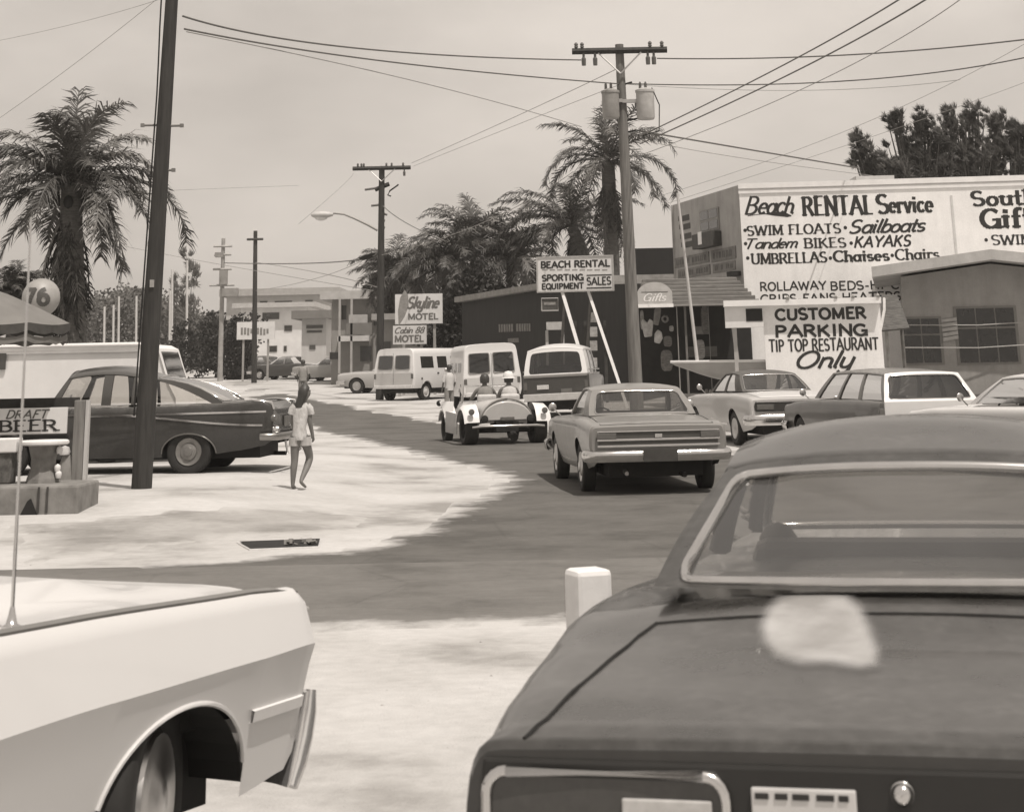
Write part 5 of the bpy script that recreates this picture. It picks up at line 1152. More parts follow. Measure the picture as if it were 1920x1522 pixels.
# ---- beach rental sign on slanted legs
Y = 61.5; a0 = at(1007, 549, Y); sg = thing('beach_rental_sign', 'white beach rental sporting equipment sign board on two slanted white legs', 'sign', (a0.x, a0.y, gz(a0.x, a0.y)))
a1 = at(1152, 547, Y-.3); SP = Plane(a0, (a1.x-a0.x, a1.y-a0.y, 0), (0, 0, 1), local(sg))
w_ = (Vector((a1.x, a1.y))-Vector((a0.x, a0.y))).length; h_ = at(1007, 482, Y).z-a0.z
m = MB(); m.slab([SP.P(0, 0, .05), SP.P(w_, 0, .05), SP.P(w_, h_, .05), SP.P(0, h_, .05)], .1); m.build('board', stained(.68, 'brs', .14, .08), sg)
m = MB(); f = .045
for q in (((0, 0), (w_, 0), (w_, f), (0, f)), ((0, h_-f), (w_, h_-f), (w_, h_), (0, h_)), ((0, f), (f, f), (f, h_-f), (0, h_-f)), ((w_-f, f), (w_, f), (w_, h_-f), (w_-f, h_-f))): m.slab([SP.P(u, v, .075) for u, v in q], .023)
m.build('frame', grey(.36, .6, .1, 4), sg)
for args in (('BEACH RENTAL', 'heavy', 1015, 502.5, 1144, 488), ('SPORTING', 'heavy', 1017, 527.5, 1095, 514), ('EQUIPMENT', 'heavy', 1017, 543, 1095, 530.5), ('SALES', 'sans', 1101, 535, 1146, 519)): m = MB(); SP.write(m, *args, lift=.056); m.build('lettering', INK, sg)
for y0, y1, x0, x1 in ((517, 514.8, 1100, 1147), (541, 538.6, 1100, 1147)): m = MB(); SP.panel(m, x0, y0, x1, y1, .057, .005); m.build('rule', INK, sg)
m = MB()
for k in range(9): SP.panel(m, 1017+k*14, 507, 1027+k*14, 505.2, .057, .005)
m.build('small_print', grey(.25, .6, .2, 12), sg)
for (x0, y0), (x1, y1) in (((1054, 550), (1090, 668)), ((1103, 550), (1165, 730))):
    p = at(x0, y0-4, Y); q = at(x1, y1, Y-1.4); q = p+(q-p)*((p.z-gz(q.x, q.y))/(p.z-q.z)) if p.z-q.z > 0 else q
    m = MB(); bse = sg.location; m.tube([p-bse, q-bse], .062, 4); m.build('leg', WHITE, sg)
for x0, x1 in ((1060, 1040), (1108, 1088)):
    p = at(x0, 548, Y+.1); q = at(x1, 560, Y+2.0); m = MB(); m.tube([p-bse, Vector((q.x-bse.x, q.y-bse.y, 0))], .05, 4); m.build('brace', grey(.10, .8, .2, 5), sg)

# ---- customer parking sign
Y = 45.5; a0 = at(1437, 700, Y); gx = gz(a0.x, Y); sg = thing('parking_sign', 'big white customer parking sign in front of the rental building', 'sign', (a0.x, a0.y, gx))
a1 = at(1659, 700, Y-.25); SP = Plane((a0.x, a0.y, 0), (a1.x-a0.x, a1.y-a0.y, 0), (0, 0, 1), local(sg))
w_ = (Vector((a1.x, a1.y))-Vector((a0.x, a0.y))).length; ht = at(1440, 572, Y).z
m = MB(); m.slab([SP.P(0, gx+.25, .05), SP.P(w_, gx+.25, .05), SP.P(w_, ht, .05), SP.P(0, ht, .05)], .1); m.build('board', stained(.76, 'parking', .12, .06), sg)
m = MB(); m.slab([SP.P(-.95, ht-.02, .28), SP.P(w_+.02, ht-.02, .28), SP.P(w_+.02, ht+.12, .28), SP.P(-.95, ht+.12, .28)], .5); m.build('cap_beam', WHITE, sg)
m = MB(); m.slab([SP.P(-.93, ht-.52, .16), SP.P(-.002, ht-.52, .16), SP.P(-.002, ht-.022, .16), SP.P(-.93, ht-.022, .16)], .35); m.build('side_box', grey(.62, .7, .06, 4), sg)
m = MB(); m.slab([SP.P(-.42, ht-.38, .17), SP.P(-.02, ht-.38, .17), SP.P(-.02, ht-.08, .17), SP.P(-.42, ht-.08, .17)], .012); m.build('box_opening', DARK, sg)
for u in (-.75, .05, w_-.1):
    m = MB(); m.slab([SP.P(u, gx, -.03), SP.P(u+.09, gx, -.03), SP.P(u+.09, ht-.53 if u < 0 else ht-.03, -.03), SP.P(u, ht-.53 if u < 0 else ht-.03, -.03)], .09); m.build('post', grey(.36, .8, .1, 4), sg)
for args in (('CUSTOMER', 'heavy', 1454, 600.5, 1624, 576), ('PARKING', 'heavy', 1455, 632.5, 1628, 607), ('TIP TOP RESTAURANT', 'sans', 1442, 658.5, 1648, 634), ('Only', 'scriptbold', 1494, 691, 1606, 657)):
    m = MB(); SP.write(m, *args, lift=.056); m.build('lettering', INK, sg)
for px in (1476, 1566, 1598, 1645):
    u, v = SP.uv(px, 566); m = MB(); m.tube([SP.P(u, ht+.12, .0), SP.P(u, ht+.20, .1), SP.P(u, ht+.19, .24)], .014, 6); m.tube([SP.P(u, ht+.2, .2), SP.P(u, ht+.13, .3)], [.02, .045], 8); m.build('sign_lamp', grey(.3, .5, .1, 9), sg)
# meter box beside it
c = ground(1412, 47); m = MB(); m.box((0, 0, .75), (.40, .3, .95)); m.box((.26, 0, .6), (.10, .2, 1.2)); ob = thing('meter_box', 'small grey cabinet beside the customer parking sign', 'cabinet', (c.x, c.y, c.z)); m.build('cabinet', grey(.32, .7, .15, 5), ob, bevel=.02); m = MB(); m.box((-.03, -.155, .95), (.12, .01, .16)); m.build('dial', DARK, ob)

# ---- restaurant with a low gable at the right
Y = 49.0; rA = at(1690, 540, Y); pk = at(1872, 467, Y-1.0); el = at(1648, 500, Y-1.0); gr = gz(rA.x, Y)
t = thing('restaurant', 'grey restaurant with a low gabled roof and wide dark windows', 'building', (rA.x, Y, gr)); o_ = t.location; inv = local(t)
xr = pk.x+(pk.x-el.x); SK = Matrix(((1, .20, 0), (0, 1, 0), (0, 0, 1)))
m = MB(); hz = lambda x: pk.z-(abs(x-pk.x))*(pk.z-el.z)/(pk.x-el.x)
out = [(rA.x-o_.x, 0), (xr-.8-o_.x, 0), (xr-.8-o_.x, hz(xr-.8)-.32-gr), (pk.x-o_.x, pk.z-.32-gr), (rA.x-o_.x, hz(rA.x)-.32-gr)]
m.prism(out, 0, 8, SK); m.build('walls', stained(.29, 'rest', .2), t)
m = MB(); th = .26
for s_, xe in ((-1, el.x), (1, xr)):
    ze = el.z-gr
    P0 = [(pk.x-o_.x, -1.0, pk.z-gr), (xe-o_.x, -1.0, ze), (xe-o_.x, 9, ze), (pk.x-o_.x, 9, pk.z-gr)]
    if s_ < 0: P0 = P0
    else: P0 = list(reversed(P0))
    P0 = [tuple(SK @ Vector(p)) for p in P0]; i = m.add(P0+[(x, y, z-th) for x, y, z in P0])
    for q in ((0, 1, 2, 3), (7, 6, 5, 4), (0, 4, 5, 1), (1, 5, 6, 2), (2, 6, 7, 3), (3, 7, 4, 0)): m.f.append(tuple(i+k for k in q))
m.build('roof', stained(.42, 'restroof', .2), t)
RP = Plane((rA.x, Y, 0), (1, 0, 0), (0, 0, 1), inv)
for x0, y0, x1, y1, n_ in ((1697, 680, 1767, 598, 2), (1800, 679, 1910, 578, 3)):
    u, v, w_, h_ = RP.rect(x0, y0, x1, y1); m = MB(); m.slab([RP.P(u-.06, v-.06, .02), RP.P(u+w_+.06, v-.06, .02), RP.P(u+w_+.06, v+h_+.06, .02), RP.P(u-.06, v+h_+.06, .02)], .018); wn = m.build('window', grey(.16, .7, .1, 5), t)
    for k in range(n_):
        a = u+k*w_/n_+.02; b = u+(k+1)*w_/n_-.02
        for z0, z1 in ((v, v+h_*.62), (v+h_*.66, v+h_)): m = MB(); m.slab([RP.P(a, z0, .035), RP.P(b, z0, .035), RP.P(b, z1, .035), RP.P(a, z1, .035)], .012); m.build('pane', grey(.018, .12, .3, 2, coat=.5), wn)
u, v, w_, h_ = RP.rect(1768, 640, 1797, 598); m = MB()
for k in range(5): m.slab([RP.P(u, v+k*h_/5+.01*k, .05-.004*k), RP.P(u+w_, v+k*h_/5+.06, .05-.004*k), RP.P(u+w_, v+k*h_/5+h_/6+.06, .05-.004*k), RP.P(u, v+k*h_/5+h_/6, .05-.004*k)], .01)
m.build('menu_board', grey(.32, .7, .2, 5), t)
for y0, y1 in ((610, 606), (652, 648)):
    m = MB(); a = RP.uv(1690, y0); b = RP.uv(1960, y0-8); m.tube([RP.P(a[0], a[1], .3), RP.P((a[0]+b[0])/2, (a[1]+b[1])/2-.06, .5), RP.P(b[0], b[1], .3)], .015, 5); m.build('garland_wire', grey(.3, .7, .1, 5), t)
m = MB(); m.box((2.0, -.4, .28), (5.6, .7, .56)); m.build('planter_wall', grey(.10, .9, .3, 3), t)
# side awning and leaning board left of the restaurant
c = at(1668, 600, 47.2); g = gz(c.x, 47.2); ob = thing('side_awning', 'dark sloped awning with a pale edge left of the restaurant', 'awning', (c.x, c.y, g)); zc = c.z-g
m = MB(); m.slab([(-.28, -.2, zc-.25), (.45, -.2, zc-.2), (.40, .8, zc+.65), (.0, .8, zc+.65)], .05); m.build('cover', grey(.08, .8, .5, 6, stretch=(1, 1, 5)), ob)
m = MB(); m.tube([(-.30, -.2, zc-.28), (-.06, .3, zc+.25), (.02, .6, zc+.55)], .04, 6); m.build('edge', grey(.45, .7, .1, 5), ob)
for x in (-.05, .35): m = MB(); m.tube([(x, .3, 0), (x, .3, zc+.1)], .05, 6); m.build('post', grey(.10 if x > 0 else .3, .8, .3, 5), ob)

# ---- motels and signs in the distance
def motel_sign(name, label, x0, y0, x1, y1, Y, lines, extra=None, v=.62):
    a0 = at(x0, y0, Y); a1 = at(x1, y0, Y); z1 = at(x0, y1, Y).z; g = gz(a0.x, Y); sg = thing(name, label, 'sign', (a0.x, Y, g)); SP = Plane((a0.x, Y, a0.z), (1, 0, 0), (0, 0, 1), local(sg)); w_ = a1.x-a0.x; h_ = z1-a0.z
    m = MB(); m.slab([SP.P(0, 0, .08), SP.P(w_, 0, .08), SP.P(w_, h_, .08), SP.P(0, h_, .08)], .16); m.build('board', grey(v, .6, .08, 3), sg)
    for k, ln_ in enumerate(lines):
        m = MB(); SP.write(m, *ln_, lift=.086); m.build('lettering', grey(.13, .6, .2, 9), sg)
    for u in (.15*w_, .8*w_): m = MB(); m.slab([SP.P(u, -a0.z+g, 0), SP.P(u+.12, -a0.z+g, 0), SP.P(u+.12, .02, 0), SP.P(u, .02, 0)], .1); m.build('post', grey(.3, .8, .1, 4), sg)
    if extra: extra(SP, sg)
    return sg
def leaf_emblem(SP, sg):
    m = MB(); c = SP.uv(757, 578); m.poly([SP.P(c[0]+dx, c[1]+dz, .087) for dx, dz in ((-.22, -.75), (.05, -.35), (.22, .1), (.2, .55), (.05, .8), (-.15, .45), (-.25, -.1))]); m.build('sailfish_emblem', grey(.24, .6, .2, 9), sg)
motel_sign('motel_sign', 'upper white motel sign with slanted script and a dark leaf emblem', 741, 608, 830, 552, 82, [('Skyline', 'scriptbold', 764, 579, 824, 556), ('MOTEL', 'heavy', 766, 600, 822, 587)], leaf_emblem)
motel_sign('motel_sign', 'lower small white motel sign under the one with the leaf emblem', 737, 646, 800, 611, 80, [('Cabin 88', 'scriptbold', 741, 625, 797, 613), ('MOTEL', 'heavy', 741, 642, 795, 628)], v=.58)
def flag_marks(SP, sg):
    m = MB(); rr = random.Random(4); px = 452
    while px < 505: SP.panel(m, px, 629-rr.uniform(0, 4), px+4, 614+rr.uniform(0, 3), .09, .005); px += 6
    m.build('faded_lettering', grey(.2, .7, .3, 9), sg)
motel_sign('roadside_sign', 'white roadside sign crossed by the dark far pole', 444, 637, 515, 604, 116, [], flag_marks)
def house(name, label, px0, px1, ptop, Y, v, depth, wins, roofv=.3, rooft=.35, over=.6, storeys=None, cat='building', vw=.05):
    a = at(px0, ptop, Y); b = at(px1, ptop, Y); g = gz(a.x, Y); t = thing(name, label, cat, (a.x, Y, g)); zt = a.z-g; w_ = b.x-a.x
    m = MB(); m.box((w_/2, depth/2, zt/2-.5), (w_, depth, zt+1)); m.build('walls', grey(v, .8, .1, 1.5), t)
    m = MB(); m.box((w_/2, depth/2, zt+rooft/2+.002), (w_+over*2, depth+over*2, rooft)); m.build('roof', grey(roofv, .85, .1, 3), t)
    P = Plane((a.x, Y, 0), (1, 0, 0), (0, 0, 1), local(t))
    for x0, y0, x1, y1 in wins:
        m = MB(); P.panel(m, x0, y0, x1, y1, .04, .038); wf = m.build('window', grey(.25, .7, .1, 3), t); m = MB(); P.panel(m, x0+.7, y0-.7, x1-.7, y1+.7, .055, .012); m.build('pane', grey(vw, .2, .3, 1, coat=.3), wf)
    return t, P, zt
t, P, zt = house('white_motel', 'distant white two storey motel behind the dark far pole', 452, 578, 578, 140, .62, 10, [(492, 599, 524, 586), (533, 621, 548, 610), (505, 660, 520, 648), (532, 659, 538, 648), (470, 660, 482, 646)], .42)
t, P, zt = house('long_motel', 'long pale far building with a row of small dark windows high up', 425, 625, 556, 165, .40, 12, [(487, 571, 502, 564), (515, 571, 548, 564), (572, 570, 587, 562), (592, 582, 606, 570)], .34, rooft=.6)
t, P, zt = house('fuel_stop_kiosk', 'low pale kiosk with shelves of dark openings left of the two storey motel', 566, 612, 598, 118, .46, 6, [(574, 616, 606, 609), (575, 624, 604, 619), (580, 655, 592, 646)], .18, rooft=.5)
t, P, zt = house('two_storey_motel', 'grey two storey motel with a dark upper balcony left of the mid pole', 622, 722, 562, 104, .24, 9, [(640, 600, 650, 572), (675, 678, 697, 648), (618, 674, 636, 660), (700, 610, 716, 575)], .42, rooft=.45, vw=.025)
m = MB(); P.panel(m, 636, 640, 694, 630, .9, .85); m.build('balcony_floor', grey(.5, .8, .1, 3), t)
m = MB(); P.panel(m, 652, 628, 700, 606, .9, .04); m.build('balcony_screen', grey(.17, .8, .1, 3), t)
for px in (638, 660, 715): m = MB(); P.panel(m, px, 700, px+4, 560, .9, .12); m.build('post', grey(.36, .8, .1, 3), t)
m = MB(); P.panel(m, 655, 606, 690, 590, .3, .05); m.build('awning', grey(.42, .8, .1, 3), t)
t, P, zt = house('low_motel', 'low grey motel wing with a dark window behind the motel signs', 720, 868, 600, 95, .27, 7, [(803, 648, 822, 632), (716, 660, 733, 640)], .30, rooft=.3)
# ------------------------------------------------------------------ palms and trees
FROND = grey(.068, .55, .35, 5, key='frond'); FROND2 = grey(.14, .5, .35, 5, key='frond2'); DEADF = grey(.042, .8, .4, 5, key='deadfrond'); DEADF2 = grey(.12, .8, .4, 5, key='deadfrond2')
PTRUNK = grey(.085, .9, .35, 6, bump=.6, key='ptrunk', stretch=(1, 1, 5))
def frond(root, base, az, el, length, droop, leaf, mat, rr, wind=(0, 0, 0), n=15, dens=3, wid=.045, name='frond'):
    m = MB(); p = Vector(base); pts = [p.copy()]; dirs = []; torn = rr.choice((.02, .05, .1, .25, .45)); sway = rr.uniform(-.35, .35)
    for i in range(n):
        t = i/(n-1); e = el-droop*t**1.35; d = Vector((math.cos(e)*math.sin(az), math.cos(e)*math.cos(az), math.sin(e))) + Vector(wind)*t + Vector((math.cos(az), -math.sin(az), 0))*sway*t*t; d.normalize(); dirs.append(d); p = p+d*(length/n); pts.append(p.copy())
    m.tube(pts, [.028*(1-.85*k/n)+.004 for k in range(n+1)], 5)
    for i in range(1, n):
        t = i/n; d = dirs[min(i, n-1)]; sd = d.cross(Vector((0, 0, 1)))
        if sd.length < .05: sd = Vector((math.cos(az), -math.sin(az), 0))
        sd.normalize(); up = sd.cross(d)
        ll = leaf*(.35+.65*math.sin(min(1, t*1.25+.12)*math.pi*.78))*(1-.45*max(0, t-.7)/.3)
        for q in range(dens):
            b0 = pts[i]+(pts[min(i+1, n)]-pts[i])*(q/dens)
            for s in (-1, 1):
                if rr.random() < torn: continue
                k = ll*rr.uniform(.5, 1.2); sp = rr.uniform(.35, .75)
                v = (sd*s*sp + d*rr.uniform(.35, .9) + up*rr.uniform(-.15, .28) + Vector(wind)*.5).normalized(); mid = b0+v*k*.5; tip = mid+(v+Vector((0, 0, -rr.uniform(.45, 1.0)))).normalized()*k*.5
                w_ = d*wid*rr.uniform(.7, 1.2)
                i0 = m.add([b0-w_*.5, b0+w_*.5, mid+w_*.6, mid-w_*.6, tip]); m.f += [(i0, i0+1, i0+2, i0+3), (i0+3, i0+2, i0+4)]
    return m.build(name, mat, root)
def palm(name, label, base, crown, r0, r1, fr, length, leaf, seed, skirt=0, skirt_len=2.0, bend=(0, 0), group=None, wid=.045, extra=None, dens=3, nuts=0, skirt_el=1.05):
    rr = random.Random(seed); t = thing(name, label, 'palm tree', base, 0, group); c = Vector(crown)-Vector(base)
    pts = []; rad = []
    for i in range(13):
        f = i/12; pts.append(Vector((c.x*f+bend[0]*math.sin(f*math.pi), c.y*f+bend[1]*math.sin(f*math.pi), c.z*f-.15*(i == 0)))); rad.append((r0+(r1-r0)*f**.6)*(1.25 if i == 0 else 1)*(1+.05*(i % 2)))
    m = MB(); m.tube(pts, rad, 12); m.build('trunk', PTRUNK, t, smooth=60)
    for k in range(fr):
        az = 2*math.pi*k*.381966+rr.uniform(-.25, .25); f = k/fr
        el = 1.35-1.6*f**.9+rr.uniform(-.12, .12)
        frond(t, c+Vector((0, 0, .05)), az, el, length*rr.uniform(.75, 1.15)*(1-.15*(f > .85)), 1.0+.7*rr.random()+(.2 if el < .4 else 0), leaf, FROND2 if rr.random() < .3 else FROND, rr, (-.10, 0, .02), wid=wid, dens=dens)
    for az, el, ln, dr in (extra or []): frond(t, c, az, el, length*ln, dr, leaf, FROND, rr, (-.05, 0, 0), wid=wid, dens=dens)
    for k in range(skirt):
        az = 2*math.pi*k*.381966; f = k/max(1, skirt)
        frond(t, c+Vector((0, 0, -.15-.9*f)), az, -skirt_el-.25*rr.random(), skirt_len*rr.uniform(.7, 1.1), .55, leaf*.55, DEADF2 if rr.random() < .3 else DEADF, rr, wid=wid*1.3, name='dead_frond', n=11)
    for k in range(nuts):
        a = k*2.4; m = MB(); m.lathe([(.001, -.14), (.08, -.10), (.11, 0), (.08, .10), (.001, .14)], 10, None, c+Vector((.25*math.cos(a), .25*math.sin(a), -.22-.06*(k % 3)))); m.build('coconut', DARK, t, smooth=60)
    return t
b = ground(150, 38)
palm('coconut_palm', 'big coconut palm with a shaggy skirt of dead fronds behind the white trailer at left', b, at(133, 350, 38), .30, .22, 27, 2.25, .72, 11, skirt=44, skirt_len=2.5, wid=.034, dens=6, skirt_el=1.14, extra=[(1.45, .30, 1.42, 1.75), (1.6, -.75, .95, .55), (1.7, .1, 1.05, 1.5), (-1.5, -.05, 1.15, .5), (-1.4, .75, 1.0, 1.0), (-.05, 1.5, .95, .3), (.5, 1.25, .85, .5), (-.5, 1.3, .9, .6), (1.9, -.5, 1.0, .9), (-2.0, -.5, 1.0, .9)], nuts=5)
b = ground(186, 38.6); c = at(162, 470, 38.6)
b = ground(1156, 72)
palm('coconut_palm', 'tallest coconut palm, windblown, behind the pole with two transformers', b, at(1140, 305, 72), .34, .26, 16, 3.1, .85, 5, skirt=22, skirt_len=2.8, extra=[(1.35, 1.0, 1.15, 2.0), (1.5, .35, 1.2, 1.9), (1.6, -.15, 1.0, 1.2), (-1.45, .5, 1.05, 2.0), (-.2, 1.5, .85, .3)], wid=.045, dens=6)
b = ground(1120, 76)
palm('coconut_palm', 'leaning palm with long arching fronds just above the beach rental sign', b, at(1072, 425, 76), .30, .24, 20, 3.3, .9, 8, skirt=14, extra=[(-1.3, .75, 1.0, 1.9), (-1.5, .5, 1.1, 1.6), (-1.7, .2, 1.0, 1.3), (-1.2, .0, .9, 1.0)], bend=(.6, 0), wid=.045, dens=6)
for px, py, Y, sd, ln, lab, ex in ((890, 468, 92, 21, 3.6, 'dense bushy palm above the left half of the timber store', [(-.2, 1.5, .8, .5)]), (838, 500, 88, 22, 3.0, 'low bushy palm just right of the motel sign', []), (958, 492, 90, 24, 2.9, 'bushy palm half behind the left edge of the beach rental sign', []), (742, 522, 97, 23, 2.6, 'dark palm behind the motel signs and mid pole', []), (30, 552, 60, 25, 1.3, 'small palm at the left edge above the beach umbrella', [])):
    b = ground(px, Y); palm('bushy_palm', lab, b, at(px, py, Y), .28, .22, 38, ln, 1.0 if px > 100 else .5, sd, skirt=16, skirt_len=ln*.9, extra=ex, group='bushy palms behind the low roofs', wid=.055 if px > 100 else .035, dens=5)
LEAFD = grey(.040, .6, .45, 2, key='leafd'); LEAFM = grey(.065, .6, .45, 2, key='leafm'); BARK = grey(.07, .9, .3, 5, bump=.4, key='bark')
def leafy(name, label, base, lobes, n, leaf, seed, mat=None, trunk_r=.15, group=None, needle=False, cat='tree', limbs=True, stuff=False, parent=None):
    """a tapered trunk, a limb into every lobe and many small leaf faces through each lobe's volume"""
    rr = random.Random(seed); t = thing(name, label, cat, base, 0, group)
    if limbs:
        m = MB(); zt = min(l[2]-l[3]*.3 for l in lobes); cx = sum(l[0] for l in lobes)/len(lobes); cy = sum(l[1] for l in lobes)/len(lobes)
        fork = Vector((cx*.4, cy*.4, max(.3, zt*.6))); m.tube([(0, 0, -.2), fork*.5+Vector((.03, 0, 0)), fork], [trunk_r, trunk_r*.85, trunk_r*.7], 8)
        for l in lobes:
            e = Vector((l[0], l[1], l[2])); m.tube([fork, fork+(e-fork)*.5+Vector((0, 0, -.1*l[3])), e], [trunk_r*.5, trunk_r*.3, trunk_r*.08], 6)
        m.build('trunk', BARK, t, smooth=60)
    m = MB(); tot = sum(l[3]**2 for l in lobes)
    for l in lobes:
        c = Vector(l[:3]); r = l[3]; ax = Vector(l[4]) if len(l) > 4 else Vector((1, 1, .85)); k = int(n*r*r/tot); cl = max(4, k//26)
        for q in range(cl):
            d = Vector((rr.gauss(0, 1), rr.gauss(0, 1), rr.gauss(0, 1))).normalized()*r*rr.uniform(.25, 1.0)**.7; cc = c+Vector((d.x*ax.x, d.y*ax.y, d.z*ax.z)); cr = r*rr.uniform(.14, .30)
            out = (cc-c).normalized() if (cc-c).length > .01 else Vector((0, 0, 1))
            for i in range(26):
                p = cc+Vector((rr.gauss(0, .5), rr.gauss(0, .5), rr.gauss(0, .45)))*cr
                if needle:
                    v = (Vector((-.45, 0, .7))+out*.5+Vector((rr.gauss(0, .35), rr.gauss(0, .35), rr.gauss(0, .35)))).normalized(); s = v.orthogonal().normalized()*leaf*.10; v = v*leaf*rr.uniform(.6, 1.3); m.poly([p-s, p+s, p+v])
                else:
                    v = (out+Vector((rr.gauss(0, .7), rr.gauss(0, .7), rr.gauss(0, .7)))).normalized(); s = v.orthogonal().normalized(); s = (Matrix.Rotation(rr.uniform(0, 6.28), 3, v) @ s)*leaf*rr.uniform(.35, .6); v = v*leaf*rr.uniform(.6, 1.2); m.poly([p, p+v*.5+s, p+v, p+v*.5-s])
    m.build('crown', mat or LEAFD, t); return t
# wind-bent casuarinas above the rental building's roof
def casu(label, px, Y, tops, seed, n=5200):
    b = ground(px, Y); lobes = []; rr = random.Random(seed)
    for px0, py0, px1, py1, r in tops:          # every plume is a leaning axis set with many small separate tufts
        p0 = at(px0, py0, Y); p1 = at(px1, py1, Y); ax = p1-p0
        for i in range(34):
            f = rr.random()**.8; wd = r*(1.05-.72*f); q = p0+ax*f+Vector((rr.gauss(0, .52)*wd, rr.gauss(0, .4)*wd, rr.gauss(0, .25)*wd)); k = rr.uniform(.20, .40)*(1.25-.45*f)
            lobes.append((q.x-b.x, q.y-Y, q.z-b.z, k, (.9, 1.0, 1.15)))
        for i in range(4): q = p0+ax*(1-.07*i)+Vector((rr.gauss(0, .12), 0, rr.gauss(0, .1))); lobes.append((q.x-b.x, 0, q.z-b.z, .2, (.8, 1, 1.2)))
    leafy('casuarina_tree', label, b, lobes, int(n*.75), .27, seed, mat=LEAFM if seed % 2 else LEAFD, trunk_r=.2, group='casuarinas behind the rental building', needle=True)
casu('low left casuarina leaning left over the rental building roof', 1690, 78, [(1700, 340, 1598, 256, .75), (1690, 340, 1606, 300, .55), (1700, 338, 1640, 318, .6)], 31, 3000)
casu('middle casuarina with the ragged double top above the roof', 1740, 79, [(1745, 340, 1672, 222, 1.15), (1755, 340, 1725, 218, 1.05), (1770, 340, 1762, 262, .8), (1735, 340, 1700, 280, 1.0)], 32, 5600)
casu('tallest casuarina of the clump above the roof', 1830, 80, [(1815, 340, 1776, 208, 1.1), (1825, 340, 1822, 200, 1.15), (1845, 340, 1870, 222, 1.0), (1850, 340, 1880, 270, .7), (1810, 340, 1800, 285, 1.1)], 33, 6400)
casu('casuarina cut by the right edge of the picture', 1915, 80, [(1915, 340, 1900, 236, .75), (1930, 340, 1925, 250, 1.0)], 34, 3000)
# dark hedge bush and small trees near the far poles
b = ground(405, 128); leafy('round_bush', 'big dark rounded bush left of the white motel', b, [(-1.2, 0, 1.6, 1.7), (1.0, .3, 1.4, 1.6), (-.2, .5, 3.0, 1.5), (2.2, .4, 3.2, 1.3), (-2.2, .3, 2.6, 1.2), (1.4, 0, 2.2, 1.3)], 9000, .20, 41, cat='bush', mat=grey(.028, .7, .5, 1.5))
b = ground(447, 122); leafy('clipped_bush', 'tall dark narrow bush between the pole and the white motel', b, [(0, 0, 1.3, 1.1, (.9, .9, 1.5)), (0, 0, 2.8, .9, (.9, .9, 1.3)), (.2, 0, .5, 1.1)], 6000, .19, 42, cat='bush', mat=grey(.026, .7, .5, 1.5))
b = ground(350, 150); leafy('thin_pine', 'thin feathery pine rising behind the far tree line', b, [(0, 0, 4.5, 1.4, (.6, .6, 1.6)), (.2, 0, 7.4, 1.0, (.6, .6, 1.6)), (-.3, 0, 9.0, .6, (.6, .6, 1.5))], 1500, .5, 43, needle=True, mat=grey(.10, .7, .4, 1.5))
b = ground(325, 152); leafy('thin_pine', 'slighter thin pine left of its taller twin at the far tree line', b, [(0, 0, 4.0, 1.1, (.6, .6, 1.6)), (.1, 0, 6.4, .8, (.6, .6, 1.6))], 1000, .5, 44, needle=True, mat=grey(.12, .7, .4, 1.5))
b = ground(868, 84); leafy('shade_tree', 'dark rounded shade tree between the motel signs and the timber store', b, [(0, 0, 3.2, 1.5), (1.2, .3, 2.6, 1.4), (-1.0, .2, 2.4, 1.1), (.6, 0, 4.3, 1.2), (1.6, 0, 4.0, 1.0), (2.3, .4, 2.2, 1.3)], 9000, .22, 45, mat=grey(.026, .7, .5, 1.5))
b = ground(735, 104); leafy('shade_tree', 'dark rounded shade tree behind the mid pole', b, [(.3, 0, 4.8, 1.2), (-.6, 0, 5.2, .8), (1.4, .3, 4.4, 1.2), (.8, 0, 5.8, .8)], 5000, .24, 46, mat=grey(.030, .7, .5, 1.5))
# the far tree line: one mass
def treeline():
    rr = random.Random(9); m = MB()
    for k in range(46):
        px = 150+k*6.2; Y = 178+rr.uniform(-8, 8); top = 588-46*math.exp(-((px-235)/70)**2)+rr.uniform(-12, 8)+(10 if px > 330 else 0); g = ground(px, Y); zt = at(px, top, Y).z; r = 1.7
        for i in range(420):
            z = g.z+rr.random()**.8*(zt-g.z); p = Vector((g.x+rr.gauss(0, r*.55), Y+rr.gauss(0, 1.2), z)); v = Vector((rr.gauss(0, 1), rr.gauss(0, 1), rr.gauss(0, 1)+.4)).normalized()*rr.uniform(.2, .45); s = v.orthogonal().normalized()*rr.uniform(.08, .18); m.poly([p, p+v*.5+s, p+v, p+v*.5-s])
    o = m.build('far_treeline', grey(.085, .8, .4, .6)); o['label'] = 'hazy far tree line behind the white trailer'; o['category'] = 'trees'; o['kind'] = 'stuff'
treeline()
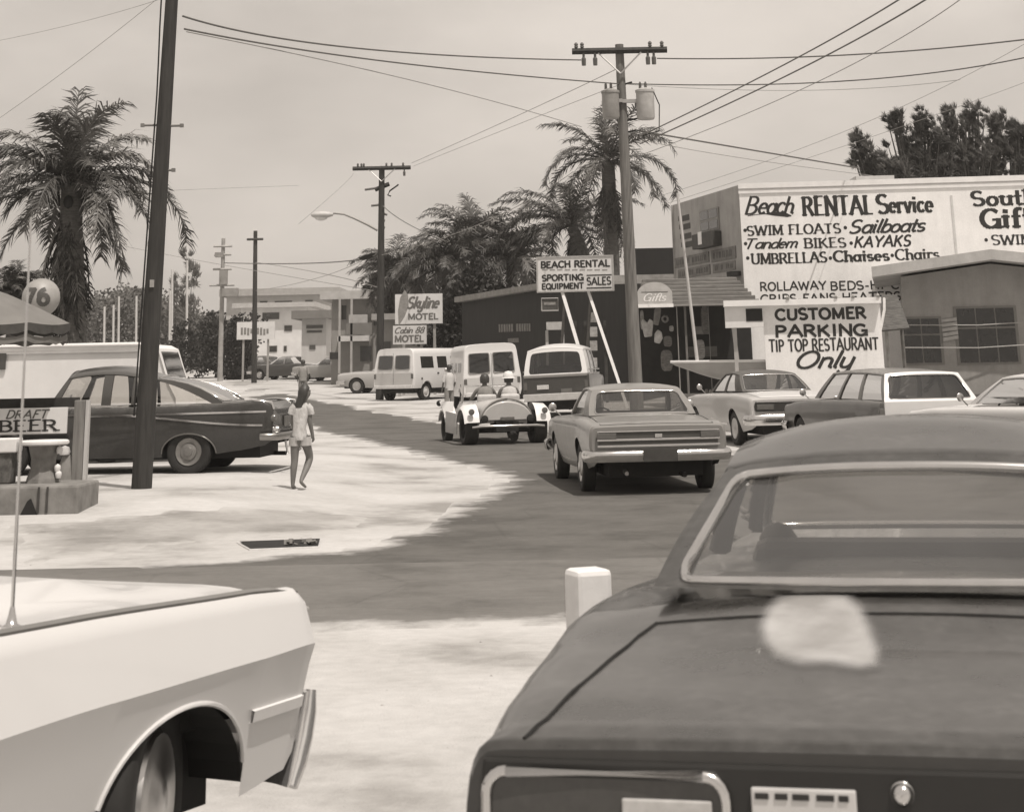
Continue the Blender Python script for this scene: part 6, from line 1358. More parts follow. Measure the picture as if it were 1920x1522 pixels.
# ------------------------------------------------------------------ utility poles
def pole(name, label, base, top, r0, r1, mat=None, cat='utility pole', n=14, group=None):
    t = thing(name, label, cat, base, 0, group); m = MB(); c = Vector(top)-Vector(base)
    m.tube([c*f + Vector((0, 0, -.3 if f == 0 else 0)) for f in (0, .25, .5, .75, 1)], [r0+(r1-r0)*f for f in (0, .25, .5, .75, 1)], n); m.build('pole', mat or WOODPOLE, t, smooth=60); return t
def insul(m, p, h=.16, r=.05): m.lathe([(.001, h), (r*.5, h*.95), (r, h*.7), (r*.7, h*.5), (r, h*.3), (r*.5, .02), (.02, 0), (.02, -.1)], 10, None, p)
INS = grey(.09, .35, .2, 9, key='ins')
def arm(t, zc, half, sec, d, side=1, ins=(), hang=(), brace=True, tilt=0):
    d = Vector(d).normalized(); c = zc
    m = MB(); m.tube([c-d*half, c+d*half], sec, 4); m.build('crossarm', WOODPOLE, t)
    for u in ins: m = MB(); insul(m, c+d*u+Vector((0, 0, sec*.7))); m.build('insulator', INS, t, smooth=50)
    for u in hang: m = MB(); m.tube([c+d*u, c+d*u+Vector((0, 0, -.14)), c+d*u+Vector((0, 0, -.18)), c+d*u+Vector((0, 0, -.34))], [.03, .03, .055, .05], 8); m.build('hanging_insulator', INS, t)
    if brace:
        for s in (-1, 1): m = MB(); m.tube([c+d*s*half*.45+Vector((0, -.02, -.05)), c+Vector((0, -.05, -.55))], .02, 5); m.build('arm_brace', DULLCHROME, t)
# the thick near pole
b = ground(273, 25.6); b.z -= .02; tp = at(322, 0, 25.6); tp = b+(tp-b)*1.18
t = pole('utility_pole', 'thick dark wooden pole nearest the camera, standing by the old finned saloon', b, tp, .140, .082)
dv = (tp-b); 
m = MB(); pts = []
for i in range(15):
    f = .12+.86*i/14; p = dv*f; r = .140-.055*f; pts.append(p+Vector((-r-.015-.035*max(0, math.sin(f*9))*(f > .5), -.05, 0)))
m.tube(pts, .012, 6); m.build('cable_riser', DARK, t)
for fy, s, ln in ((235, -1, .18), (237, 1, .14), (320, 1, .06)):
    f = (at(300, fy, 25.6).z-b.z)/dv.z; p = dv*f; m = MB(); m.tube([p, p+Vector((s*(.12+ln), -.02, .0))], .018, 6); m.box(p+Vector((s*(.12+ln), -.02, 0)), (.05, .05, .05)); m.build('step_peg', grey(.15, .6, .2, 9), t)
m = MB(); f = .34; p = dv*f; m.box(p+Vector((0, -.135, 0)), (.06, .012, .10)); m.build('pole_tag', grey(.3, .5, .2, 9), t)
# the pole with two transformers
Y2 = 42.0; b = ground(1192, Y2); tp = at(1161, 84, Y2)
t = pole('utility_pole', 'tall pole carrying a crossarm and two transformer cans in the middle', b, tp, .165, .10, grey(.15, .85, .3, 3.0, bump=.4, key='pole2', stretch=(6, 6, .5)))
dv = tp-b; AR = at(1161, 97, Y2)-b
sc_ = Y2/3500
arm(t, AR+Vector((0, -.13, 0)), 1.12, .075, (1, -.05, -.01), ins=(-1.02, -.88, .72, 1.0), hang=(-.85, -.58, .66, .80))
for s in (-1, 1):
    q = at(1145 if s < 0 else 1210, 196, Y2-.25)-b; rad, hh = (.20, .62) if s < 0 else (.21, .66)
    m = MB(); m.lathe([(.001, -hh/2-.02), (rad*.9, -hh/2-.02), (rad, -hh/2+.03), (rad, hh/2-.05), (rad*1.08, hh/2-.05), (rad*1.08, hh/2), (rad*.5, hh/2+.05), (.001, hh/2+.06)], 20, None, q); can = m.build('transformer', grey(.26 if s < 0 else .40, .5, .12, 6), t, smooth=40)
    for k in (-.5, .1): m = MB(); m.tube([q+Vector((rad*k, 0, hh/2)), q+Vector((rad*k, 0, hh/2+.16)), q+Vector((rad*k, 0, hh/2+.2))], [.035, .03, .012], 8); m.build('bushing', INS, can)
    m = MB(); pz = dv*(q.z/dv.z); m.box((q+Vector((pz.x, pz.y, q.z)))/2+Vector((0, 0, .1)), (abs(q.x-pz.x), .08, .08)); m.build('bracket', DULLCHROME, t)
m = MB(); q = at(1222, 165, Y2-.3)-b; q2 = at(1236, 245, Y2-.3)-b; m.tube([q, q+Vector((.16, 0, -.4)), q2, at(1205, 255, Y2-.1)-b], .014, 6); m.build('drop_lead', DARK, t)
m = MB()
for py, ln in ((160, .25), (228, .35), (250, .28)): p = dv*((at(1165, py, Y2).z-b.z)/dv.z); m.tube([p, p+Vector((ln, -.1, .05))], .022, 6)
m.build('lead_bracket', DARK, t)
# mid pole with the street lamp
Y3 = 76.0; b = ground(712, Y3); tp = at(716, 312, Y3)
t = pole('utility_pole', 'mid distance pole with the street lamp and one wide crossarm', b, tp, .17, .12)
dv = tp-b
arm(t, at(716, 316, Y3)-b+Vector((0, -.12, 0)), 1.22, .085, (1, 0, 0), ins=(-1.0, -.85, -.75, .2, .42, .9), hang=(.95,))
m = MB(); q = at(703, 356, Y3)-b; q2 = at(730, 345, Y3)-b; m.tube([q, q2], .09, 4); m.build('crossarm', WOODPOLE, t)
for px0, py0, px1, py1 in ((684, 356, 712, 352), (696, 386, 714, 384), (716, 400, 726, 403), (716, 413, 722, 414), (716, 426, 722, 427)):
    m = MB(); m.tube([at(px0, py0, Y3)-b, at(px1, py1, Y3)-b], .05, 6); m.build('pole_bracket', grey(.1, .6, .2, 9), t)
m = MB(); m.tube([at(x, y, Y3-.1)-b for x, y in ((733, 368), (727, 366), (731, 358), (745, 348), (747, 346))], .035, 6); m.build('jumper_loop', DARK, t)
m = MB(); pts = [at(x, y, Y3-.3)-b for x, y in ((708, 432), (690, 422), (665, 410), (645, 402), (625, 400))]; m.tube(pts, [.05, .045, .04, .035, .035], 8); la = m.build('lamp_arm', grey(.2, .5, .1, 9, metal=.6), t, smooth=60)
q = at(603, 403, Y3-.3)-b; m = MB(); m.lathe([(.001, .50), (.08, .46), (.17, .25), (.20, 0), (.17, -.28), (.08, -.42), (.001, -.45)], 16, Matrix(((0, 0, 1), (0, 1, 0), (.75, 0, 0))), q); hd = m.build('lamp_head', grey(.45, .5, .1, 9), t, smooth=60)
m = MB(); m.lathe([(.14, 0), (.12, -.09), (.06, -.14), (.001, -.15)], 14, Matrix(((1.9, 0, 0), (0, 1, 0), (0, 0, 1))), q+Vector((-.02, 0, -.09))); m.build('lamp_glass', grey(.62, .25, .06, 9), hd, smooth=60)
# far poles
def farpole(label, px, pyb, pxt, pyt, Y, r0, r1, v, arms, extra=None):
    b = ground(px, Y); tp = at(pxt, pyt, Y); t = pole('utility_pole', label, b, tp, r0, r1, grey(v, .85, .2, 3), n=8, group='far utility poles')
    for py, h in arms:
        p = at(pxt+(px-pxt)*(py-pyt)/(pyb-pyt), py, Y)-b; m = MB(); m.tube([p-Vector((h, .15, 0)), p+Vector((h, -.15, 0))], .07, 4); m.build('crossarm', grey(v*1.1, .8, .2, 3), t)
    return t, b
t, b = farpole('dark far pole with a short top arm in front of the white motel', 477, 700, 479, 433, 112, .17, .12, .035, [(449, .5)])
t, b = farpole('pale far pole with stacked arms and a transformer left of the dark pole', 413, 690, 419, 447, 118, .17, .12, .30, [(462, .6), (478, .55), (505, .6), (535, .8)])
for px, py, w_, h_ in ((419, 520, .5, .9), (432, 548, 1.0, .5), (411, 478, .5, .3)):
    m = MB(); m.box(at(px, py, 117.5)-b, (w_, .4, h_)); m.build('transformer', grey(.24, .7, .15, 3), t)
for px, top in ((195, 575), (212, 572), (222, 556), (255, 555), (322, 505), (350, 488), (318, 545)):
    Y = 150 if px < 300 else 140; b = ground(px, Y); pole('white_post', {195: 'leftmost slim white post before the far tree line', 212: 'second slim white post from the left before the far tree line', 222: 'slim white post under the lower crossbar before the tree line', 255: 'slim white post just left of the near dark pole', 322: 'pale slim mast right of the near dark pole', 350: 'tallest pale slim mast at the thin pine', 318: 'short pale post close beside the near dark pole'}[px], b, at(px+1, top, Y), .11, .09, grey(.48, .8, .1, 3), cat='post', n=6, group='slim pale posts in the distance')
# ------------------------------------------------------------------ wires
WIRE = grey(.10, .6, .2, 4, key='wire'); WIREP = grey(.24, .6, .2, 4, key='wirepale')
def wire(label, a, mid, b, r, mat=None, group='overhead wires'):
    A, M_, B_ = at(*a), at(*mid), at(*b); C_ = M_*2-(A+B_)/2; m = MB(); n = 28
    P = [A*(1-t)**2+C_*2*t*(1-t)+B_*t*t for t in [i/n for i in range(n+1)]]; o = A.copy(); m.tube([p-o for p in P], r, 5)
    ob = m.build('power_line', mat or WIRE); ob.location = o; tag(ob, label, 'wire', group)
wire('upper of the two thick lines from the near pole top to the crossarm', (343, 31, 25.8), (690, 93, 33), (1089, 113, 41.8), .016)
wire('lower of the two thick lines from the near pole top, sagging below the crossarm', (346, 55, 25.8), (760, 120, 34), (1165, 158, 42), .015)
wire('thin line from the near pole sloping down to the tall palm', (350, 60, 25.8), (800, 158, 36), (1090, 238, 41.9), .009, WIREP)
wire('upper line running right from the crossarm out of the picture', (1232, 110, 41.8), (1580, 104, 39), (1960, 70, 35), .016)
wire('lower line running right past the transformer out of the picture', (1165, 157, 42), (1590, 152, 39), (1960, 100, 35), .014)
wire('thin line just under the lower right hand line', (1170, 158, 42), (1500, 170, 40), (1800, 150, 36), .006, WIREP)
wire('heavy service drop from the palm tip to the rental building roof', (1200, 246, 41.8), (1400, 280, 48), (1612, 316, 56.5), .022)
wire('thin service drop below the heavy one to the rental building roof', (1200, 262, 41.8), (1400, 298, 48), (1640, 330, 57), .008, WIREP)
wire('left steep line rising from the transformer pole to the top edge', (1195, 258, 41.8), (1470, 122, 34), (1720, -22, 27), .014)
wire('middle steep line rising from the transformer pole to the top edge', (1200, 270, 41.8), (1500, 130, 34), (1770, -22, 27), .015)
wire('right steep thin line rising from the transformer pole to the top edge', (1205, 290, 41.8), (1520, 160, 34), (1800, 0, 27), .008, WIREP)
wire('faint upper line at far right above the casuarinas', (1230, 370, 52), (1600, 240, 46), (1960, 60, 38), .006, WIREP)
wire('faint lower line at far right crossing the casuarina tops', (1240, 385, 55), (1640, 255, 50), (1960, 140, 44), .006, WIREP)
wire('upper line from the mid pole crossarm up to the transformer pole', (772, 306, 75.8), (960, 222, 56), (1160, 128, 42), .010, WIREP)
wire('lower line from the mid pole crossarm up to the transformer pole', (775, 312, 75.8), (970, 234, 56), (1165, 158, 42), .008, WIREP)
wire('line from the mid pole up to the tall palm', (716, 478, 75.8), (900, 420, 66), (1075, 322, 60), .012, WIREP)
wire('service line from the mid pole down to the bushy palms', (718, 386, 75.8), (765, 420, 78), (835, 452, 84), .018, WIREP)
wire('line from the mid pole to the far poles carrying a black splice', (706, 476, 75.8), (600, 493, 90), (420, 493, 117), .026)
wire('second far line sagging between the dark far pole and the mid pole', (479, 492, 112), (600, 512, 90), (712, 540, 76), .016, WIREP)
wire('third far line crossing low between the far poles', (200, 455, 120), (380, 490, 118), (700, 545, 77), .014, WIREP)
wire('line rising from the far dark pole to the street lamp pole', (479, 545, 112), (600, 520, 92), (712, 470, 76), .014, WIREP)
wire('faint line across the top left corner', (-20, 235, 30), (140, 120, 28), (305, -10, 26), .004, WIREP)
wire('fainter second line across the top left corner', (-20, 80, 32), (140, 45, 29), (310, -4, 26), .004, WIREP)
wire('faint line from the lamp head rising to the crossarm', (560, 420, 74), (640, 350, 75), (662, 325, 76), .008, WIREP)
wire('faint line through the near pole at palm height', (-20, 372, 60), (200, 362, 70), (560, 348, 90), .007, WIREP)
q = at(690, 481, 77.2); m = MB(); m.tube([(-.36, 0, -.08), (-.2, 0, -.06), (.2, 0, .06), (.36, 0, .09)], [.05, .10, .10, .05], 8); ob = m.build('cable_splice', DARK, None, smooth=60); ob.location = q; tag(ob, 'fat black splice case on the line left of the mid pole', 'cable splice')
# ------------------------------------------------------------------ things at the left edge, the boat, the white post
def trailer():
    Y = 33.6; e = at(352, 700, Y); x1 = e.x; LEN = 6.4; g = gz(x1-3, Y); t = thing('white_camper_van', 'long white camper van parked across behind the dark finned saloon', 'camper van', (x1-LEN, Y, g)); H = at(150, 650, Y).z-g
    Wt = grey(.70, .45, .05, 2, key='trailer'); prof = [(0, .45), (.05, 1.5), (.15, H-.2), (.35, H-.03), (LEN-.50, H), (LEN-.36, H-.07), (LEN-.16, 1.30), (LEN-.02, 1.05), (LEN, .5)]
    m = MB(); rows = []
    for y, k in ((-.95, .955), (-.98, 1), (.98, 1), (.95, .955)):
        rows.append([(x if 0 < i < 8 else x, y, .45+(z-.45)*k) for i, (x, z) in enumerate(prof)])
    m.grid([list(reversed(r)) for r in rows]); m.poly([p for p in rows[0]]); m.poly(list(reversed(rows[-1]))); m.build('body', Wt, t, smooth=30)
    m = MB(); m.box((LEN/2-.25, 0, H+.02), (LEN-1.0, 1.8, .05)); m.build('roof_cap', WHITE, t, bevel=.02)
    m = MB(); m.box((LEN/2-.25, -.975, H-.10), (LEN-.9, .03, .04)); m.build('gutter_rail', grey(.42, .6, .1, 4), t)
    for x0, x1_, z0, z1 in ((.6, 1.3, 1.25, 1.7),):
        m = MB(); m.slab([(x0, -1.0, z0), (x1_+(.12 if x0 > 3 else 0), -1.0, z0), (x1_, -.99, z1), (x0, -.99, z1)], .03); m.build('side_window', grey(.05, .15, .3, 2, coat=.5), t)
    a = at(2, 693, Y-.99); b = at(12, 662, Y-.99); m = MB(); m.box(((a.x-1+b.x)/2-(x1-LEN), -.985, (a.z+b.z)/2-g), (b.x-a.x+1, .03, b.z-a.z)); m.build('side_window', grey(.05, .15, .3, 2, coat=.5), t)
    m = MB(); m.slab([(LEN-.15, -.8, 1.33), (LEN-.15, .8, 1.33), (LEN-.33, .78, H-.12), (LEN-.33, -.78, H-.12)], .02); m.build('windscreen', DGLASS, t)
    for s in (-1, 1): lamp_box(t, 'headlight', LEN+.0, s*.7, .82, .04, .18, grey(.6, .2, .1, 9), .18)
    m = MB(); m.box((LEN+.05, 0, .5), (.1, 1.9, .14)); m.build('bumper', grey(.4, .4, .1, 4), t)
    for x in (1.3, LEN-1.2):
        for s in (-1, 1):
            M = Matrix.Rotation(math.pi/2, 3, 'X'); m = MB(); m.lathe([(.2, -.1), (.30, -.1), (.34, -.06), (.34, .06), (.30, .1), (.2, .1), (.001, .08)], 20, M, (x, s*.86, .34)); m.build('wheel', RUBBER, t, smooth=50)
trailer()
# patio corner: concrete base, post, rail with the beer sign, pedestal table, umbrella
bp = G(146, 912); Yp = bp.y
t = thing('wooden_post', 'stout pale wooden post at the right end of the beer sign', 'post', bp); w_ = .155; tz = at(150, 750, Yp).z-bp.z
m = MB(); m.box((-.01, 0, tz/2-.1), (w_, .16, tz+.2)); m.build('post', grey(.17, .85, .3, 3, bump=.4, stretch=(5, 5, .5)), t, bevel=.012)
m = MB(); m.box((.055+.045, -.03, tz/2), (.05, .10, tz)); m.build('batten', grey(.42, .85, .15, 3, stretch=(5, 5, .5)), t)
m = MB(); m.lathe([(.17, -.05), (.15, .12), (.12, .30), (.08, .42)], 12, None, (-.16, .05, 0)); m.build('footing', grey(.19, .9, .2, 5), t, smooth=50)
m = MB(); m.lathe([(.001, .12), (.06, .10), (.08, .04), (.07, 0)], 12, None, (-.20, -.02, .42)); m.build('tap', grey(.5, .5, .15, 9), t, smooth=50)
a = at(-70, 766, Yp+.12); r = at(140, 754, Yp+.12)
t = thing('beer_board', 'white draft beer board hung on a dark rail at the left edge', 'sign', (a.x, a.y, 0))
m = MB(); m.box(((r.x-a.x)/2, .06, r.z), (r.x-a.x+.1, .10, .13)); m.build('rail', grey(.035, .8, .3, 5), t)
P = Plane((a.x, Yp, 0), (1, 0, 0), (0, 0, 1), local(t)); u, v, w_, h_ = P.rect(-60, 814, 129, 765)
m = MB(); m.slab([P.P(u, v, .05), P.P(u+w_, v, .05), P.P(u+w_, v+h_, .05), P.P(u, v+h_, .05)], .04); m.build('board', grey(.62, .6, .06, 5), t, bevel=.006)
m = MB(); P.write(m, 'DRAFT', 'slant', 14, 785, 96, 768, lift=.055); m.build('lettering', grey(.10, .7, .3, 20), t)
m = MB(); P.write(m, 'BEER', 'serifbold', -3, 809, 117, 786.5, lift=.055); m.build('lettering', INK, t)
m = MB(); u2, v2, w2, h2 = P.rect(-60, 826, 128, 817); m.slab([P.P(u2, v2, .03), P.P(u2+w2, v2, .03), P.P(u2+w2, v2+h2, .03), P.P(u2, v2+h2, .03)], .05); m.build('lower_rail', DARK, t)
for px in (-50,): m = MB(); q = at(px, 800, Yp+.15); m.box((q.x-a.x, .1, .7), (.12, .12, 1.6)); m.build('post', grey(.05, .8, .3, 5), t)
k = G(172, 962); kt = k.z
t = thing('concrete_base', 'low cracked concrete block kerb under the patio with a dark hole in it', 'kerb', (k.x-2.6, k.y, k.z)); hk = at(172, 908, k.y).z-k.z
m = MB(); m.box((1.22, .52, hk/2-.05), (2.44, 1.04, hk+.1)); m.build('block', grey(.19, .9, .3, 4, bump=.3), t, bevel=.03)
for dx in (1.98, 2.08): m = MB(); m.box((dx, -.012, hk/2), (.02, .02, hk*.9)); m.build('crack', grey(.05, .9, .2, 4), t)
q = at(54, 950, k.y)-t.location; m = MB(); m.prism([(q.x-.10, q.z-.10), (q.x+.11, q.z-.10), (q.x+.02, q.z+.09), (q.x-.02, q.z+.06)], -.015, .02); m.build('hole', DARK, t)
Yt = k.y+.55; tb = at(80, 892, Yt); t = thing('pedestal_table', 'round white topped concrete pedestal table below the beer board', 'table', (tb.x, tb.y, k.z+hk)); ht = at(80, 829, Yt).z-k.z-hk
m = MB(); m.lathe([(.001, ht-.03), (.27, ht-.03), (.29, ht-.015), (.29, ht+.01), (.27, ht+.025), (.001, ht+.025)], 28); m.build('table_top', grey(.62, .6, .08, 6), t, smooth=40)
m = MB(); m.lathe([(.20, 0), (.19, .05), (.15, ht*.35), (.15, ht*.6), (.19, ht-.04), (.20, ht-.03)], 8); m.build('pedestal', grey(.17, .9, .3, 5, bump=.3), t)
for z, dx in ((ht*.2, .20), (ht*.36, .185), (ht*.8, .20)): m = MB(); m.lathe([(.001, .05), (.035, .03), (.04, 0), (.03, -.04)], 10, None, (dx, -.06, z)); m.build('boss', grey(.6, .7, .1, 9), t, smooth=50)
q = at(8, 843, Yt); m = MB(); m.box((0, 0, .07), (.36, .3, .16)); ob = m.build('cooler_box', grey(.62, .6, .08, 6), None, bevel=.015); ob.location = (q.x, q.y, q.z-.02); tag(ob, 'white box cut by the left edge beside the pedestal table', 'box')
m = MB(); m.box((0, 0, -(q.z-.02-k.z-hk)/2), (.26, .24, q.z-.02-k.z-hk)); ob = m.build('box_stand', grey(.10, .85, .5, 12), None, bevel=.02); ob.location = (q.x, q.y, q.z-.02); tag(ob, 'dark mottled stand under the white box at the left edge', 'stand')
# beach umbrella
Yu = Yp-.3; cx = at(-28, 600, Yu).x; R1 = at(131, 600, Yu).x-cx; g = gz(cx, Yu); t = thing('beach_umbrella', 'grey canvas beach umbrella with a scalloped edge at the left', 'umbrella', (cx, Yu, g)); ze = at(131, 606, Yu).z-g; zt = at(-28, 538, Yu).z-g
m = MB(); n = 48; rows = [[(.001*math.cos(2*math.pi*j/n), .001*math.sin(2*math.pi*j/n), zt) for j in range(n)]]
for f in (.3, .6, .85, 1.0):
    rows.append([(R1*f*(1-.035*f*abs(math.sin(4*2*math.pi*j/n)))*math.cos(2*math.pi*j/n), R1*f*(1-.035*f*abs(math.sin(4*2*math.pi*j/n)))*math.sin(2*math.pi*j/n), zt+(ze-zt)*f**1.15-.03*f*abs(math.sin(4*2*math.pi*j/n))) for j in range(n)])
m.grid(rows, closed=True); m.f = [tuple(reversed(f)) for f in m.f]; m.build('canopy', grey(.16, .8, .12, 3), t, smooth=30)
m = MB(); top = [Vector(p) for p in rows[-1]]; mid = [p*1.003+Vector((0, 0, -.09-.03*abs(math.sin(8*2*math.pi*j/n)))) for j, p in enumerate(top)]
for j, p in enumerate(mid): p.z = top[j].z-.10-.035*abs(math.sin(8*2*math.pi*j/n))
m.grid([top, mid], closed=True); m.f = [tuple(reversed(f)) for f in m.f]; m.build('valance', grey(.055, .8, .25, 6), t, smooth=50)
m = MB(); low = [p+Vector((0, 0, -.11-.03*abs(math.sin(8*2*math.pi*j/n+1)))) for j, p in enumerate(mid)]
m.grid([[p*.97+Vector((0, 0, .02)) for p in mid], [Vector((p.x*.97, p.y*.97, p.z)) for p in low]], closed=True); m.f = [tuple(reversed(f)) for f in m.f]; m.build('lower_fringe', grey(.15, .8, .15, 6), t, smooth=50)
m = MB(); m.tube([(0, 0, 0), (0, 0, zt)], .025, 8); m.build('pole', grey(.3, .6, .1, 9), t)
for k_ in range(8):
    a_ = 2*math.pi*k_/8; m = MB(); m.tube([(0, 0, zt-.08), (R1*.6*math.cos(a_), R1*.6*math.sin(a_), zt+(ze-zt)*.6-.05), (R1*.97*math.cos(a_), R1*.97*math.sin(a_), ze-.02)], .007, 5); m.build('rib', DULLCHROME, t)
# petrol station ball sign far behind
Ys = 35.5; q = at(77, 558, Ys); g = gz(q.x, Ys); t = thing('petrol_ball_sign', 'round pale ball sign reading 76 behind the umbrella', 'sign', (q.x, q.y, g)); zc = q.z-g; rb = .36
m = MB(); m.lathe([(rb*math.sin(math.pi*i/14)+.0005, -rb*math.cos(math.pi*i/14)) for i in range(15)], 24, None, (0, 0, zc)); m.build('ball', grey(.30, .5, .1, 4), t, smooth=80)
m = MB(); m.tube([(0, 0, 0), (0, 0, zc-rb+.02)], .08, 10); m.build('pole', grey(.4, .6, .1, 4), t)
mt = MB(); BP = lambda u, v, n_=0: (rb*1.015*math.sin(u/rb)*math.cos(v/rb), -rb*1.015*math.cos(u/rb)*math.cos(v/rb)-n_*.2, zc+rb*1.015*math.sin(v/rb))
stroke_text(mt, '76', 'heavy', BP, -.25, -.19, .50, .38, lift=.01, split=6); mt.build('numerals', grey(.07, .6, .2, 9), t)
# white post on the near side of the street
Yw = 7.9; a = at(1057, 1066, Yw); b_ = at(1147, 1066, Yw); t = thing('white_post', 'short square white painted post beside the dark car', 'post', ((a.x+b_.x)/2, Yw, 0), .35); ww = (b_.x-a.x)*.80
m = MB(); m.box((0, 0, a.z/2-.1), (ww, ww, a.z+.2)); m.build('post', grey(.68, .6, .06, 7, bump=.1), t, bevel=.022)
# sailing boat on its trailer
Yb = 46.5; a = at(1258, 682, Yb); g = gz(a.x, Yb); LEN = 3.9; t = thing('sailing_boat', 'small pale sailing boat with a bare leaning mast on a trailer', 'boat', (a.x, Yb, g)); zt = a.z-g
m = MB(); rows = []
for i in range(17):
    f = i/16; hb = .70*math.sin(min(1, f*1.35+.02)*math.pi/2)**.8*(1-.15*smo((f-.7)/.3)); kz = zt-.60+.50*(1-f)**3; sh = zt+.03*(1-f)+.10*f*0
    x = LEN*f + .28*0
    rows.append([(x+(.30*(1-k_)**1.5)*(1-f)**2, sg_*hb*(k_**.6), kz+(sh-kz)*k_**1.3) for sg_, k_ in [(-1, 1), (-1, .8), (-1, .5), (-1, .25), (1, 0), (1, .25), (1, .5), (1, .8), (1, 1)]])
m.grid(rows); m.poly(list(reversed(rows[-1]))); m.build('hull', grey(.34, .45, .08, 3), t, smooth=40)
m = MB()
for j in (0, 8): m.tube([Vector(r_[j])+Vector((0, 0, .015)) for r_ in rows], .035, 6)
m.build('gunwale', WHITE, t, smooth=60)
m = MB(); m.grid([[Vector(r_[0])*1.0+Vector((0, 0, -.02)), Vector((r_[0][0], 0, r_[0][2]+.04)), Vector(r_[8])+Vector((0, 0, -.02))] for r_ in rows[:9]]); m.build('foredeck', WHITE, t, smooth=60)
mb_ = at(1309, 676, Yb); mt_ = at(1270, 362, Yb+.3); m = MB(); m.tube([mb_-t.location+Vector((0, 0, -.3)), mt_-t.location], [.045, .032], 8); m.build('mast', grey(.42, .5, .1, 4), t, smooth=60)
pt_ = at(1378, 612, Yb+.1); m = MB(); m.tube([at(1383, 676, Yb)-t.location, at(1374, 606, Yb)-t.location], .05, 6); m.build('prop', grey(.26, .7, .1, 4), t)
m = MB(); m.tube([(-.9, 0, .42), (.6, .0, .45), (3.6, .0, .5)], .05, 6)
for x in (.9, 2.8): m.tube([(x, -.5, .85), (x, -.2, .5), (x, .2, .5), (x, .5, .85)], .04, 6)
m.tube([(2.4, -.75, .3), (2.4, .75, .3)], .04, 6); m.tube([(-.7, 0, 0), (-.7, 0, .45)], .03, 6); m.build('trailer_frame', grey(.12, .6, .2, 4), t)
for s in (-1, 1): m = MB(); m.lathe([(.13, -.07), (.25, -.07), (.28, -.03), (.28, .03), (.25, .07), (.13, .07), (.001, .05)], 18, Matrix.Rotation(math.pi/2, 3, 'X'), (2.4, s*.78, .28)); m.build('wheel', RUBBER, t, smooth=50)
# ------------------------------------------------------------------ people
SKIN = grey(.15, .6, .08, 9, key='skin'); HAIR = grey(.045, .5, .3, 30, key='hair', stretch=(6, 6, 1)); HAIRL = grey(.13, .5, .3, 30, key='hairlight', stretch=(6, 6, 1))
def skinned(name, verts, edges, mat, parent, sub=2):
    """verts: (x, y, z, rx, ry); the first vertex is the root; one continuous surface grown on a jointed skeleton"""
    me = bpy.data.meshes.new(name); me.from_pydata([v[:3] for v in verts], edges, []); o = bpy.data.objects.new(name, me); COL.objects.link(o); o.parent = parent
    s = o.modifiers.new('skin', 'SKIN'); s.use_smooth_shade = True
    for k, v in enumerate(verts):
        q = me.skin_vertices[0].data[k]; q.radius = (v[3], v[4] if len(v) > 4 else v[3]); q.use_root = (k == 0)
    b = o.modifiers.new('sub', 'SUBSURF'); b.levels = sub; b.render_levels = sub; me.materials.append(mat); return o
def hand(V, E, wrist, d, palm_n, s=1.0):
    """palm and five bent fingers hanging from vertex number wrist along direction d"""
    d = Vector(d).normalized(); nrm = Vector(palm_n).normalized(); sd = d.cross(nrm).normalized(); w0 = Vector(V[wrist][:3])
    V.append((*(w0+d*.045*s), .018*s, .026*s)); p = len(V)-1; E.append((wrist, p))
    for k, (off, ln) in enumerate(((-.024, .050), (-.008, .062), (.008, .058), (.022, .046))):
        a = w0+d*.078*s+sd*off*s; b = a+(d+nrm*.25)*ln*.5*s; c = b+(d*.8+nrm*.75)*ln*.5*s
        i = len(V); V += [(*a, .008*s, .008*s), (*b, .007*s, .007*s), (*c, .0055*s, .0055*s)]; E += [(p, i), (i, i+1), (i+1, i+2)]
    a = w0+d*.05*s-sd*.03*s; b = a+(d*.6-sd*.5+nrm*.5)*.03*s; i = len(V); V += [(*a, .009*s, .009*s), (*b, .007*s, .007*s)]; E += [(p, i), (i, i+1)]
def rings(name, R_list, mat, parent, n=20, smooth=60, closed_ends=False):
    m = MB(); rows = []
    for c, rx, ry in R_list: rows.append([(c[0]+rx*math.cos(2*math.pi*j/n), c[1]+ry*math.sin(2*math.pi*j/n), c[2]) for j in range(n)])
    m.grid(rows, closed=True); return m.build(name, mat, parent, smooth=smooth)
CLOTH = grey(.46, .85, .22, 14, bump=.9, stretch=(1, 1, .45), key='cloth')
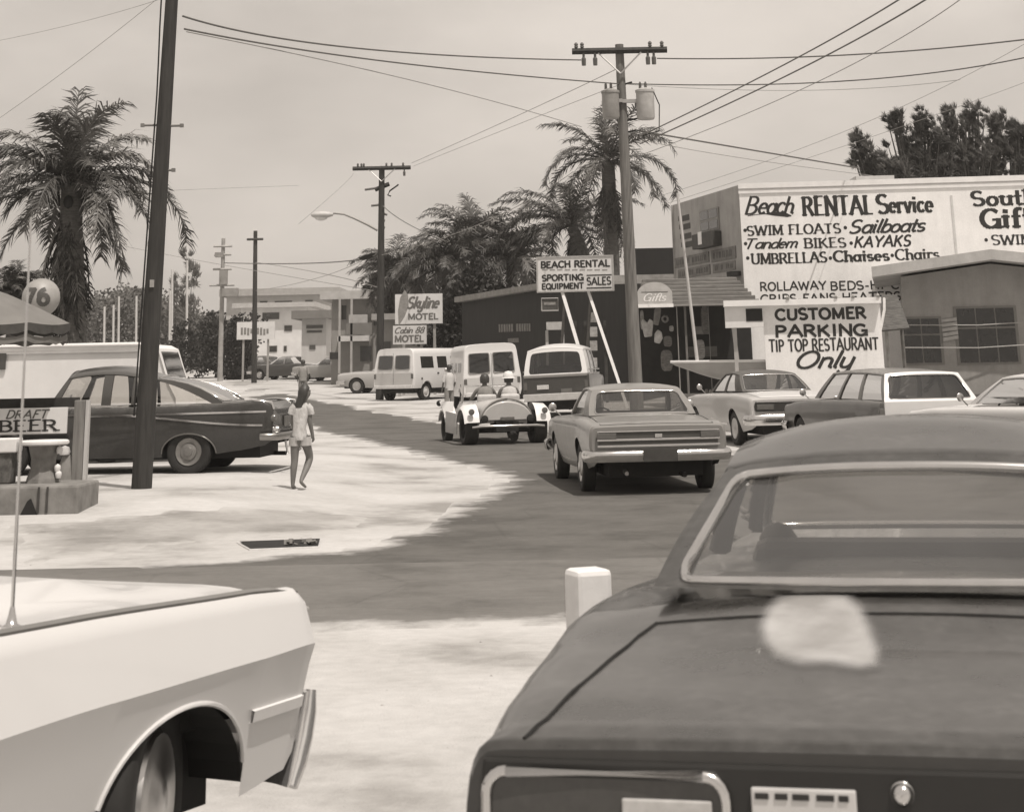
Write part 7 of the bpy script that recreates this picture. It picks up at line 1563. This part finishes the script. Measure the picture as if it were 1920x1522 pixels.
def girl():
    g = G(556, 917); t = thing('person', 'barefoot girl in a pale short sleeved top and shorts walking away, head turned right', 'person', g)
    V = []; E = []
    def v(x, y, z, r, r2=None): V.append((x, y, z, r, r2 or r)); return len(V)-1
    pel = v(.035, 0, .70, .085, .075)
    wa = v(.030, 0, .80, .082, .062); ch = v(.045, -.005, .95, .082, .055); sh = v(.052, 0, 1.06, .066, .046); nk = v(.078, .01, 1.145, .034, .034); hd0 = v(.092, .012, 1.20, .055, .06); hd1 = v(.098, .012, 1.285, .074, .082); hd2 = v(.095, .008, 1.355, .05, .058)
    E += [(pel, wa), (wa, ch), (ch, sh), (sh, nk), (nk, hd0), (hd0, hd1), (hd1, hd2)]
    # left leg straight, taking the weight
    a = v(-.035, 0, .62, .076); b = v(-.032, .005, .375, .054); b2 = v(-.042, -.012, .27, .052); c = v(-.052, -.01, .075, .032); d = v(-.050, -.02, .030, .030, .026); e = v(-.030, .12, .018, .026, .017)
    E += [(pel, a), (a, b), (b, b2), (b2, c), (c, d), (d, e)]
    # right leg bent at the knee, heel lifting behind
    a = v(.115, .02, .62, .076); b = v(.165, .13, .40, .056); b2 = v(.135, .07, .29, .053); c = v(.075, -.075, .125, .032); d = v(.07, -.105, .095, .029, .026); e = v(.135, -.03, .022, .026, .017)
    E += [(pel, a), (a, b), (b, b2), (b2, c), (c, d), (d, e)]
    # right arm hanging, left arm forward of the body
    a = v(.155, 0, 1.07, .040); b = v(.172, .005, .87, .037); c = v(.205, .04, .71, .026); E += [(sh, a), (a, b), (b, c)]; hand(V, E, c, (.2, .15, -1), (-.6, .5, 0), .82)
    a = v(-.055, .01, 1.07, .036); b = v(-.082, .05, .88, .029); c = v(-.055, .17, .75, .020); E += [(sh, a), (a, b), (b, c)]; hand(V, E, c, (.3, .8, -.8), (.6, 0, -.3), .82)
    # face turned to the right: nose
    nz = v(.178, .03, 1.262, .012); E.append((hd1, nz)); 
    skinned('body', V, E, SKIN, t)
    rings('top', [((.036, 0, .635), .106, .092), ((.034, 0, .66), .112, .098), ((.032, 0, .70), .108, .095), ((.028, 0, .80), .090, .080), ((.04, 0, .92), .104, .082), ((.05, 0, 1.03), .115, .075), ((.055, 0, 1.09), .100, .066), ((.07, .005, 1.13), .052, .048)], CLOTH, t)
    for (x0, x1, z1) in ((.128, .185, .975), (-.03, -.088, .985)):
        m = MB(); m.tube([(x0, 0, 1.085), ((x0+x1)/2+.012*(1 if x1 > 0 else -1), .0, 1.045), (x1*.97, .01, z1)], [.054, .054, .056], 12, caps=False); m.build('sleeve', CLOTH, t, smooth=60)
    for x, zz in ((-.033, .60), (.112, .60)): m = MB(); m.tube([(x*.9+.004, .0, .68), (x, .005, .63), (x, .01, .57)], [.086, .084, .086], 14, caps=False); m.build('shorts_leg', grey(.40, .8, .15, 14), t, smooth=60)
    # long dark hair with a fringe, falling behind the turned head
    m = MB(); rows = []
    for i in range(13):
        f = i/12; z = 1.405-.34*f; row = []
        for j in range(20):
            a = 2*math.pi*j/20; cap = math.sin(min(1, f*2.6)*math.pi/2); face = max(0, math.cos(a-.25))**2.0*smo((f-.22)/.14)
            r = (.092 if f < .5 else .092-.05*(f-.5))*cap*(1-face*.86*(f > .2)); k = smo((f-.45)/.5)
            row.append((.092-.055*k+r*math.cos(a)*1.02, .008-.035*k+r*1.08*math.sin(a)*(1-.35*k), z))
        rows.append(row)
    m.grid(rows, closed=True); m.f = [tuple(reversed(f)) for f in m.f]; m.build('hair', HAIR, t, smooth=70)
    for y in (-.018, .055): m = MB(); m.lathe([(.001, .006), (.009, .004), (.010, 0)], 10, Matrix.Rotation(math.pi/2, 3, 'Y'), (.166, y, 1.285)); m.build('eye', DARK, t)
    m = MB(); m.tube([(.160, -.008, 1.228), (.166, .02, 1.226), (.160, .045, 1.228)], .006, 6); m.build('mouth', grey(.09, .6, .1, 9), t)
girl()
def standing(label, px, pyt, pyb, Y, hair, shirt, trousers, turn=0, group=None):
    g = ground(px, Y); t = thing('person', label, 'person', g, turn); H = at(px, pyt, Y).z-g.z; k = H/1.75; V = []; E = []
    def v(x, y, z, r, r2=None): V.append((x*k, y*k, z*k, r*k, (r2 or r)*k)); return len(V)-1
    pel = v(0, 0, .95, .13, .10); ch = v(0, 0, 1.25, .15, .10); sh = v(0, 0, 1.42, .11, .08); nk = v(0, .01, 1.50, .05); h0 = v(0, .02, 1.57, .07, .08); h1 = v(0, .02, 1.67, .085, .095); h2 = v(0, .01, 1.73, .05, .06); E += [(pel, ch), (ch, sh), (sh, nk), (nk, h0), (h0, h1), (h1, h2)]; nz = v(0, .115, 1.63, .014); E.append((h1, nz))
    for s in (-1, 1):
        a = v(s*.10, 0, .86, .085); b = v(s*.11, .02, .50, .058); c = v(s*.11, -.01, .09, .038); d = v(s*.12, .13, .03, .035, .025); E += [(pel, a), (a, b), (b, c), (c, d)]
        a = v(s*.20, 0, 1.40, .05); b = v(s*.25, .0, 1.13, .04); c = v(s*.22, .12, .92, .028); E += [(sh, a), (a, b), (b, c)]; hand(V, E, c, (0, .3, -1), (-s, 0, 0), k)
    skinned('body', V, E, SKIN, t, 1)
    K = lambda L_: [((a[0]*k, a[1]*k, a[2]*k), rx*k, ry*k) for a, rx, ry in L_]
    rings('shirt', K([((0, 0, .88), .175, .135), ((0, 0, 1.1), .165, .125), ((0, 0, 1.3), .19, .13), ((0, 0, 1.43), .17, .11), ((0, 0, 1.49), .07, .065)]), shirt, t)
    for s in (-1, 1):
        m = MB(); m.tube([Vector(p)*k for p in ((s*.09, 0, .95), (s*.105, .01, .6), (s*.11, 0, .12))], [.10*k, .082*k, .07*k], 12, caps=False); m.build('trouser_leg', trousers, t, smooth=60)
        m = MB(); m.tube([Vector(p)*k for p in ((s*.17, 0, 1.43), (s*.225, 0, 1.27), (s*.24, 0, 1.16))], [.065*k, .062*k, .06*k], 10, caps=False); m.build('sleeve', shirt, t, smooth=60)
    m = MB(); m.lathe([(.001, .10*k), (.06*k, .085*k), (.098*k, .03*k), (.10*k, -.02*k), (.09*k, -.08*k)], 16, None, (0, -.01*k, 1.67*k)); m.build('hair', hair, t, smooth=70)
standing('dark haired person in a pale shirt standing between the buggy and the left van', 842, 684, 790, 57, HAIR, grey(.50, .8, .1, 9), grey(.22, .8, .15, 9), .6)
standing('far person in a grey shirt standing on the road edge beyond the girl', 568, 675, 760, 75, HAIR, grey(.26, .8, .15, 9), grey(.20, .8, .15, 9), .2)
def seated(root, x, y, label, hair, shirt, cap=False, arm=False):
    p = root.matrix_basis @ Vector((x, y, .66)); t = thing('person', label, 'person', p, root.rotation_euler.z); V = []; E = []
    def v(x, y, z, r, r2=None): V.append((x, y, z, r, r2 or r)); return len(V)-1
    pel = v(0, 0, .08, .13, .11); ch = v(0, -.04, .34, .14, .10); sh = v(0, -.03, .46, .10, .08); nk = v(0, -.01, .53, .045); h0 = v(0, 0, .59, .068, .075); h1 = v(0, 0, .68, .083, .092); h2 = v(0, -.01, .74, .05, .055); E += [(pel, ch), (ch, sh), (sh, nk), (nk, h0), (h0, h1), (h1, h2)]; nz = v(0, .10, .65, .013); E.append((h1, nz))
    for s in (-1, 1):
        a = v(s*.10, .20, .10, .08); b = v(s*.11, .45, .10, .055); c = v(s*.11, .62, -.15, .04); E += [(pel, a), (a, b), (b, c)]
        a = v(s*.18, -.02, .44, .048); b = v(s*(.30 if arm else .24), .06, .24, .038); c = v(s*.16, .36, .28, .028); E += [(sh, a), (a, b), (b, c)]; hand(V, E, c, (0, 1, .1), (-s*.6, 0, -.6), 1)
    skinned('body', V, E, SKIN, t, 1)
    rings('shirt', [((0, 0, .02), .17, .14), ((0, -.02, .2), .165, .13), ((0, -.035, .38), .18, .125), ((0, -.03, .47), .15, .10), ((0, -.015, .52), .065, .06)], shirt, t)
    m = MB(); m.lathe([(.001, .105), (.065, .09), (.102, .03), (.106, -.03), (.095, -.10)], 16, None, (0, -.012, .68)); m.build('hair', hair, t, smooth=70)
    if cap: 
        m = MB(); m.lathe([(.001, .135), (.075, .12), (.115, .05), (.12, .0), (.16, -.015), (.16, -.022), (.118, -.01)], 18, None, (0, -.0, .69)); m.build('cap', grey(.62, .7, .08, 9), t, smooth=60)
seated(bug, -.27, .98, 'dark haired driver seated at the left of the open buggy', HAIR, grey(.20, .8, .2, 9), arm=True)
seated(bug, .27, .98, 'passenger in a white cap seated at the right of the open buggy', HAIR, grey(.45, .8, .15, 9), cap=True)
# ------------------------------------------------------------------ warm sea haze: one even volume round the whole place
m = MB(); m.box((0, 318, 24), (412, 770, 60)); m.v = [Vector(v) for v in m.v]
hz_ = m.build('haze', None); hm = bpy.data.materials.new('haze'); hm.use_nodes = True; t = hm.node_tree; t.nodes.remove(t.nodes['Principled BSDF'])
pv = N(t, 'ShaderNodeVolumePrincipled'); pv.inputs['Color'].default_value = (.97, .94, .90, 1); pv.inputs['Density'].default_value = .0005; pv.inputs['Anisotropy'].default_value = .2
t.links.new(pv.outputs[0], t.nodes['Material Output'].inputs['Volume']); hz_.data.materials.clear(); hz_.data.materials.append(hm)
hz_['kind'] = 'stuff'; hz_['label'] = 'thin bright coastal haze'; hz_['category'] = 'haze'
